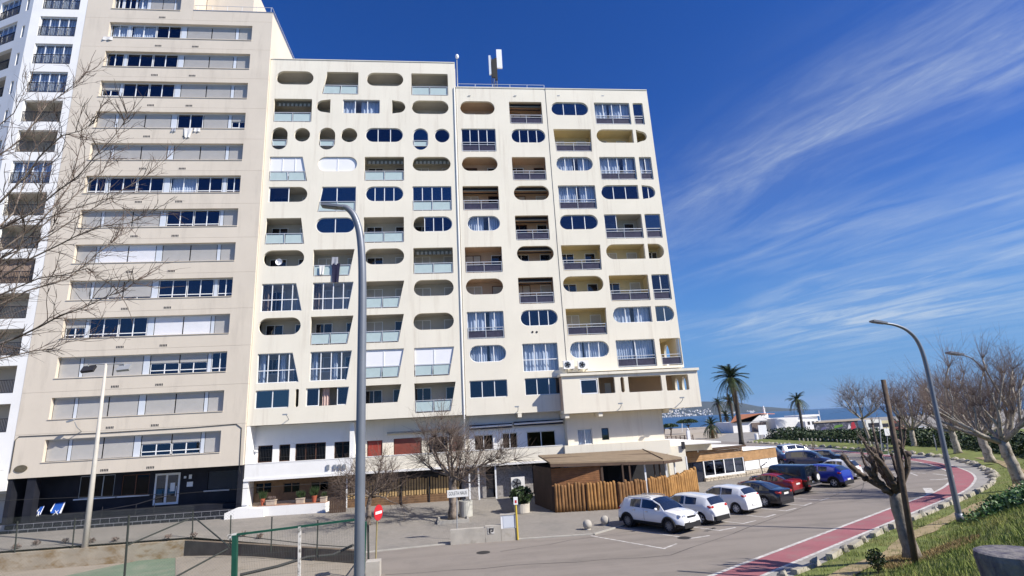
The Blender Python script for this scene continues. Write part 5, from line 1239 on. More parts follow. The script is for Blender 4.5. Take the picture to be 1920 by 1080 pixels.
    def x_nose(z): return min([x for x in xs_ if interp(S['top'], x) >= z] or [0])
    kl = S.get('lampk', 1.0)
    for s in (1, -1):
        xn = x_nose(zH); h = MB(); h.ball((xn + .03, s * (surf(xn + .05, zH - .05) - .20), zH), .055, .15, .075 * kl, 12, 8); h.ball((xn + .20, s * (surf(xn + .2, zH) - .028), zH + .03), .17, .04, .065 * kl, 12, 8); h.build('headlight', M['lamp'], c, local=True, smooth=True)
        xt = x_tail(zT); h = MB(); h.ball((xt - .015, s * (surf(xt - .05, zT - .05) - .17), zT), .04, .15, .085 * kl, 12, 8); h.ball((xt - .15, s * (surf(xt - .15, zT) - .022), zT + .01), .15, .036, .08 * kl, 12, 8); h.build('tail_light', M['tail'], c, local=True, smooth=True)
        mxx = S['ws'][0] + S.get('mdx', .42); zm = interp(S['belt'], mxx) + .07; h = MB(); h.ball((mxx, s * (hw + .06), zm), .07, .11, .075, 10, 6); h.tube([(mxx, s * (hw * .9), zm - .05), (mxx, s * (hw + .03), zm - .02)], .025, 5, m=0); h.build('wing_mirror', paint if not S.get('blackmirror') else M['cladding'], c, local=True, smooth=True)
        for dx in S.get('handles', ()):
            zz_ = interp(S['belt'], dx) - .12; h = MB(); h.box(dx - .09, dx + .09, s * (surf(dx, zz_) - .006), s * (surf(dx, zz_) + .028), zz_ - .015, zz_ + .015); h.build('door_handle', M['chrome'] if S.get('chrome') else paint, c, local=True)
        for dx in S.get('seams', ()):
            h = MB(); pts = [(dx, s * (surf(dx, z) + .002), z) for z in (sill + .12, .5, .65, interp(S['belt'], dx) - .03)]; h.tube(pts, .008, 4); h.build('door_seam', M['cladding'], c, local=True)
    bw = hw * (1 - S.get('tailk', .10)) * .95; fwid = hw * (1 - S.get('nosek', .17)) * .95
    lo = sill
    b = MB(); b.box(L - .10, L + .018, -bw * .97, bw * .97, lo - .02, lo + S.get('rb', .16)); b.build('rear_bumper', M['cladding'], c, local=True)
    b = MB(); b.box(-.018, .10, -fwid * .97, fwid * .97, lo, lo + S.get('fb', .14)); b.build('front_bumper', M['cladding'], c, local=True)
    b = MB(); b.box(-.02, .04, -fwid * .48, fwid * .48, S.get('gz', .52), S.get('gz', .52) + S.get('gh', .09)); b.build('grille', M['cladding'], c, local=True)
    xr_p = x_tail(S.get('rpz', .62) - .05) + .012; xf_p = min(x_nose(S.get('fpz', .40) - .05) - .02, -.02)
    for x0, x1, zp in ((xf_p - .016, xf_p, S.get('fpz', .40)), (xr_p, xr_p + .018, S.get('rpz', .62))):
        b = MB(); b.box(x0, x1, -.26, .26, zp - .055, zp + .055); pl_ = b.build('number_plate', M['plate'], c, local=True)
    if S.get('rails'):
        for s in (1, -1):
            i0, i1 = S['rails']; b = MB(); pts = [(x, s * (surf(x, interp(S['top'], x) - .03) * 1.0 - .02), interp(S['top'], x) + .035) for x in [i0 + (i1 - i0) * k / 6 for k in range(7)]]; b.tube(pts, .022, 5); b.build('roof_rail', M['chrome'], c, local=True)
    return c
def hatch(L, W, H, paint, nose=.70, hood=.92, beltf=.90, beltr=1.0, ws=(1.0, 1.75), rf=.62, rear=(.34, .06), **kw):
    """profile of a two-box car"""
    x0, x1 = ws; rs = L - rear[0] * 1.0
    top = [(0, nose - .14), (.04, nose - .03), (.16, nose + .06), (.45, hood - .07), (x0, hood), (x0 + .35, hood + (H - hood) * .56), (x1, H - .045), (x1 + .5, H), (L * rf, H - .005), (L - rear[0] - .35, H - .05), (L - rear[0], H - .12), (L - rear[1] - .02, beltr + .02), (L - rear[1] + .03, beltr - .12), (L, .60)]
    d = dict(L=L, W=W, paint=paint, top=top, belt=[(0, nose - .25), (x0, beltf - .02), (x1, beltf + .02), (L - .5, beltr), (L, beltr - .25)], ws=(x0, x1), rw=(L - rear[0], L - rear[1] - .02), wr=.31, wheels=(.80, L - .72), side=[(x0 + .28, x0 + 1.45), (x0 + 1.55, L - rear[0] - .55)])
    d.update(kw); d['cuts'] = [x0, x1, x0 + .28, x0 + 1.45, x0 + 1.55, L - rear[0], L - rear[1] - .02, L - rear[0] - .55] + [v for s in d['side'] for v in s]
    return d
def saloon(L, W, H, paint, ws=(1.35, 2.15), rw=(3.35, 3.95), boot=1.02, **kw):
    x0, x1 = ws
    top = [(0, .56), (.05, .66), (.2, .74), (x0, .93), (x0 + .4, 1.17), (x1, H - .04), (x1 + .55, H), (rw[0] - .1, H - .07), (rw[1], boot + .03), (L - .15, boot), (L - .03, boot - .06), (L, .64)]
    d = dict(L=L, W=W, paint=paint, top=top, belt=[(0, .48), (x0, .90), (L - .6, .96), (L, .80)], ws=(x0, x1), rw=(rw[0], rw[1]), wr=.325, wheels=(.88, L - 1.02), side=[(x0 + .35, x0 + 1.55), (x0 + 1.62, rw[0] + .15)], tumble=.70)
    d.update(kw); d['cuts'] = [x0, x1, rw[0], rw[1]] + [v for s in d['side'] for v in s]; return d
random.seed(5)
white = car_paint('white_car_paint', (.74, .75, .77)); silver = car_paint('silver_white_paint', (.66, .67, .69)); black = car_paint('black_blue_paint', (.007, .008, .016)); red = car_paint('dark_red_paint', (.23, .012, .015))
blue = car_paint('bright_blue_paint', (.008, .022, .30)); navy = car_paint('navy_paint', (.018, .026, .09)); grey = car_paint('silver_paint', (.50, .52, .55), .3); dgreen = car_paint('black_green_paint', (.008, .008, .009))
BAY = atan2(-.86, .51)                       # direction from the plaza towards the road
def place(ref, refx, side, heading, spec):
    """origin of a car whose near-side wheel at body x = refx stands on the ground point ref"""
    hw_ = spec['W'] / 2 - .1; ux = Vector((cos(heading), sin(heading))); uy = Vector((-sin(heading), cos(heading)))
    o = Vector(ref) - ux * refx - uy * side * hw_; return (o.x, o.y, 0.004)
FWD = BAY + pi                               # body +x (nose to tail) when the nose points at the road
def by_wheel(px, py, wi, side, heading, spec): return place(gnd(px, py), spec['wheels'][wi], side, heading, spec)
# nose-out car: nose towards the road -> +x (towards the tail) points at the plaza
s = hatch(4.27, 1.80, 1.60, white, nose=.80, hood=1.04, beltf=1.02, beltr=1.08, ws=(1.05, 1.85), rear=(.42, .10), clad=True, wr=.345, sill=.26, darkrim=True, spokes=10, hz=.80, hl=(.12, .13, .11), hx=.22, tz=.92, gz=.74, gh=.07, fb=.26, rb=.26, fpz=.56, handles=(2.15, 3.0), seams=(2.35,), rails=(2.0, 3.6), rpz=.8, nosek=.22, chrome=True)
make_car('parked_car', 'white crossover with black wheel arches parked nose out at the near end of the row', by_wheel(1257.5, 1000, 0, 1, FWD, s), FWD, s)
IN = BAY                                      # nose-in cars: tail towards the road
s = hatch(4.20, 1.76, 1.47, silver, rear=(.36, .08), tz=.90, tl=(.09, .19, .115), tx=.06, rb=.22, rpz=.66, side=[(1.3, 2.45), (2.55, 3.25)], handles=(2.3,), seams=(2.5, 1.35), spokes=5)
make_car('parked_car', 'silver-white three-door hatchback with large red tail lights parked between two white cars', by_wheel(1317, 984, 1, -1, IN, s), IN, s)
s = hatch(3.95, 1.70, 1.50, white, rear=(.40, .12), beltf=.93, beltr=1.08, tz=.98, tl=(.10, .15, .12), tx=.07, rb=.07, rpz=.52, handles=(2.1, 2.85), seams=(2.4,), spokes=8, side=[(1.25, 2.3), (2.36, 3.05)])
make_car('parked_car', 'white five-door hatchback with rising window line parked beside the black coupe', by_wheel(1383, 964, 1, -1, IN, s), IN, s)
s = saloon(4.58, 1.78, 1.40, black, tl=(.12, .2, .10), tx=.06, tz=.86, rpz=.80, rb=.16, spokes=7, handles=(2.5,), seams=(2.85,), side=[(1.7, 2.85), (2.9, 3.5)], chrome=True)
make_car('parked_car', 'black-blue coupe with chrome window line parked beside the red car', by_wheel(1436, 951, 1, -1, IN, s), IN, s)
s = saloon(4.25, 1.75, 1.38, red, ws=(1.2, 2.0), rw=(3.1, 3.75), tz=.86, tl=(.11, .19, .11), tx=.06, rpz=.75, spokes=5)
make_car('parked_car', 'dark red car parked between the black coupe and the black off-roader', (*(Vector(gnd(1489, 931)) - Vector((cos(IN), sin(IN))) * 4.2 - Vector((-sin(IN), cos(IN))) * -.75), .004), IN, s)
# black off-roader with a spare wheel on the tail
top = [(0, .75), (.05, .95), (.2, 1.02), (1.25, 1.10), (1.3, 1.12), (1.75, 1.80), (2.0, 1.84), (4.1, 1.86), (4.30, 1.80), (4.38, 1.12), (4.42, .75)]
s = dict(L=4.42, W=1.84, paint=dgreen, top=top, belt=[(0, .80), (1.3, 1.08), (4.2, 1.12), (4.42, 1.0)], ws=(1.3, 1.75), rw=(4.30, 4.38), wr=.40, wheels=(.85, 3.45), side=[(1.65, 2.5), (2.6, 4.0)], cuts=[1.3, 1.75, 1.65, 2.5, 2.6, 4.0, 4.3, 4.38], tumble=.84, sill=.42, clad=True, tz=.85, hz=.85, tl=(.05, .09, .15), nosek=.06, tailk=.04, rb=.2, rpz=.75, blackmirror=True, tx=.05)
c4 = make_car('off_roader', 'tall black off-roader with a white-covered spare wheel on its tail', by_wheel(1493, 925, 1, -1, IN, s), IN, s)
mb = MB(); mb.lathe((4.58, .22, 1.05), [(.10, -.12), (.34, -.12), (.36, -.02), (.34, .08), (.05, .09)], 22, axis='X'); mb.build('spare_wheel', M['tyre'], c4, local=True)
mb = MB(); mb.lathe((4.675, .22, 1.05), [(.21, -.005), (.21, .012), (.01, .014)], 20, axis='X'); mb.build('spare_cover', M['plate'], c4, local=True)
mb = MB(); mb.box(4.38, 4.50, -.75, -.35, .9, 1.15); mb.box(4.40, 4.55, -.85, .85, .50, .60); mb.build('bumper', M['chrome'], c4, local=True)
mb = MB(); mb.tube([(1.2, -.80, 1.0), (1.15, -.82, 1.75), (1.5, -.80, 1.95)], .04, 6); mb.build('snorkel', M['cladding'], c4, local=True)
s = hatch(4.33, 1.80, 1.56, blue, nose=.78, hood=1.0, beltf=1.0, beltr=1.16, ws=(1.05, 1.85), rear=(.55, .12), clad=True, wr=.34, tz=1.0, tl=(.14, .18, .08), tx=.07, rb=.26, spokes=5, darkrim=False, rpz=.55)
make_car('parked_car', 'bright blue crossover parked in front of a white hatchback', by_wheel(1566, 914, 1, -1, IN, s), IN, s)
s = hatch(3.85, 1.68, 1.52, white, rear=(.36, .08), tz=.95, rb=.2)
make_car('parked_car', 'white hatchback almost hidden behind the bright blue crossover', (*(Vector(gnd(1609, 900)) - Vector((cos(IN), sin(IN))) * 3.85 - Vector((-sin(IN), cos(IN))) * -.5), .004), IN, s)
D2 = atan2(-.3, 1.0)
s = hatch(4.25, 1.76, 1.64, navy, nose=.76, hood=1.0, beltf=.98, beltr=1.02, ws=(.85, 1.75), rear=(.22, .05))
make_car('parked_car', 'dark blue people carrier parked beyond the off-roader', (37.0, 52.2, .004), FWD - .1 + .35, s)
s = hatch(3.75, 1.68, 1.42, black, nose=.76, hood=.95, ws=(1.1, 1.55), rear=(.2, .05), beltf=.96, beltr=1.0)
make_car('parked_car', 'small black car with rounded roof parked beyond the bright blue crossover', (40.2, 54.2, .004), FWD + .25, s)
s = hatch(4.30, 1.75, 1.64, grey, nose=.80, hood=1.02, beltf=1.0, beltr=1.04, ws=(.75, 1.8), rear=(.25, .05))
make_car('parked_car', 'silver people carrier at the far end of the car park beside a small kerb island', (*gnd(1517, 856), .004), pi + .12, s)
s = hatch(4.6, 1.85, 1.95, navy, nose=.9, hood=1.15, beltf=1.15, beltr=1.2, ws=(.8, 1.5), rear=(.12, .03))
make_car('parked_van', 'dark blue van half hidden behind the pavilion corner', (36.2, 57.8, .004), FWD + .3, s)
# ================================================================== trees and plants
M['bark_pale'] = mat('pale_plane_bark', (0.46, 0.41, 0.34), .9, .3, 2.5, .5, 9, dirt=(.20, .17, .13), dscale=3.0, dlo=.5, dhi=.62)
M['bark_dark'] = mat('dark_knobby_bark', (0.115, 0.085, 0.065), .95, .35, 4, .7, 9)
M['bark_trunk'] = mat('grey_trunk_bark', (0.30, 0.265, 0.22), .95, .35, 3, .8, 9, dirt=(.12, .10, .08), dscale=2.4, dlo=.48, dhi=.66, streak=(2, 2, .6))
M['bark_limb'] = mat('brown_limb_bark', (0.15, 0.115, 0.092), .95, .4, 4, .8, 9, dirt=(.06, .045, .035), dscale=2.6, dlo=.45, dhi=.6)
M['twig_dark'] = mat('dark_brown_twig', (0.115, 0.085, 0.07), .9, .3, 2)
M['bark_mid'] = mat('grey_brown_bark', (0.27, 0.22, 0.18), .95, .4, 3, .7, 9, dirt=(.07, .052, .04), dscale=2.2, dlo=.45, dhi=.6)
M['twig'] = mat('brown_twig', (0.20, 0.152, 0.13), .9, .3, 2)
M['twig_grey'] = mat('grey_twig', (0.20, 0.175, 0.165), .9, .3, 2)
M['leaf'] = mat('dark_leaf', (0.035, 0.062, 0.018), .55, .5, 3, spec=.35)
M['leaf_ivy'] = mat('ivy_leaf', (0.075, 0.155, 0.045), .45, .5, 2.5, spec=.45)
M['blade'] = mat('grass_blade', (0.20, 0.255, 0.06), .8, .45, 1.3, dirt=(.36, .33, .11), dscale=1.1, dlo=.5, dhi=.65)
M['blade_dry'] = mat('dry_grass_blade', (0.36, 0.27, 0.13), .85, .35, 2)
M['frond'] = mat('palm_frond', (0.045, 0.066, 0.022), .6, .4, .8, spec=.3); M['frond_dry'] = mat('dry_frond', (.17, .11, .05), .85, .3, 2); M['palm_bark'] = mat('palm_bark', (.082, .074, .064), .95, .35, 3, .8, 6)
def rvec(rng): 
    while True:
        v = Vector((rng.uniform(-1, 1), rng.uniform(-1, 1), rng.uniform(-1, 1)))
        if .01 < v.length < 1: return v.normalized()
def limb(rng, p, d, L, n, wob, lift):
    pts = [Vector(p)]; d = Vector(d).normalized()
    for i in range(n):
        d = (d + rvec(rng) * wob + Vector((0, 0, lift))).normalized(); pts.append(pts[-1] + d * (L / n))
    return pts, d
def plane_tree(label, base, h_fork, r, limbs, limb_len, twigs, twig_len, seed, lean=(0, 0), bark='bark_pale', spread=.9, tw='twig', knobs=0, group=None, trad=.016, cat='tree', upr=.75, taper=.55, wob=.16, lift=.10, el0=(.25, .75), lr=.62):
    rng = random.Random(seed); t = thing('bare_tree', label, cat, tuple(base), 0, group)
    tr = MB(); top = Vector((lean[0], lean[1], h_fork)); n = 7
    pts = [top * (k / n) + Vector((rng.uniform(-.05, .05), rng.uniform(-.05, .05), 0)) * (k > 0) for k in range(n + 1)]
    tr.tube(pts, [r * (1.35 if k == 0 else 1.08 - .2 * k / n) for k in range(n + 1)], 10)
    tips = []; body = []
    if knobs: tr.build('trunk', M['bark_trunk'], t, local=True, smooth=True); tr = MB()
    for i in range(limbs):
        a = 2 * pi * (i + rng.uniform(-.25, .25)) / limbs; el = rng.uniform(*el0)
        d = Vector((cos(a) * spread, sin(a) * spread, el))
        L = limb_len * rng.uniform(.75, 1.2); pts, dd = limb(rng, top - Vector((0, 0, r * .5)), d, L, 6, wob, lift)
        rr = [r * lr * (1 - taper * k / 6) for k in range(7)]
        tr.tube(pts, rr, 7); tips.append((pts[-1], dd, rr[-1])); body += [(p, dd, q) for p, q in zip(pts[2:], rr[2:])]
        for j in range(rng.choice((1, 2, 2))):
            k = rng.randint(2, 4); d2 = (dd + rvec(rng) * .8 + Vector((0, 0, .35))).normalized(); p2, dd2 = limb(rng, pts[k], d2, L * rng.uniform(.45, .8), 4, .2, .14)
            r2 = [rr[k] * .75 * (1 - .5 * q / 4) for q in range(5)]; tr.tube(p2, r2, 6); tips.append((p2[-1], dd2, r2[-1])); body += [(p, dd2, q) for p, q in zip(p2[1:], r2[1:])]
        if knobs:
            for q in range(knobs): p, _, rad = rng.choice(body); tr.ball(p + rvec(rng) * rad * .6, rad * rng.uniform(.5, 1.0), None, None, 7, 5)
    for p, d, rad in tips: tr.ball(p, rad * 1.5, None, None, 8, 6)
    tr.build('limb' if knobs else 'trunk', M[bark], t, local=True, smooth=True)
    cr = MB(); src = tips * 3 + body
    for i in range(twigs):
        p, d, rad = rng.choice(src); d2 = (d * .5 + rvec(rng) * .6 + Vector((0, 0, upr))).normalized(); L = twig_len * (rng.uniform(.25, .8) if rng.random() < .55 else rng.uniform(.7, 1.2))
        pts, dd = limb(rng, p, d2, L, 3, .17, .05); cr.tube(pts, [trad, trad * .75, trad * .5, trad * .22], 3, cap=False)
        for j in range(2):
            k = rng.randint(1, 2); p2, _ = limb(rng, pts[k], (dd + rvec(rng) * .9).normalized(), L * rng.uniform(.25, .5), 2, .2, .05); cr.tube(p2, [trad * .55, trad * .4, trad * .18], 3, cap=False)
    cr.build('crown', M[tw], t, local=True); return t
def g3(px, py, z): x, y = gnd(px, py, z); return Vector((x, y, z))
G = 'bare plane trees along the curved verge'
KW = dict(group=G, upr=.32, wob=.22, lift=.13, el0=(.15, .95), taper=.6, lr=.5)
plane_tree('slender bare tree with a thin white trunk, farthest of the verge row, before the sea', g3(1634, 836, .1), 3.9, .19, 8, 3.8, 520, 2.6, 101, (-.55, 0), tw='twig_grey', trad=.017, **KW)
plane_tree('bare tree with a short white trunk standing behind the dark leaning timber pole', g3(1716, 840, .2), 2.3, .30, 10, 4.6, 800, 2.9, 102, trad=.017, **KW)
plane_tree('bare tree with a white trunk seen just right of the tall curved street lamp', g3(1797, 850, .3), 2.4, .32, 10, 4.0, 720, 2.5, 103, (-.2, 0), trad=.015, **KW)
plane_tree('bare tree with a thick brownish trunk second from the right of the verge row', g3(1857, 866, .4), 2.4, .34, 11, 4.4, 900, 2.6, 104, (-.25, 0), trad=.013, **KW)
plane_tree('large bare tree with thick pale limbs at the right edge of the photo', g3(1914, 905, .7), 2.5, .31, 11, 4.2, 1100, 2.4, 105, (-.5, 0), trad=.010, **KW)
# pollarded tree close by
PT = g3(1711, 1046, .55)
plane_tree('knobby pollarded tree with stubby dark limbs on the verge beside the timber pole', PT, 2.15, .23, 8, 1.75, 170, .5, 78, (-.05, .1), bark='bark_limb', spread=.8, knobs=70, trad=.009, tw='twig', taper=.38, wob=.26, lift=.16, el0=(.5, 1.3), lr=.54)
# plaza trees in front of the shop fronts
p = gp(850, 973)
plane_tree('bushy bare tree with a stout grey trunk behind the white street name sign', p, 2.6, .26, 11, 2.9, 1150, 1.9, 201, bark='bark_mid', spread=1.15, trad=.012, tw='twig_dark', upr=.06, wob=.3, lift=.03, el0=(.1, 1.2), lr=.42, taper=.75)
p = gp(690, 984)
plane_tree('small bushy bare tree partly hidden by the tall lamp post', p, 1.7, .15, 11, 2.1, 800, 1.4, 202, (.1, 0), bark='bark_mid', spread=1.2, trad=.011, tw='twig_dark', upr=.03, wob=.3, lift=.02, el0=(.0, .9), lr=.40, taper=.75)
# bare boughs reaching in from the left edge
rng = random.Random(9); BY = 14.0
bp = at(-150, 900, BY); LB = thing('bare_tree', 'bare tree whose thin boughs reach before the white tower from the left edge', 'tree', (bp.x, BY, -1.35))
tr = MB(); fork = Vector((bp.x - .1, BY, 3.6)); tr.tube([(bp.x, BY, -1.4), (bp.x + .1, BY, 1.2), fork, fork + Vector((.1, .3, 3.5)), fork + Vector((.5, .3, 6.5))], [.24, .19, .16, .12, .07], 9)
tw = MB()
PL = [[(-60, 470), (60, 395), (150, 330), (215, 260), (240, 205)], [(-60, 515), (90, 440), (180, 385), (270, 330), (318, 292)], [(-60, 565), (60, 482), (140, 440), (240, 415), (300, 392)], [(-60, 335), (40, 262), (90, 195), (140, 160), (168, 132)],
      [(-60, 665), (40, 628), (110, 590), (200, 560), (262, 522)], [(-60, 690), (60, 662), (130, 642), (195, 628)], [(-60, 425), (50, 330), (110, 255), (187, 228)], [(-60, 605), (50, 545), (130, 520), (190, 470), (228, 440)],
      [(-60, 285), (30, 212), (62, 150)], [(-60, 505), (70, 420), (130, 350), (150, 270), (163, 215)], [(-60, 545), (30, 470), (75, 380), (80, 300)], [(-60, 640), (20, 560), (60, 470), (120, 395)], [(-60, 440), (90, 405), (200, 372), (240, 395)], [(-60, 530), (110, 400), (190, 320), (212, 290)],
      [(-60, 585), (70, 520), (160, 505), (215, 540)], [(-60, 470), (30, 400), (60, 290), (110, 230)]]
for i, pl_ in enumerate(PL):
    yy = BY + rng.uniform(-1.6, 1.6); pts = [at(px, py, yy + .25 * k * (1 if i % 2 else -1)) for k, (px, py) in enumerate(pl_)]
    root = fork + Vector((rng.uniform(-.05, .15), rng.uniform(0, .2), max(0, (pts[0].z - fork.z) * .6))); n = len(pts); r0 = rng.uniform(.017, .028)
    fine = [root]
    for a, b in zip([root] + pts[:-1], pts):
        for k in (1, 2): fine.append(a + (b - a) * k / 2 + rvec(rng) * .05)
    tr.tube(fine, [r0 * (1.25 - 1.08 * k / (len(fine) - 1)) for k in range(len(fine))], 5)
    for k in range(3, len(fine)):
        for q in range(rng.choice((4, 5, 5, 6))):
            f = fine[k - 1] + (fine[k] - fine[k - 1]) * rng.random(); d = (fine[k] - fine[k - 1]).normalized() + rvec(rng) * .75; L = rng.uniform(.35, 1.05)
            pp_, dd = limb(rng, f, d, L, 4, .25, .04); rr = .0095 * rng.uniform(.7, 1.2); tw.tube(pp_, [rr, rr * .85, rr * .7, rr * .55, rr * .4], 3, cap=False)
            for w in range(3):
                e = rng.randint(1, 3); p3, _ = limb(rng, pp_[e], dd + rvec(rng) * .9, L * rng.uniform(.25, .55), 2, .25, .04); tw.tube(p3, [rr * .6, rr * .5, rr * .3], 3, cap=False)
tr.build('trunk', M['bark_mid'], LB, smooth=True); tw.build('crown', M['twig_dark'], LB)
# ---- palms
def frond_mesh(L, droop, nleaf, wl, seed, m):
    rng = random.Random(seed); mb = MB(); pts = []
    for k in range(9): t = k / 8; pts.append(Vector((L * t * (1 - .12 * t), 0, L * (.32 * t - droop * t * t))))
    mb.tube(pts, [.035 * (1 - .8 * k / 8) for k in range(9)], 4)
    for k in range(nleaf):
        t = .12 + .86 * k / nleaf; q = t * 8; i = min(int(q), 7); p = pts[i] + (pts[i + 1] - pts[i]) * (q - i); d = (pts[i + 1] - pts[i]).normalized(); ll = wl * (1 - .55 * abs(t - .45)) * rng.uniform(.85, 1.1)
        for s in (1, -1):
            tip = p + d * ll * .75 + Vector((0, s * ll * .75, -ll * rng.uniform(.05, .35))); w = d * .035
            mb.add([p - w, p + w, tip], [(0, 1, 2)])
    return mb.mesh('frond', m)
FR = [frond_mesh(3.0, .62, 46, .55, k, M['frond']) for k in range(2)] + [frond_mesh(3.0, 1.15, 40, .5, 5, M['frond'])]
FRD = frond_mesh(2.6, 1.5, 34, .45, 9, M['frond_dry'])
def palm(label, base, h, r, n, s, seed, dry=0, group='palms by the beach'):
    rng = random.Random(seed); t = thing('palm_tree', label, 'palm', tuple(base), 0, group)
    tr = MB(); pts = [Vector((.25 * sin(k * .35) * h / 14, .1 * sin(k * .5), h * k / 12)) for k in range(13)]
    tr.tube(pts, [r * (1.25 if k == 0 else 1 if k < 10 else 1.15) for k in range(13)], 9); tr.ball(pts[-1], r * 1.7, r * 1.7, r * 2.2, 10, 7); tr.build('trunk', M['palm_bark'], t, local=True, smooth=True)
    for i in range(n):
        el = rng.uniform(-.35, 1.25); a = 2.4 * i + rng.uniform(-.2, .2); link_mesh('frond', FR[2] if el < .25 else FR[rng.randint(0, 1)], t, tuple(pts[-1] + Vector((0, 0, r))), (rng.uniform(-.3, .3), -el, a), (s * rng.uniform(.85, 1.1),) * 3)
    for i in range(dry): link_mesh('frond', FRD, t, tuple(pts[-1] - Vector((0, 0, r))), (0, rng.uniform(.1, .5), 2.4 * i), (s * .9,) * 3)
palm('tall palm with a thick dark trunk rising behind the wooden pavilion', g3(1391, 834, 0), 11.6, .42, 64, 1.28, 1, 10)
palm('slim palm left of the tall palm in front of the bay', g3(1353, 803, 0), 9.6, .42, 42, 1.15, 2, 6)
palm('palm with a bushy crown directly behind the tall palm trunk', g3(1376, 800, 0), 10.6, .5, 46, 1.5, 3, 6)
palm('palm in front of the white flat-roofed beach hut', g3(1505, 806, 0), 8.0, .38, 46, 1.12, 4, 5)
palm('short squat palm with brown lower fronds beside the sand', g3(1337, 822, 0), 2.6, .4, 40, 1.0, 5, 22)
palm('dark low palm beside the white wall of the red-roofed hut', g3(1366, 808, 0), 4.2, .4, 34, 1.0, 6, 4)
# ---- leaf masses
def leaf_mass(name, pts, size, m, seed, label=None, cat=None, kind=None, group=None, parent=None, up=.3):
    rng = random.Random(seed); mb = MB()
    for p in pts:
        n_ = (rvec(rng) + Vector((0, 0, up))).normalized(); a = n_.orthogonal().normalized(); a = Matrix.Rotation(rng.uniform(0, 6.28), 3, n_) @ a; b = n_.cross(a); s = size * rng.uniform(.6, 1.3)
        mb.add([p - a * s * .5, p + b * s * .32 , p + a * s * .6, p - b * s * .32], [(0, 1, 2, 3)])
    o = mb.build(name, m, parent); return tag(o, label, cat, group, kind)
def on_bank(i, t): q = VERGE[i] + VN[i] * (t + .05); return Vector((q.x, q.y, bank_h(t, VERGE[i])))
rng = random.Random(31)
idx = [i for i in range(len(VERGE))]
def near_idx(x): return min(idx, key=lambda i: abs(VERGE[i].x - x))
P = []
ia, ib = near_idx(20.5), near_idx(40)
while len(P) < 26000:
    i = rng.randint(ia, ib); t = rng.uniform(2.6, 7.5); f = mnoise.noise(Vector((VERGE[i].x * .35, t * .5, 2.0))); 
    edge_ = sstep(2.5, 3.6, t - .5 * f) * (1 - sstep(5.6, 7.4, t + f)) * sstep(20, 23, VERGE[i].x + 2 * f)
    if rng.random() > edge_: continue
    q = on_bank(i, t); q += Vector((rng.uniform(-.4, .4), rng.uniform(-.4, .4), rng.random() ** .6 * (.22 + .55 * edge_ * (.6 + .8 * f)))); P.append(q)
leaf_mass('ground_cover', P, .17, M['leaf_ivy'], 1, kind='stuff', up=.6)
P = []
ia, ib = near_idx(36), len(VERGE) - 1
while len(P) < 30000:
    i = rng.randint(ia, ib); t = rng.uniform(4.0, 11.5); f = mnoise.noise(Vector((VERGE[i].x * .2, VERGE[i].y * .2, 7.0))); q = on_bank(i, t)
    P.append(q + Vector((rng.uniform(-.5, .5), rng.uniform(-.5, .5), rng.random() * (1.5 + .9 * f) * sstep(3.8, 5.5, t))))
leaf_mass('hedge', P, .34, M['leaf'], 2, kind='stuff', up=.5)
# grass blades on the bank
def blades(name, pts, h, w, m, seed):
    rng = random.Random(seed); mb = MB(); V, Fc = [], []
    for p in pts:
        a = rng.uniform(0, 6.28); hh = h * rng.uniform(.5, 1.3); d = Vector((cos(a), sin(a), 0)); l = Vector((rng.uniform(-.5, .5), rng.uniform(-.5, .5), 0)) * hh; b = len(V)
        V += [tuple(p - d * w), tuple(p + d * w), tuple(p + l + Vector((0, 0, hh)))]; Fc.append((b, b + 1, b + 2))
    mb.v = V; mb.f = Fc; mb.m = [0] * len(Fc); o = mb.build(name, m); o['kind'] = 'stuff'; return o
P = []; Q = []
ia, ib = near_idx(3), near_idx(44)
pt2 = Vector((PT.x, PT.y))
while len(P) < 75000:
    i = rng.randint(ia, ib); t = .15 + rng.random() ** .8 * 11.5; q = on_bank(i, t); d = hypot(q.x, q.y)
    if d < 2.6 or rng.random() > min(1.0, 14.0 / max(d, 1)): continue
    path = abs(t - 1.75 - .3 * mnoise.noise(Vector((VERGE[i].x * .3, 5, 0)))) < .34
    if path and rng.random() < .85: continue
    if t < 2.2 and mnoise.noise(Vector((q.x * .7, q.y * .7, 9))) > .12 and rng.random() < .8: continue
    q += Vector((rng.uniform(-.25, .25), rng.uniform(-.25, .25), -.02))
    dq = (Vector((q.x, q.y)) - pt2).length
    if (dq < 1.5 + .7 * mnoise.noise(Vector((q.x, q.y, 4))) and rng.random() < .8): Q.append(q)
    else: P.append(q)
blades('grass', P, .15, .012, M['blade'], 3)
for k in range(9000):
    a = rng.uniform(0, 6.28); r = 1.7 * sqrt(rng.random()); x, y = pt2.x + r * cos(a) + .4, pt2.y + r * sin(a) * .8 - .2; Q.append(Vector((x, y, bank_z(x, y))))
blades('dry_grass', Q, .09, .012, M['blade_dry'], 4)
# a dark sapling bush low on the verge, weeds by the court fence
def bush(label, base, r, h, n, size, seed, m='leaf', cat='shrub', name='shrub', stems=5, group=None):
    rng = random.Random(seed); t = thing(name, label, cat, tuple(base), 0, group); s = MB()
    for k in range(stems): a = rng.uniform(0, 6.28); s.tube([(0, 0, -.05), (cos(a) * r * .3, sin(a) * r * .3, h * .5), (cos(a) * r * .6, sin(a) * r * .6, h * .85)], [.02, .015, .008], 4)
    s.build('stem', M['bark_dark'], t, local=True); mb = MB()
    for k in range(n):
        v = rvec(rng) * (rng.random() ** .4); p = Vector((v.x * r, v.y * r, h * .55 + v.z * h * .45)); n_ = rvec(rng); a = n_.orthogonal().normalized(); b = n_.cross(a); q = size * rng.uniform(.6, 1.3)
        mb.add([p - a * q * .5, p + b * q * .3, p + a * q * .6, p - b * q * .3], [(0, 1, 2, 3)])
    mb.build('foliage', M[m], t, local=True); return t
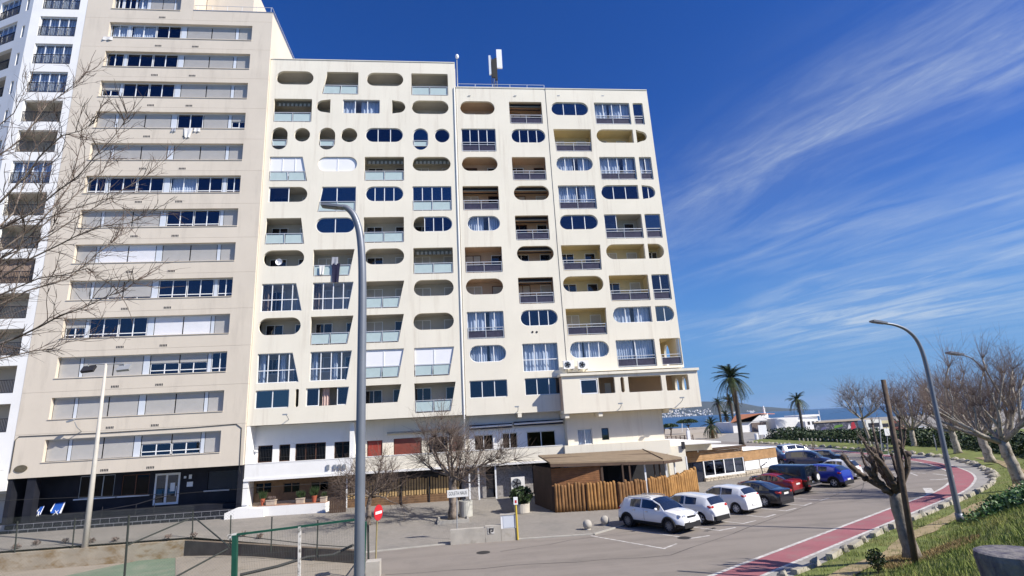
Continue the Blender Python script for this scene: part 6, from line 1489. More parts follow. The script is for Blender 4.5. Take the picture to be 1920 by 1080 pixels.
x, y = gnd(1645, 1062, .6); bush('small dark sapling bush on the verge left of the pollarded tree', (x, y, bank_z(x, y)), .3, .75, 500, .09, 5)
P = []
while len(P) < 3500:
    px, py = rng.uniform(585, 690), rng.uniform(1062, 1120); x, y = gnd(px, py, -1.3); P.append(Vector((x, y, -1.35 + rng.random() ** 1.4 * .75)))
leaf_mass('weeds', P, .16, M['leaf'], 12, kind='stuff')
for k, (px, py) in enumerate(((30, 1030), (68, 1022), (122, 1019), (172, 1018), (215, 1016), (315, 1011), (362, 1008), (455, 1006), (487, 1010))):
    b = gp(px, py); bush(['tuft of weeds at the far left end of the court wall', 'tuft of weeds left of the fence post by the twin floodlight', 'tuft of weeds just left of the twin floodlight pole', 'tuft of weeds just right of the twin floodlight pole', 'tuft of weeds below the ramp handrail', 'tuft of weeds under the diagonal fence brace', 'tuft of weeds beside the braced fence post', 'tuft of weeds behind the green fence frame', 'tuft of weeds in the pavers near the white post'][k], b, .22, .3, 60, .12, 60 + k, 'twig', 'weed', 'weed_tuft', 3, 'weed tufts along the court wall')
# ================================================================== street furniture
M['lamp_steel'] = mat('weathered_lamp_steel', (.20, .215, .25), .45, .12, 2, metal=.35); M['lamp_light'] = mat('galvanised_pole', (.38, .39, .40), .5, .1, 2, metal=.3); M['conc_pole'] = mat('pale_pole', (.50, .47, .42), .7, .1, 2)
def curved_lamp(label, Y, pxs, r0, r1, head, zb=None, m='lamp_steel', name='street_lamp'):
    pts = [at(px, py, Y) for px, py in pxs]
    if zb is not None: pts[0] = Vector((pts[0].x, Y, zb))
    t = thing(name, label, 'street lamp', tuple(pts[0]), 0)
    fine = []
    for i in range(len(pts) - 1):
        p0, p1, p2, p3 = pts[max(i - 1, 0)], pts[i], pts[i + 1], pts[min(i + 2, len(pts) - 1)]
        for k in range(4): q = k / 4; fine.append(.5 * ((2 * p1) + (p2 - p0) * q + (2 * p0 - 5 * p1 + 4 * p2 - p3) * q * q + (3 * p1 - p0 - 3 * p2 + p3) * q ** 3))
    fine.append(pts[-1]); n = len(fine) - 1
    mb = MB(); mb.tube(fine, [r0 + (r1 - r0) * k / n for k in range(n + 1)], 14); mb.tube([fine[0], fine[0] + Vector((0, 0, .35))], r0 * 1.22, 14); mb.build('pole', M[m], t, smooth=True)
    a, b = at(*head[0], Y), at(*head[1], Y); d = (b - a).normalized(); u_ = Vector((0, 1, 0)); w = d.cross(u_); L = (b - a).length
    h = MB(); c = (a + b) / 2
    h.obox(c, d, u_, w, L / 2, L * .22, L * .055); h.obox(c + w * -.0 + d * L * .1, d, u_, w, L * .3, L * .16, L * .09); h.build('lamp_head', M['lamp_steel'], t)
    k = MB(); k.obox(c - w * L * .06 * (1 if w.z > 0 else -1) + d * L * .12, d, u_, w, L * .24, L * .14, L * .012); k.build('lens', M['frosted'], t); return t
b0_ = at(672.5, 1082, 9.8)
curved_lamp('tall near street lamp with a curved neck standing in front of the cream building', 9.8, [(672, 1400), (673.5, 1082), (677, 760), (679.5, 540), (676, 450), (666, 409), (652, 391), (641, 388)], .092, .050, ((643, 389), (603, 385)), .25)
ra = Vector(gnd(1801, 978, .45))
curved_lamp('tall curved street lamp rising from the ivy bank', ra.y, [(1801, 978), (1779, 880), (1758, 783), (1737, 686), (1722, 643), (1703, 621), (1680, 610), (1657, 606)], .125, .055, ((1660, 606), (1634, 602)), None)
curved_lamp('far curved street lamp with its neck showing above the bare trees', 47.0, [(1890, 900), (1872, 820), (1856, 745), (1845, 700), (1834, 682), (1818, 670), (1800, 665)], .11, .05, ((1803, 665), (1777, 661)), None)
# leaning timber pole
b = Vector((*gnd(1717, 1064, .6), .6)); tp = at(1656, 712, b.y); mb = MB(); mb.tube([b - Vector((0, 0, .3)), b + (tp - b) * .5 + Vector((.05, 0, 0)), tp], [.10, .088, .075], 10)
o = mb.build('timber_pole', M['bark_dark'], loc=tuple(b), smooth=True); tag(o, 'leaning dark timber pole without wires on the grass verge', 'pole')
# slim poles and small signs far along the verge
for (px, py0, py1, Y, nm, lb) in ((1655, 868, 782, 62, 'flag_pole', 'slim pale pole beyond the road just left of the dark timber pole'), (1757, 845, 815, 56, 'post', 'slim pale post in the hedge left of the tall curved lamp')):
    a, c = at(px, py0, Y), at(px - 7, py1, Y); mb = MB(); mb.tube([a, c], .06, 6); o = mb.build(nm, M['lamp_light'], loc=tuple(a)); tag(o, lb, 'pole')
t = thing('road_sign', 'white square road sign on a thin post beyond the road bend', 'sign', tuple(at(1667, 868, 62))); a = at(1667, 868, 62); c = at(1662, 800, 62); mb = MB(); mb.tube([a, c], .04, 6); mb.build('post', M['lamp_light'], t); c = at(1663, 810, 61.9); mb = MB(); mb.box(c.x - .32, c.x + .32, c.y - .03, c.y, c.z - .42, c.z + .42); mb.build('sign_plate', M['alu'], t)
x, y = gnd(1904, 890, .8); mb = MB(); mb.tube([(x, y, bank_z(x, y) - .1), (x - .05, y, 2.4)], .035, 6); o = mb.build('post', M['lamp_light'], loc=(x, y, .6)); tag(o, 'thin pale stake among the trunks at the right edge', 'post')
# twin floodlight pole by the court
fy = 36.62; t = thing('floodlight_pole', 'pale tapering pole with two floodlights in front of the tan block', 'floodlight', tuple(at(158, 1034, fy))); a = at(158, 1036, fy); c = at(199, 682, fy)
mb = MB(); mb.tube([a, a + (c - a) * .4, c], [.17, .13, .075], 12); mb.build('pole', M['conc_pole'], t, smooth=True)
l_, r_ = at(166, 682.5, fy), at(233, 682.5, fy); mb = MB(); mb.tube([l_ + Vector((0, 0, -.15)), l_, r_, r_ + Vector((0, 0, -.15))], .035, 6); mb.build('cross_arm', M['steel'], t)
for (px, py, m) in ((166, 692, 'iron'), (233, 690, 'lamp_light')):
    q = at(px, py, fy); mb = MB(); mb.obox(q, (1, 0, .08), (0, .8, -.6), (0, .6, .8), .36, .09, .22); mb.build('floodlight', M[m], t)
# chain-link fences
M['fence_green'] = mat('green_paint', (.012, .075, .05), .5, .15, 3); M['wire'] = mat('fence_wire', (.10, .115, .10), .6, .1); M['fence_post'] = mat('dark_fence_post', (.035, .04, .035), .6, .2)
def link_wires(a, b, z0, z1, pitch, r, name, parent, m='wire', upright=False):
    d = b - a; d.z = 0; L = d.length; d.normalize(); H = z1 - z0; mb = MB()
    def P(u, z): q = a + d * u; return (q.x, q.y, z)
    if upright:
        n = int(L / pitch)
        for k in range(n): mb.tube([P(L * k / n, z0), P(L * k / n, z1)], r, 3, cap=False)
        for k in range(int(H / .2)): mb.tube([P(0, z0 + .2 * k), P(L, z0 + .2 * k)], r, 3, cap=False)
    else:
        u = -H
        while u < L:
            u0, u1 = max(u, 0), min(u + H, L)
            if u1 - u0 > .05:
                mb.tube([P(u0, z0 + (u0 - u)), P(u1, z0 + (u1 - u))], r, 3, cap=False); mb.tube([P(u0, z1 - (u0 - u)), P(u1, z1 - (u1 - u))], r, 3, cap=False)
            u += pitch
    return mb.build(name, M[m], parent)
FA = thing('chain_link_fence', 'chain-link fence with dark posts along the stained court wall', 'fence', (-22, 36.58, .15))
for (px, t_, bt) in ((27, 977, 1042), (135, 971, 1034), (360, 958, 1021)):
    a, c = at(px, bt, 36.58), at(px + (6 if px < 200 else 2), t_, 36.58); mb = MB(); mb.tube([a, c], .04, 6); mb.build('fence_post', M['fence_post'], FA)
a, c = at(-60, 1048, 36.58), at(358, 1020, 36.58); link_wires(a, c, .18, 2.1, .11, .002, 'wire_mesh', FA)
FB = thing('chain_link_fence', 'tall chain-link court fence with diagonal braces meeting at a dark corner post', 'fence', (*at(236, 1090, 27.0).xy, -1.35)); fy = 27.0
a, c = at(236, 1085, fy), at(242, 966, fy); mb = MB(); mb.tube([(a.x, fy, -1.35), c], .045, 7); mb.build('fence_post', M['fence_post'], FB)
c2 = at(361, 957, 30.0)
for (p1, y1, p2, y2, r) in (((237, 1023), 27.0, (354, 973), 29.8, .035), ((369, 974), 29.8, (429, 1024), 27.4, .035), ((427, 1029), 27.4, (310, 1092), 24.5, .035)):
    mb = MB(); mb.tube([at(*p1, y1), at(*p2, y2)], r, 6); mb.build('brace', M['fence_post'], FB)
link_wires(at(-200, 1085, fy), at(431, 1085, fy), -1.3, at(242, 972, fy).z, .13, .002, 'wire_mesh', FB)
FC = thing('low_fence', 'dark fence posts standing on the dark brown oblique wall', 'fence', (-9, 32.5, .15))
for (px, t_, bt, Y) in ((432, 966, 1028, 33.8), (509, 969, 1034, 32.2), (595, 975, 1041, 30.8)):
    mb = MB(); mb.tube([at(px - 1, bt, Y), at(px + 1, t_, Y)], .035, 6); mb.build('fence_post', M['fence_post'], FC)
mb = MB(); mb.tube([at(440, 1004, 33.6), at(510, 1012, 32.2), at(596, 1022, 30.8), at(660, 1026, 29.8)], .02, 5); mb.build('fence_rail', M['fence_post'], FC)
# green framed gate panels in front
FG = thing('sports_court_gate', 'green framed wire mesh gate with one peeling white post', 'gate', (*at(440, 1080, 21.5).xy, -1.35)); gy = 21.5
tl, tr2 = at(433, 1004, gy), at(684, 973, gy)
def slat(px0, py0, px1, py1, w, m, nm, Y=gy):
    a, c = at(px0, py0, Y), at(px1, py1, Y); mb = MB(); d = (c - a).normalized(); n_ = Vector((0, 1, 0)); mb.obox((a + c) / 2, d, n_, d.cross(n_), (c - a).length / 2, w, w); return mb.build(nm, M[m], FG)
slat(438, 1003, 668, 974, .035, 'fence_green', 'top_rail'); slat(437, 1180, 441, 1003, .08, 'fence_green', 'gate_post'); M['peeling'] = mat('peeling_white_paint', (.62, .60, .56), .8, .2, 4, dirt=(.18, .17, .15), dscale=6, dlo=.5, dhi=.6)
slat(560, 1180, 562, 987, .045, 'peeling', 'gate_post'); slat(680, 1075, 684, 978, .07, 'fence_green', 'gate_post'); slat(428, 1006, 444, 1003, .06, 'peeling', 'hinge_bar')
for (p0, p1) in (((444, 1180), (556, 1180)), ((566, 1180), (664, 1180))):
    a, c = at(*p0, gy), at(*p1, gy); zt_ = at(p0[0], 1003 - (p0[0] - 438) * .126, gy).z; zt2 = at(p1[0], 1003 - (p1[0] - 438) * .126, gy).z; mb = MB(); n = int((c.x - a.x) / .055)
    for k in range(n): x = a.x + (c.x - a.x) * k / n; zt3 = zt_ + (zt2 - zt_) * k / n; mb.tube([(x, gy + .01, -1.3), (x, gy + .01, zt3)], .0026, 3, cap=False)
    for k in range(14): mb.tube([(a.x, gy + .01, -1.3 + .24 * k), (c.x, gy + .01, -1.3 + .24 * k)], .003, 3, cap=False)
    mb.build('mesh_panel', M['wire'], FG)
mb = MB(); mb.tube([at(450, 1078, 24), at(520, 1062, 24.6), at(575, 1045, 25.5), at(590, 1043, 25.8)], .06, 6); mb.tube([at(596, 1043, 26), at(625, 1040, 26.6), at(662, 1022, 27.5)], .06, 6); o = mb.build('court_hose', M['cable'], loc=(-8, 25, .0)); tag(o, 'black hose trailing over the dirt behind the green gate', 'hose')
# no-entry sign, concrete block
NE = Vector((*gnd(704, 1066, .02), .02)); t = thing('no_entry_sign', 'round red no-entry sign with a white bar on a thin yellowish post', 'road sign', tuple(NE))
M['sign_red'] = mat('sign_red', (.50, .022, .03), .5, .06); M['post_yellow'] = mat('yellowed_post', (.32, .26, .12), .7, .2, 4)
tp = at(708, 948, NE.y); mb = MB(); mb.tube([NE, tp], .032, 8); mb.build('post', M['post_yellow'], t)
cc = at(708, 961, NE.y); ang = radians(63); dn = Vector((sin(ang), -cos(ang), 0)); du = Vector((cos(ang), sin(ang), 0))
mb = MB(); R_ = .33
for rr_, th, m_ in ((R_, .015, 0),): 
    ring = [(cos(2 * pi * k / 28) * rr_, sin(2 * pi * k / 28) * rr_) for k in range(28)]
    mb.add([cc + dn * .05 + du * p[0] + Vector((0, 0, p[1])) for p in ring] + [cc + dn * .03 + du * p[0] + Vector((0, 0, p[1])) for p in ring], [tuple(range(28)), tuple(reversed(range(28, 56)))] + [(k, 28 + k, 28 + (k + 1) % 28, (k + 1) % 28) for k in range(28)])
mb.build('sign_disc', M['sign_red'], t); mb = MB(); mb.obox(cc + dn * .056, du, dn, (0, 0, 1), R_ * .72, .004, R_ * .17); mb.build('white_bar', M['plate'], t)
q = Vector((*gnd(700, 1082, .0), 0)); mb = MB(); mb.box(q.x - .28, q.x + .28, q.y - .25, q.y + .3, -.1, .62); o = mb.build('concrete_block', M['concrete'], loc=tuple(q)); tag(o, 'square concrete block at the foot of the no-entry sign', 'block')
a = at(691, 1058, 26.5); c = at(690, 985, 26.7); mb = MB(); mb.tube([a, c], .045, 6); o = mb.build('gate_stop_post', M['fence_post'], loc=tuple(a)); tag(o, 'thin dark post rising from the concrete block', 'post')
# low wall with emblem, meter cabinet, street name sign
wl0, wl1 = Vector(gnd(845, 1022, .0)), Vector(gnd(970, 1013, .0)); LW = thing('low_wall', 'low weathered concrete wall with a small black and white emblem at the kerb', 'wall', (wl0.x, wl0.y, 0)); d = (wl1 - wl0); L = d.length; d.normalize(); n_ = Vector((-d.y, d.x)); dd3, nn3 = (d.x, d.y, 0), (n_.x, n_.y, 0)
def wl(u0, u1, v0, v1, z0, z1, m, nm, pr=LW):
    c = wl0 + d * (u0 + u1) / 2 + n_ * (v0 + v1) / 2; mb = MB(); mb.obox((c.x, c.y, (z0 + z1) / 2), dd3, nn3, (0, 0, 1), (u1 - u0) / 2, (v1 - v0) / 2, (z1 - z0) / 2); return mb.build(nm, m, pr)
wl(0, L * .52, 0, .32, -.05, .70, M['concrete'], 'wall_block'); wl(L * .525, L * .76, .01, .34, -.05, .76, M['concrete'], 'wall_block'); wl(L * .765, L, .03, .36, -.05, .58, M['concrete'], 'wall_block')
wl(L * .56, L * .66, -.012, .008, .40, .70, M['peeling'], 'emblem_plate'); 
for (u0, u1, z0, z1) in ((.575, .60, .45, .66), (.60, .625, .60, .66), (.61, .645, .48, .53), (.63, .65, .53, .66)): wl(L * u0, L * u1, -.018, -.013, z0, z1, M['iron'], 'emblem_mark')
mc = thing('meter_cabinet', 'white meter cabinet standing on the right end of the low wall', 'cabinet', (wl0.x + d.x * L * .86, wl0.y + d.y * L * .86, .58)); wl(L * .765, L * .985, .06, .34, .585, 1.22, M['alu'], 'cabinet_body', mc); wl(L * .80, L * .975, .045, .058, .62, 1.18, M['panel'], 'cabinet_door', mc); wl(L * .755, L * .995, .03, .37, 1.222, 1.27, M['concrete'], 'cabinet_lid', mc)
SN = at(857, 1000, 31.0); t = thing('street_name_sign', 'white street name sign with black lettering on a thin post behind the low wall', 'sign', (SN.x, SN.y, .1)); mb = MB(); mb.tube([(SN.x, 31.0, .1), at(856.5, 917, 31.0)], .03, 7); mb.build('post', M['lamp_light'], t)
sl0, sl1 = at(838.5, 926.5, 30.95), at(878, 923.5, 30.95); d_ = sl1 - sl0; ang = atan2(d_.z, d_.x); mb = MB(); u_ = d_.normalized(); w_ = Vector((0, 1, 0)); mb.obox((sl0 + sl1) / 2, u_, w_, u_.cross(w_), d_.length / 2, .012, .19); mb.build('sign_plate', M['plate'], t)
fc = bpy.data.curves.new('lettering', 'FONT'); fc.body = 'GOLETA NAUS'; fc.size = .26; fc.align_x = 'CENTER'; fc.align_y = 'CENTER'; fo = bpy.data.objects.new('tmp', fc); COL.objects.link(fo); dg = bpy.context.evaluated_depsgraph_get(); me = bpy.data.meshes.new_from_object(fo.evaluated_get(dg)); bpy.data.objects.remove(fo)
wmax = max(v.co.x for v in me.vertices) - min(v.co.x for v in me.vertices); me.materials.clear(); me.materials.append(M['plate_ink'])
cpt = (sl0 + sl1) / 2 - Vector((0, .016, 0)) - t.location; link_mesh('lettering', me, t, tuple(cpt), (pi / 2, -ang, 0), (d_.length * .86 / wmax, 1, 1))
# yellow hydrant post
yb = Vector((*gnd(971, 1012, .02), .02)); t = thing('hydrant_post', 'thin yellow post with a red and white head at the kerb', 'post', tuple(yb)); M['yellow'] = mat('yellow_paint', (.60, .44, .06), .6, .1, 3)
tp = at(967, 946, yb.y); mb = MB(); mb.tube([yb, tp], .05, 8); mb.build('post', M['yellow'], t); mb = MB(); mb.box(tp.x - .11, tp.x + .11, tp.y - .06, tp.y + .06, tp.z, tp.z + .36); mb.build('head', M['alu'], t); mb = MB(); mb.box(tp.x - .05, tp.x + .05, tp.y - .066, tp.y - .061, tp.z + .08, tp.z + .22); mb.build('red_mark', M['sign_red'], t)
# planter with shrub, concrete ring, ball bollards, tree pit
pb = gp(979, 961); t = thing('concrete_planter', 'round concrete planter with a dark green shrub beside the dark cabin entrance', 'planter', tuple(pb)); mb = MB(); mb.lathe(pb, [(.50, 0), (.52, .55), (.48, .56), (.46, .45), (.05, .44)], 20); mb.build('pot', mat('pale_concrete', (.50, .46, .39), .9, .15, 2), t); mb = MB()
rng = random.Random(4)
for k in range(900):
    v = rvec(rng) * rng.random() ** .35; p = pb + Vector((v.x * .75, v.y * .75, 1.05 + v.z * .55)); n2 = rvec(rng); a = n2.orthogonal().normalized(); b = n2.cross(a); s = .12 * rng.uniform(.6, 1.3); mb.add([p - a * s, p + b * s * .5, p + a * s, p - b * s * .5], [(0, 1, 2, 3)])
mb.build('shrub', M['leaf'], t)
cb_ = gp(874, 968); mb = MB(); mb.lathe(cb_, [(.42, 0), (.44, .95), (.36, .96), (.34, .6), (.02, .58)], 20); o = mb.build('concrete_ring', mat('pale_concrete_b', (.47, .46, .41), .9, .15, 2), loc=tuple(cb_)); tag(o, 'tall concrete ring planter just right of the stout tree trunk', 'planter')
for (px, py, lb) in ((1102, 993, 'pale ball bollard standing on the kerb apart from the cars'), (1135, 985, 'half-shaded ball bollard close to the white crossover')):
    b = gp(px, py); mb = MB(); mb.ball(b + Vector((0, 0, .26)), .25, None, None, 16, 10); mb.lathe(b, [(.18, -.02), (.16, .06)], 14); o = mb.build('ball_bollard', M['concrete'], loc=tuple(b), smooth=True); tag(o, lb, 'bollard', 'ball bollards at the plaza corner')
tb = gp(850, 975); t = thing('tree_pit', 'square stone kerb round the stout plaza tree', 'tree pit', tuple(tb))
for (x0, x1, y0, y1) in ((-.95, .95, -.95, -.83), (-.95, .95, .83, .95), (-.95, -.83, -.82, .82), (.83, .95, -.82, .82)): mb = MB(); mb.box(tb.x + x0, tb.x + x1, tb.y + y0, tb.y + y1, tb.z - .1, tb.z + .14); mb.build('kerb_stone', M['kerb'], t)
# kerb blocks along the verge
random.seed(41)
blk = MB(); blk.add([(-.68, -.17, 0), (.68, -.17, 0), (.68, .17, 0), (-.68, .17, 0), (-.66, -.14, .30), (.65, -.13, .32), (.66, .13, .31), (-.65, .14, .29)], [(0, 3, 2, 1), (4, 5, 6, 7), (0, 1, 5, 4), (1, 2, 6, 5), (2, 3, 7, 6), (3, 0, 4, 7)]); M['block'] = mat('limestone_block', (.40, .37, .305), .9, .25, 2.2, .4, 12, dirt=(.22, .18, .12), dscale=2.5)
blk_me = blk.mesh('kerb_block', M['block'])
rk = MB(); rk.ball((0, 0, .12), .42, .3, .26, 8, 6); rr2 = random.Random(2); rk.v = [(x * rr2.uniform(.8, 1.2), y * rr2.uniform(.8, 1.2), max(-.08, z * rr2.uniform(.75, 1.25))) for x, y, z in rk.v]; rk_me = rk.mesh('kerb_boulder', M['block'])
acc = 0; prev = None; k = 0
for i in range(near_idx(6), len(VERGE)):
    p = VERGE[i] + VN[i] * .12
    if prev is not None: acc += (p - prev).length
    prev = p
    far = p.x > 40
    if acc > (1.95 if not far else 1.3):
        acc = 0; tdir = Vector((-VN[i].y, VN[i].x)); ang = atan2(tdir.y, tdir.x) + random.uniform(-.06, .06) + (random.uniform(-.6, .6) if far else 0)
        if not far:
            o = link_mesh('kerb_block', blk_me, None, (p.x + random.uniform(-.04, .04), p.y + random.uniform(-.04, .04), -.02), (random.uniform(-.05, .05), random.uniform(-.04, .04), ang), (random.uniform(.78, 1.03), .85, random.uniform(.6, .9))); tag(o, 'pale squared limestone block in the row edging the near verge', 'kerb block', 'limestone blocks edging the near verge')
            gp_ = p + tdir * .96; o = link_mesh('kerb_boulder', rk_me, None, (gp_.x, gp_.y, -.02), (0, 0, random.uniform(0, 3)), (random.uniform(.45, .6), random.uniform(.5, .65), random.uniform(.7, .95))); tag(o, 'small rough stone filling a gap between two squared verge blocks', 'stone', 'small stones between the verge blocks'); o.name = 'gap_stone'
        else: o = link_mesh('kerb_boulder', rk_me, None, (p.x, p.y, -.03), (0, 0, ang + random.uniform(0, 3)), (random.uniform(.8, 1.3), random.uniform(.8, 1.2), random.uniform(.7, 1.1))); tag(o, 'rough boulder in the row edging the far bend of the verge', 'boulder', 'boulders edging the far bend')
# stone bollard right in front of the camera
sb = at(1893, 1036, 3.1); t = thing('stone_bollard', 'weathered purple-grey stone post cut off at the bottom right corner', 'bollard', (sb.x + .02, sb.y, sb.z - 1.1)); mb = MB(); r = .185
prof = [(r * .80, -1.1), (r * .88, -.5), (r * .95, -.12), (r, -.03), (r * .98, 0), (r * .90, .006), (.01, .012)]; mb.lathe((sb.x + .02, sb.y, sb.z), prof, 28); mb.build('post', mat('stained_stone', (.20, .185, .18), .9, .3, 6, .5, 30, dirt=(.075, .07, .10), dscale=7, dlo=.45, dhi=.62, streak=(1.6, 1.6, .5)), t, smooth=False)
# air conditioners
def ac(label, c, w=.86, h=.66, group=None, brk=True):
    t = thing('air_conditioner', label, 'air conditioner', (c.x, c.y, c.z - h / 2), 0, group); mb = MB(); mb.box(c.x - w / 2, c.x + w / 2, c.y - .15, c.y + .15, c.z - h / 2, c.z + h / 2); mb.build('casing', M['white'], t)
    f = MB(); f.lathe((c.x - w * .12, c.y - .152, c.z), [(h * .40, 0), (h * .40, -.012), (h * .36, -.02), (h * .36, -.004), (.02, -.003)], 20, axis='Y'); f.build('fan_ring', M['steel'], t); f = MB()
    for k in range(5): a = 2 * pi * k / 5; f.obox(Vector((c.x - w * .12 + cos(a) * h * .18, c.y - .165, c.z + sin(a) * h * .18)), (cos(a), 0, sin(a)), (0, 1, 0), (-sin(a), 0, cos(a)), h * .16, .006, .05)
    f.build('fan_blade', M['iron'], t)
    if brk: f = MB(); f.box(c.x - w * .4, c.x - w * .34, c.y - .1, FY - .05, c.z - h / 2 - .08, c.z - h / 2 - .01); f.box(c.x + w * .34, c.x + w * .4, c.y - .1, FY - .05, c.z - h / 2 - .08, c.z - h / 2 - .01); f.build('bracket', M['steel'], t)
ac('white air conditioner nearer the downpipe on the bay roof', at(1066, 684, 42.8), group='air conditioners above the projecting bay'); ac('white air conditioner on the bay roof, farther along from the downpipe', at(1093, 684, 42.8), group='air conditioners above the projecting bay')
ac('large grey air conditioner in the shade beside the cabin entrance', at(971, 906, 43.9), 1.05, .95, brk=False)
# roof antennas
ab = at(928, 166, 46.5); t = thing('antenna_mast', 'roof antenna mast with white panel antennas on the cream building', 'antenna', (ab.x, 46.5, 35.78)); mb = MB()
for (dx, dy) in ((-.25, 0), (.25, 0), (0, .35)): mb.tube([(ab.x + dx, 46.5 + dy, 35.78), (ab.x + dx, 46.5 + dy, at(928, 108, 46.5).z)], .05, 6)
for k in range(9): z = 36 + k * .33; mb.tube([(ab.x - .25, 46.5, z), (ab.x + .25, 46.5, z + .33)], .025, 4); mb.tube([(ab.x + .25, 46.5, z), (ab.x, 46.85, z + .33)], .025, 4)
mb.build('mast', M['lamp_steel'], t)
for (px0, px1, py0, py1, m) in ((932, 940, 94, 128, 'blind'), (917.5, 919.5, 105, 140, 'panel'), (923, 926.5, 112, 145, 'cable'), (928.5, 931, 110, 150, 'cable')):
    a, c = at(px0, py1, 46.3), at(px1, py0, 46.3); mb = MB(); mb.box(a.x, c.x, 46.2, 46.4, a.z, c.z); mb.build('panel_antenna', M[m], t)
bb = at(856, 160, 45.2); t = thing('roof_camera', 'white roof-mounted dish on a pole at the step between roof heights', 'antenna', (bb.x + .1, 45.2, 35.78)); mb = MB(); mb.tube([(bb.x + .1, 45.2, 35.7), (bb.x + .1, 45.2, at(856, 112, 45.2).z)], .05, 6)
mb.build('pole', M['lamp_light'], t); q = at(857, 106, 45.1); mb = MB(); mb.ball((q.x, 45.1, q.z), .17, .14, .26, 12, 8); mb.build('dish', M['blind'], t, smooth=True)
t = thing('roof_railing', 'low metal safety railing along the lower roof edge of the cream building', 'railing', (5, 43.6, 35.9)); x0, x1 = at(858, 160, 43.5).x, at(1020, 162, 43.5).x
for k in range(6): x = x0 + (x1 - x0) * k / 5; mb = MB(); mb.tube([(x, 43.5, 35.88), (x, 43.5, 36.42)], .035, 5); mb.build('post', M['rail'], t)
mb = MB(); mb.tube([(x0, 43.5, 36.42), (x1, 43.5, 36.42)], .022, 5); mb.tube([(x0, 43.5, 36.14), (x1, 43.5, 36.14)], .022, 5); mb.build('rail', M['rail'], t)
# laundry
def cloth(px0, py0, px1, py1, Y, m, label, name='hanging_cloth', taper=0.0, group=None):
    a, c = at(px0, py1, Y), at(px1, py0, Y); mb = MB(); n = 8; vs = []
    for j in range(6):
        for i in range(n + 1): u = i / n; v = j / 5; w = 1 - taper * v; vs.append((a.x + (c.x - a.x) * (.5 + (u - .5) * w), Y - .02 - .05 * sin(u * 9 + v * 2) * v - .02 * v, c.z + (a.z - c.z) * v))
    fs = [(j * (n + 1) + i, (j + 1) * (n + 1) + i, (j + 1) * (n + 1) + i + 1, j * (n + 1) + i + 1) for j in range(5) for i in range(n)]; mb.add(vs, fs)
    bk = len(mb.v); mb.v += [(x, y + .012, z) for x, y, z in vs]; mb.f += [tuple(bk + i for i in reversed(f)) for f in fs]; mb.m += [0] * len(fs)
    o = mb.build(name, m, loc=((a.x + c.x) / 2, Y, c.z), smooth=True); tag(o, label, 'laundry', group); return o
navy_c = mat('navy_cloth', (.02, .02, .05), .9, .2, 5); grey_c = mat('grey_cloth', (.33, .34, .38), .9, .15, 5); white_c = mat('white_cloth', (.72, .70, .67), .9, .1, 5)
cloth(621, 494, 638, 530, FY - .02, navy_c, 'dark trousers hanging over a balcony rail beside the lamp post', 'trousers', .3); cloth(622, 482, 634, 497, FY - .0, grey_c, 'grey shirt hanging above the dark trousers', 'shirt'); cloth(598, 498, 609, 515, FY - .02, white_c, 'white and dark cloth over the same balcony rail as the trousers', 'towel', .4)
cloth(343, 240, 362, 258, TY - .03, white_c, 'pale towel hanging from an open ribbon window', 'towel', .5); cloth(322, 240, 330, 247, TY - .03, grey_c, 'small grey cloth left of the pale towel at the open window', 'cloth'); cloth(364, 240, 376, 247, TY - .03, white_c, 'small white cloth right of the pale towel at the open window', 'cloth'); cloth(193, 69, 212, 75, TY - .03, white_c, 'white bedding on a sill at the left end of a high ribbon window', 'bedding')
# blue folding loungers in front of the black plinth wall
M['bluecloth'] = mat('blue_cloth', (.015, .09, .42), .8, .12, 5)
for (px0, py0, px1, py1, lb) in ((66, 944, 88, 959, 'smaller blue folding chair with white edge leaning by the dark pillar'), (92, 940, 127, 961, 'larger blue folding chair with white edges leaning on the black wall')):
    a, c = at(px0, py1, 43.9), at(px1, py0, 44.5); t = thing('folding_chair', lb, 'folding chair', (a.x, 44.0, 1.32), 0, 'blue folding chairs'); zb2 = 1.32; zt_ = zb2 + (.62 if px0 < 80 else .80); x0, x1 = a.x, c.x; w = x1 - x0
    mb = MB(); mb.add([(x0 - .02 * w, 44.05, zb2 + .14), (x0 + .90 * w, 44.05, zb2 + .06), (x0 + .95 * w, 44.3, zt_), (x0 + .08 * w, 44.3, zt_ - .05), (x0 - .02 * w, 44.08, zb2 + .2), (x0 + .90 * w, 44.08, zb2 + .08), (x0 + .95 * w, 44.33, zt_), (x0 + .08 * w, 44.33, zt_ - .05)], [(0, 1, 2, 3), (7, 6, 5, 4), (0, 4, 5, 1), (1, 5, 6, 2), (2, 6, 7, 3), (3, 7, 4, 0)]); mb.build('seat_cloth', M['bluecloth'], t)
    mb = MB(); mb.add([(x0 + .78 * w, 44.03, zb2 + .10), (x0 + .95 * w, 44.03, zb2 + .08), (x0 + 1.0 * w, 44.28, zt_), (x0 + .90 * w, 44.28, zt_), (x0 - .04 * w, 44.03, zb2 + .3), (x0 + .04 * w, 44.03, zb2 + .22), (x0 + .12 * w, 44.28, zt_), (x0 + .02 * w, 44.28, zt_ - .08)], [(0, 1, 2, 3), (4, 5, 6, 7)]); mb.build('white_edge', M['blind'], t)
    mb = MB(); mb.tube([(x0 + .3 * w, 43.95, zb2), (x0 + .7 * w, 44.03, zb2 + .3)], .02, 5); mb.tube([(x0 + .75 * w, 43.95, zb2), (x0 + .4 * w, 44.03, zb2 + .3)], .02, 5); mb.build('leg', M['alu'], t)
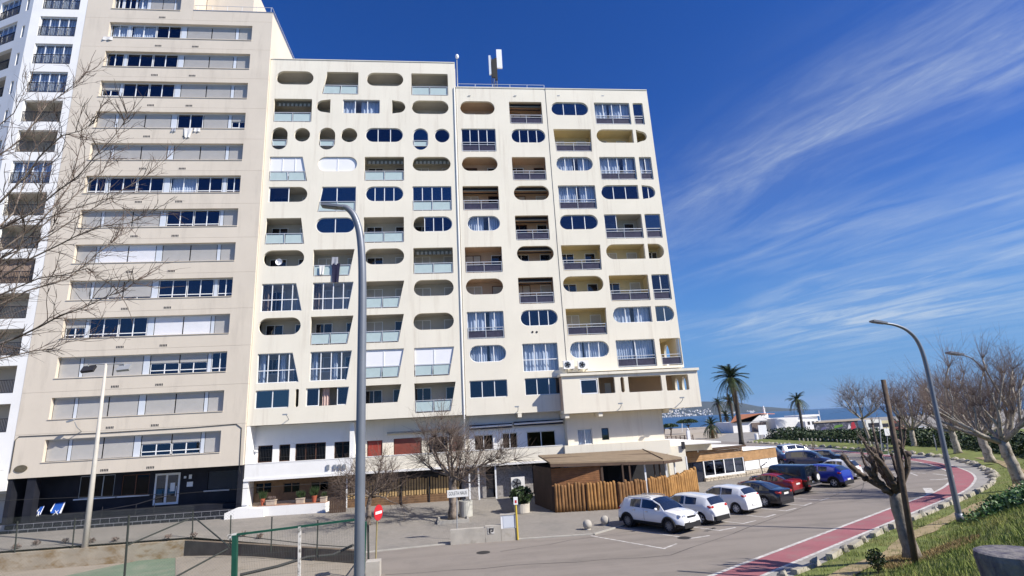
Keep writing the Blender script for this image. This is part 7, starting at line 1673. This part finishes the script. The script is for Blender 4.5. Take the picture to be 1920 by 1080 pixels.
# low white wall with pots, wooden gate, beside the shop front
a, c = gp(480, 969), gp(610, 961); WLW = thing('low_wall', 'low bright white wall with plant troughs in front of the brown shop front', 'wall', tuple(a)); d2 = (c - a); d2.z = 0; L2_ = d2.length; d2.normalize(); n2 = Vector((-d2.y, d2.x, 0)); zt_ = .98
mb = MB(); mb.obox(a + d2 * L2_ / 2 + n2 * .5 + Vector((0, 0, .25)), d2, n2, (0, 0, 1), L2_ / 2, .5, .40); mb.build('wall_block', M['white'], WLW); mb = MB(); mb.obox(a + d2 * L2_ / 2 + n2 * .5 + Vector((0, 0, .665)), d2, n2, (0, 0, 1), L2_ / 2 - .03, .47, .012); mb.build('top_slab', mat('terracotta_slab', (.33, .19, .13), .9, .15, 3), WLW)
ztop = a.z + .68; M['stonepot'] = mat('stone_trough', (.52, .43, .34), .9, .2, 4, .4, 14); M['terracotta'] = mat('terracotta', (.40, .11, .06), .8, .12, 4)
for (u, w, m, ph, lb, nm) in ((.17, .62, 'stonepot', .25, 'rough stone trough at the left end of the low white wall', 'plant_trough'), (.60, .55, 'stonepot', .55, 'rough stone trough with tall green plants mid-way on the white wall', 'plant_trough'), (.80, .36, 'terracotta', .8, 'red terracotta pot with a spiky plant on the white wall', 'flower_pot'), (.94, .40, 'stonepot', .35, 'small pale trough at the right end of the white wall', 'plant_trough'), (.04, .3, 'terracotta', .7, 'dark bushy potted plant at the left corner of the white wall', 'flower_pot')):
    p = a + d2 * L2_ * u + n2 * .5; p.z = ztop; t = thing(nm, lb, 'planter', tuple(p), 0, 'planters on the low white wall'); mb = MB()
    if nm == 'plant_trough': mb.obox(p + Vector((0, 0, .17)), d2, n2, (0, 0, 1), w / 2, .18, .17); mb.obox(p + Vector((0, 0, .32)), d2, n2, (0, 0, 1), w / 2 + .03, .21, .03)
    else: mb.lathe(p, [(w * .33, 0), (w * .5, .38), (w * .54, .40), (w * .54, .46), (w * .45, .46), (.02, .42)], 16)
    mb.build('pot', M[m], t); lf = MB(); rng = random.Random(int(u * 100))
    for k in range(110):
        b = p + Vector((rng.uniform(-.4, .4) * w, rng.uniform(-.12, .12), .36)); e = b + Vector((rng.uniform(-.35, .35) * ph, rng.uniform(-.2, .2), rng.uniform(.3, 1.0) * ph)); m_ = (b + e) / 2 + Vector((.03, 0, .05)); lf.add([b, m_, e, (b + e) / 2 - Vector((.03, 0, -.03))], [(0, 1, 2, 3)])
    lf.build('plant', M['leaf'] if u != .17 else M['twig'], t)
g0_ = gp(613, 964); t = thing('wooden_gate', 'dark brown wooden plank gate at the right end of the white wall', 'gate', tuple(g0_))
for k in range(8): x = g0_.x + .08 + k * .145; mb = MB(); mb.box(x, x + .13, g0_.y + .3, g0_.y + .34, g0_.z, g0_.z + 1.02 + .03 * (k % 3)); mb.build('plank', M['post_wood'], t)
mb = MB(); mb.box(g0_.x + .05, g0_.x + 1.25, g0_.y + .345, g0_.y + .38, g0_.z + .2, g0_.z + .3); mb.build('rail', M['post_wood'], t)
# meters on the parapet, bike at the shop door
for k, px in enumerate((615, 628, 637, 646)):
    q = at(px, 876 - k * .4, FY - .06); mb = MB(); mb.box(q.x - .10, q.x + .10, q.y - .06, q.y + .03, q.z - .17, q.z + .17); o = mb.build('meter_box', M['steel'], BX)

mb = MB(); pts_ = [(-40, 941), (60, 936), (180, 931), (330, 926), (470, 915), (660, 903)]; mb.tube([at(px, py, 42.4) for px, py in pts_], .016, 5); o = mb.build('overhead_cable', M['cable'], loc=tuple(at(200, 930, 42.4))); tag(o, 'thin black cable sagging along the ground floors of the tan and cream buildings', 'cable')
# ================================================================== beach, sea, far shore
o = sheet('beach', [(-390, 128), (20, 118), (62, 128), (76, 150), (96, 200), (150, 235), (150, 261), (60, 267), (-390, 254)], 0.0, M['sand'])
def sea_mat():
    m = bpy.data.materials.new('sea_water'); m.use_nodes = True; t = m.node_tree; K = NT(t); b = t.nodes['Principled BSDF']; b.inputs['Base Color'].default_value = (.012, .055, .125, 1); b.inputs['Roughness'].default_value = .28; b.inputs['Specular IOR Level'].default_value = .35
    geo = K.n('ShaderNodeNewGeometry'); mp = K.n('ShaderNodeMapping'); mp.inputs['Scale'].default_value = (.05, .16, 1); K.l(geo, 'Position', mp, 0); n = K.n('ShaderNodeTexNoise', i_Scale=1.0, i_Detail=7); K.l(mp, 0, n, 'Vector'); bp = K.n('ShaderNodeBump', i_Strength=.9, i_Distance=2.0); K.l(n, 0, bp, 'Height'); K.l(bp, 0, b, 'Normal'); return m
M['sea'] = sea_mat(); o = sheet('sea', [(-11500, 200), (11500, 200), (11500, 12000), (-11500, 12000)], -.45, M['sea'])
# hills beyond the bay: a closed ridge of real depth
M['hill'] = mat('scrub_hill', (.035, .048, .036), .95, .35, .004, dirt=(.075, .07, .055), dscale=.008, dlo=.5, dhi=.75)
prof = [(1120, 775, 748), (1180, 778, 746), (1240, 781, 750), (1290, 779, 752), (1330, 778, 752.5), (1355, 777, 752.5), (1385, 776, 754), (1405, 775, 758), (1425, 774, 762), (1450, 773, 763.5), (1475, 771, 765.5), (1500, 770, 767), (1520, 768.4, 768.0)]
YH = 5200.0; mb = MB(); n = len(prof); cols = []; hp = []
fine = []
for (a, b) in zip(prof[:-1], prof[1:]):
    for k in range(8): t = k / 8; fine.append((a[0] + (b[0] - a[0]) * t, a[1] + (b[1] - a[1]) * t, a[2] + (b[2] - a[2]) * t))
fine.append(prof[-1])
ROWS = [(0, 0.0), (260, .16), (620, .38), (1000, .66), (1400, 1.0), (2200, .8), (3200, 0)]
for (px, pb_, pt) in fine:
    x0, z0 = fac(px, pb_, YH); x1, z1 = fac(px, pt, YH + 1400); H_ = max(z1, 2.0)
    for (dy, f) in ROWS:
        x = x0 * (YH + dy) / YH; nz_ = mnoise.noise(Vector((x * .003, dy * .003, 1))) * .10 + mnoise.noise(Vector((x * .012, dy * .01, 4))) * .04
        mb.v.append((x, YH + dy, -1.0 if f == 0 else H_ * max(.03, f + (nz_ if f < 1 else nz_ * .25))))
for i in range(len(fine) - 1):
    for k in range(len(ROWS) - 1): a = i * len(ROWS) + k; mb.f.append((a, a + len(ROWS), a + len(ROWS) + 1, a + 1)); mb.m.append(0)
o = mb.build('hills', M['hill'], smooth=True); o['kind'] = 'structure'
# white houses of the town on the far shore
hb_ = MB(); hb_.box(-9, 9, -6, 6, -3, 9); hb_.add([(-9.5, -6.5, 9.01), (9.5, -6.5, 9.01), (9.5, 6.5, 9.01), (-9.5, 6.5, 9.01), (-9.5, 0, 12), (9.5, 0, 12)], [(0, 1, 5, 4), (2, 3, 4, 5), (1, 2, 5), (3, 0, 4)], 1); M['town'] = mat('town_wall', (.74, .72, .69), .9, .1, .05); M['tiles'] = mat('red_roof_tile', (.42, .17, .09), .9, .2, 1.5, .4, 10)
h_me = hb_.mesh('house', [M['town'], M['town']])
random.seed(12); cnt = 0
def hill_z(px, f):
    for (a, b) in zip(prof[:-1], prof[1:]):
        if a[0] <= px <= b[0]: t = (px - a[0]) / (b[0] - a[0]); return fac(px, a[2] + (b[2] - a[2]) * t, YH + 1400)[1]
    return 10
while cnt < 170:
    px = random.choice((random.uniform(1228, 1345), random.uniform(1228, 1300), random.uniform(1345, 1415), random.uniform(1228, 1345)))
    dy = random.random() ** 1.9 * (640 if px < 1345 else 260) + 15
    if px > 1300 and mnoise.noise(Vector((px * .06, 0, 0))) < -.05: continue
    f = interp([(r[0], r[1]) for r in ROWS], dy); x = fac(px, 778, YH)[0] * (YH + dy) / YH; z = max(hill_z(px, f) * f, 1.0)
    o = link_mesh('house', h_me, None, (x, YH + dy, z + 1), (0, 0, random.uniform(0, 3)), (random.uniform(.6, 1.3), random.uniform(.7, 1.1), random.uniform(.5, 1.0))); cnt += 1
    tag(o, 'tiny white house of the town on the far shore of the bay', 'house', 'white houses on the far shore')
# beach huts
M['graffiti'] = mat('graffiti_wall', (.055, .06, .085), .85, .5, .6, dirt=(.20, .20, .24), dscale=1.6, dlo=.52, dhi=.6)
def box_thing(name, label, cat, x0, x1, y0, y1, z0, z1, m, group=None):
    t = thing(name, label, cat, ((x0 + x1) / 2, (y0 + y1) / 2, z0), 0, group); MB().box(x0, x1, y0, y1, z0, z1).build('wall', m, t); return t
Yh = 158.0
a, c = at(1376, 812, Yh), at(1424, 789, Yh); t = thing('beach_hut', 'white beach hut with a red tiled gable roof behind the tall palm', 'hut', ((a.x + c.x) / 2, Yh, 0)); pk = at(1418, 778, Yh).z
mb = MB(); mb.box(a.x, c.x, Yh, Yh + 11, 0, c.z); g_ = at(1405, 790, Yh).x; mb.plate([(g_, c.z + .002), (at(1440, 790, Yh).x, c.z + .002), (at(1424, 778, Yh).x, pk)], [], Yh - .1, Yh + .15); mb.box(c.x + .01, at(1456, 790, Yh).x, Yh + 3, Yh + 12, 0, c.z + .6); mb.build('wall', M['white'], t)
rg = at(1424, 778, Yh).x; e0 = a.x - .8; mb = MB(); mb.add([(e0, Yh - .6, c.z - .1), (g_ + .3, Yh - .6, c.z - .1), (rg, Yh - .6, pk + .25), (e0 + 5.0, Yh + 5, pk + .25), (e0, Yh - .6, c.z + .08), (g_ + .3, Yh - .6, c.z + .08), (rg, Yh - .6, pk + .42), (e0 + 5, Yh + 5, pk + .42), (rg + 8, Yh + 5, pk - .1), (rg + 8, Yh + 5, pk + .1)], [(4, 5, 6, 7), (0, 3, 2, 1), (0, 1, 5, 4), (1, 2, 6, 5), (0, 4, 7, 3), (2, 8, 9, 6), (6, 9, 7), (3, 8, 2)]); mb.build('roof', M['tiles'], t)
mb = MB(); mb.box(at(1409, 800, Yh).x, at(1436, 800, Yh).x, Yh - .4, Yh - .12, 0, at(1420, 792, Yh).z); mb.build('reed_screen', M['twig'], t)
q = at(1443, 778, Yh); mb = MB(); mb.box(q.x - .7, q.x + .7, Yh + 2, Yh + 3.4, pk - 1.0, pk + .3); mb.lathe((q.x, Yh + 2.7, pk + .3), [(.34, 0), (.30, 1.2), (.42, 1.25), (.42, 1.4), (.2, 1.45), (.25, 1.9), (.05, 2.3)], 12); mb.build('roof_lantern', M['white'], t); q = at(1433, 780, Yh); MB().ball((q.x, Yh + 2, q.z), .85, .85, .8, 12, 8).build('water_tank', M['white'], t)
Yw = 155.0; a, c = at(1456, 806, Yw), at(1532, 780, Yw); t = thing('beach_hut', 'white flat-roofed beach hut behind the palm at the green strip', 'hut', ((a.x + c.x) / 2, Yw, 0)); mb = MB(); mb.box(a.x, c.x, Yw, Yw + 9, 0, at(1480, 783, Yw).z); mb.box(at(1500, 806, Yw).x, c.x - 1.5, Yw - 3, Yw - .01, 0, at(1500, 790, Yw).z); mb.build('wall', M['white'], t); mb = MB(); mb.box(at(1500, 780, Yw).x, c.x + .5, Yw - .5, Yw + 8, at(1480, 783, Yw).z + .003, at(1480, 783, Yw).z + .5); mb.build('roof', M['white'], t)
mb = MB()
for k in range(3): x = a.x + (c.x - a.x) * (.60 + .1 * k); mb.box(x, x + .7, Yw - 3.05, Yw - 3.001, 1.3, 2.2)
mb.build('window', M['dark'], t); mb = MB(); mb.tube([(c.x + .8, Yw, 0), (c.x + .8, Yw, at(1532, 770, Yw).z)], .09, 6); o = mb.build('flag_pole', M['alu'], loc=(c.x + .8, Yw, 0)); tag(o, 'white pole at the right corner of the flat-roofed hut', 'pole')
a, c = at(1531, 815, 128), at(1632, 788, 128); t = box_thing('mural_wall', 'long dark painted wall with colourful shapes between the hut and the slender tree', 'wall', a.x, c.x, 128, 128.4, 0, c.z + .1, M['graffiti']); mb = MB(); mb.box(a.x - .2, c.x + .2, 127.8, 128.6, c.z + .103, c.z + .4); mb.build('coping', M['sand'], t)
for (f0, f1, z0, z1, col, nm) in ((.32, .50, .35, .75, (.10, .22, .04), 'green_patch'), (.62, .72, .1, .95, (.40, .03, .05), 'red_patch'), (.56, .63, .15, .7, (.55, .53, .55), 'pale_patch'), (.76, .88, .3, .9, (.30, .31, .38), 'grey_patch'), (.08, .2, .2, .6, (.10, .10, .2), 'blue_patch')):
    w = c.x - a.x; zz_ = c.z; mb = MB(); mb.plate([(a.x + w * f0, zz_ * z0), (a.x + w * (f0 * .6 + f1 * .4), zz_ * (z0 + .05)), (a.x + w * f1, zz_ * (z0 + .2)), (a.x + w * (f1 - .02), zz_ * z1), (a.x + w * (f0 + .03), zz_ * (z1 - .1))], [], 127.97, 127.995); mb.build(nm, mat(nm, col, .8, .3, .5), t)
# parked caravans and stalls beyond the hedge
for k, (px0, px1, py0, py1, col, lb, nm) in enumerate(((1626, 1652, 786, 806, (.74, .73, .7), 'white caravan just right of the slender tree trunk', 'caravan'), (1648, 1668, 788, 798, (.58, .52, .32), 'pale yellow stall roof behind the dark timber pole', 'market_stall'), (1672, 1694, 788, 804, (.18, .06, .05), 'dark red stall right of the timber pole', 'market_stall'), (1652, 1676, 797, 814, (.75, .75, .74), 'low white van behind the timber pole', 'van'), (1692, 1738, 800, 815, (.7, .7, .68), 'long white trailer behind the bare tree with short white trunk', 'trailer'))):
    a, c = at(px0, py1, 105 + k), at(px1, py0, 105 + k); t = thing(nm, lb, nm.replace('_', ' '), ((a.x + c.x) / 2, 105 + k, 0)); mb = MB(); m_ = mat(nm + '_%d' % k, col, .6, .1, 2); r = .3; mb.plate(rrect(a.x, c.x, .45, c.z, .35), [], 105 + k, 107.2 + k); mb.build('body', m_, t); mb = MB(); mb.box(a.x + .5, c.x - .5, 104.96 + k, 104.995 + k, c.z * .5, c.z * .78); mb.build('window', M['glass_dark'], t); mb = MB()
    for f in (.2, .8): mb.lathe((a.x + (c.x - a.x) * f, 105.1 + k, .34), [(.34, -.1), (.34, .12), (.05, .12)], 12, axis='Y')
    mb.build('wheel', M['tyre'], t)
# bollards and lawn along the far kerb
lw_ = [gnd(*p) for p in ((1468, 822), (1520, 836), (1600, 846), (1660, 852), (1700, 846), (1740, 815), (1600, 815), (1535, 814))]
o = sheet('lawn', lw_, .012, mat('far_lawn', (.05, .085, .022), .95, .35, .5, dirt=(.12, .11, .04), dscale=.3)); 
bm_ = MB(); bm_.lathe((0, 0, 0), [(.11, 0), (.11, .75), (.13, .78), (.10, .88), (.01, .9)], 8); b_me = bm_.mesh('bollard', M['conc_pole'])
for k in range(22):
    t_ = k / 21; px = 1500 + 165 * t_; py = 832 + 13 * t_ - 3 * sin(t_ * 3.1); x, y = gnd(px, py); o = link_mesh('bollard', b_me, None, (x, y, 0)); tag(o, 'small pale bollard in the row along the far kerb below the lawn', 'bollard', 'bollards along the far kerb')
x, y = gnd(1519, 860); mb = MB(); mb.lathe((x + .8, y + .6, 0), [(2.0, 0), (2.0, .13), (.05, .14)], 24); o = mb.build('kerb_island', M['kerb'], loc=(x + .8, y + .6, 0)); tag(o, 'small round kerb island in front of the silver people carrier', 'traffic island')
x, y = gnd(1526, 852); bush('small stubby tree on the kerb island', (x, y, .1), .45, 1.7, 120, .12, 91, 'twig', 'tree', 'small_tree', 4)
# umbrella pines and timber rails at the beach
def pine(label, px, py, h, r, seed):
    b = g3(px, py, 0); rng = random.Random(seed); t = thing('umbrella_pine', label, 'tree', tuple(b), 0, 'low trees at the edge of the beach'); mb = MB(); mb.tube([(0, 0, 0), (.3, 0, h * .5), (.1, 0, h * .8)], [.25, .2, .12], 6)
    for k in range(4): a = k * 1.6; mb.tube([(.25, 0, h * .5), (cos(a) * r * .5, sin(a) * r * .5, h * .82)], [.1, .05], 5)
    mb.build('trunk', M['bark_dark'], t, local=True); mb = MB()
    for k in range(1400):
        v = rvec(rng) * rng.random() ** .4; p = Vector((v.x * r, v.y * r, h * .80 + abs(v.z) * h * .26)); n2 = rvec(rng); a = n2.orthogonal().normalized(); b2 = n2.cross(a); s = .30 * rng.uniform(.6, 1.3); mb.add([p - a * s, p + b2 * s * .5, p + a * s, p - b2 * s * .5], [(0, 1, 2, 3)])
    mb.build('crown', M['leaf'], t, local=True)
pine('low dark tree right beside the corner of the cream building', 1258, 817, 3.4, 2.6, 1); pine('rounded umbrella tree on the sand left of the squat palm', 1291, 813, 4.4, 3.6, 2); pine('thin low tree at the far left of the beach strip', 1245, 815, 3.0, 2.2, 3)
t = thing('beach_fence', 'low timber rail fence on the sand beside the building corner', 'fence', (*gnd(1270, 826), 0))
for (py) in (826,):
    xs0, xs1 = Vector(gnd(1244, 829)), Vector(gnd(1300, 825))
    for k in range(8): p = xs0 + (xs1 - xs0) * k / 7; MB().box(p.x - .08, p.x + .08, p.y - .08, p.y + .08, 0, 1.25).build('post', M['post_wood'], t)
    for z in (.45, .8, 1.15): mb = MB(); mb.tube([(xs0.x, xs0.y, z), (xs1.x, xs1.y, z)], .06, 5); mb.build('rail', M['post_wood'], t)
mb = MB(); q = g3(1292, 826, 0); mb.box(q.x - .35, q.x + .35, q.y - .3, q.y + .3, 0, 2.3); mb.ball((q.x, q.y, 2.6), .3, None, None, 8, 6); o = mb.build('information_pillar', M['alu'], loc=tuple(q)); tag(o, 'white information pillar on the sand between the low trees', 'sign')
q = g3(1433, 823, 0); t = thing('notice_board', 'white notice board on two legs in the open square behind the pavilion', 'sign', tuple(q)); mb = MB(); mb.box(q.x - .8, q.x - .7, q.y, q.y + .1, 0, 1.4); mb.box(q.x + .7, q.x + .8, q.y, q.y + .1, 0, 1.4); mb.build('leg', M['steel'], t); mb = MB(); mb.box(q.x - 1.0, q.x + .9, q.y - .06, q.y - .005, .9, 2.9); mb.build('board', M['alu'], t)
q = g3(1419, 824, 0); mb = MB(); mb.lathe(q, [(.35, 0), (.4, 1.1), (.3, 1.2), (.02, 1.2)], 12); o = mb.build('litter_bin', M['alu'], loc=tuple(q)); tag(o, 'pale litter bin beside the white notice board', 'bin')
q = g3(1449, 818, 0); mb = MB(); mb.box(q.x - 2, q.x + 2, q.y, q.y + .5, .4, .55); mb.box(q.x - 1.9, q.x - 1.6, q.y, q.y + .5, 0, .398); mb.box(q.x + 1.6, q.x + 1.9, q.y, q.y + .5, 0, .398); o = mb.build('stone_bench', M['white'], loc=tuple(q)); tag(o, 'long white stone bench right of the notice board', 'bench')
# marina masts and mooring buoys
for k, (px, py0, py1, Y) in enumerate(((1279, 812, 789, 200), (1324, 804, 783, 240))):
    a, c = at(px, py0, Y), at(px, py1, Y); mb = MB(); mb.tube([(a.x, Y, -.4), (c.x, Y, c.z)], .12, 5); o = mb.build('mast', M['alu'], loc=(a.x, Y, 0)); tag(o, ['white mast rising behind the rounded umbrella tree', 'white mast above the squat palm'][k], 'mast')
# ================================================================== thin sea air between here and the far shore
hm_ = bpy.data.materials.new('sea_air'); hm_.use_nodes = True; t = hm_.node_tree; t.nodes.clear(); K = NT(t)
o_ = K.n('ShaderNodeOutputMaterial'); pv = K.n('ShaderNodeVolumePrincipled'); pv.inputs['Color'].default_value = (.62, .76, 1.0, 1); pv.inputs['Density'].default_value = 4.5e-5; pv.inputs['Anisotropy'].default_value = .2; K.l(pv, 0, o_, 'Volume')
mb = MB(); mb.box(-12500, 12500, -600, 12800, -4, 225); o = mb.build('haze', hm_); o['kind'] = 'stuff'
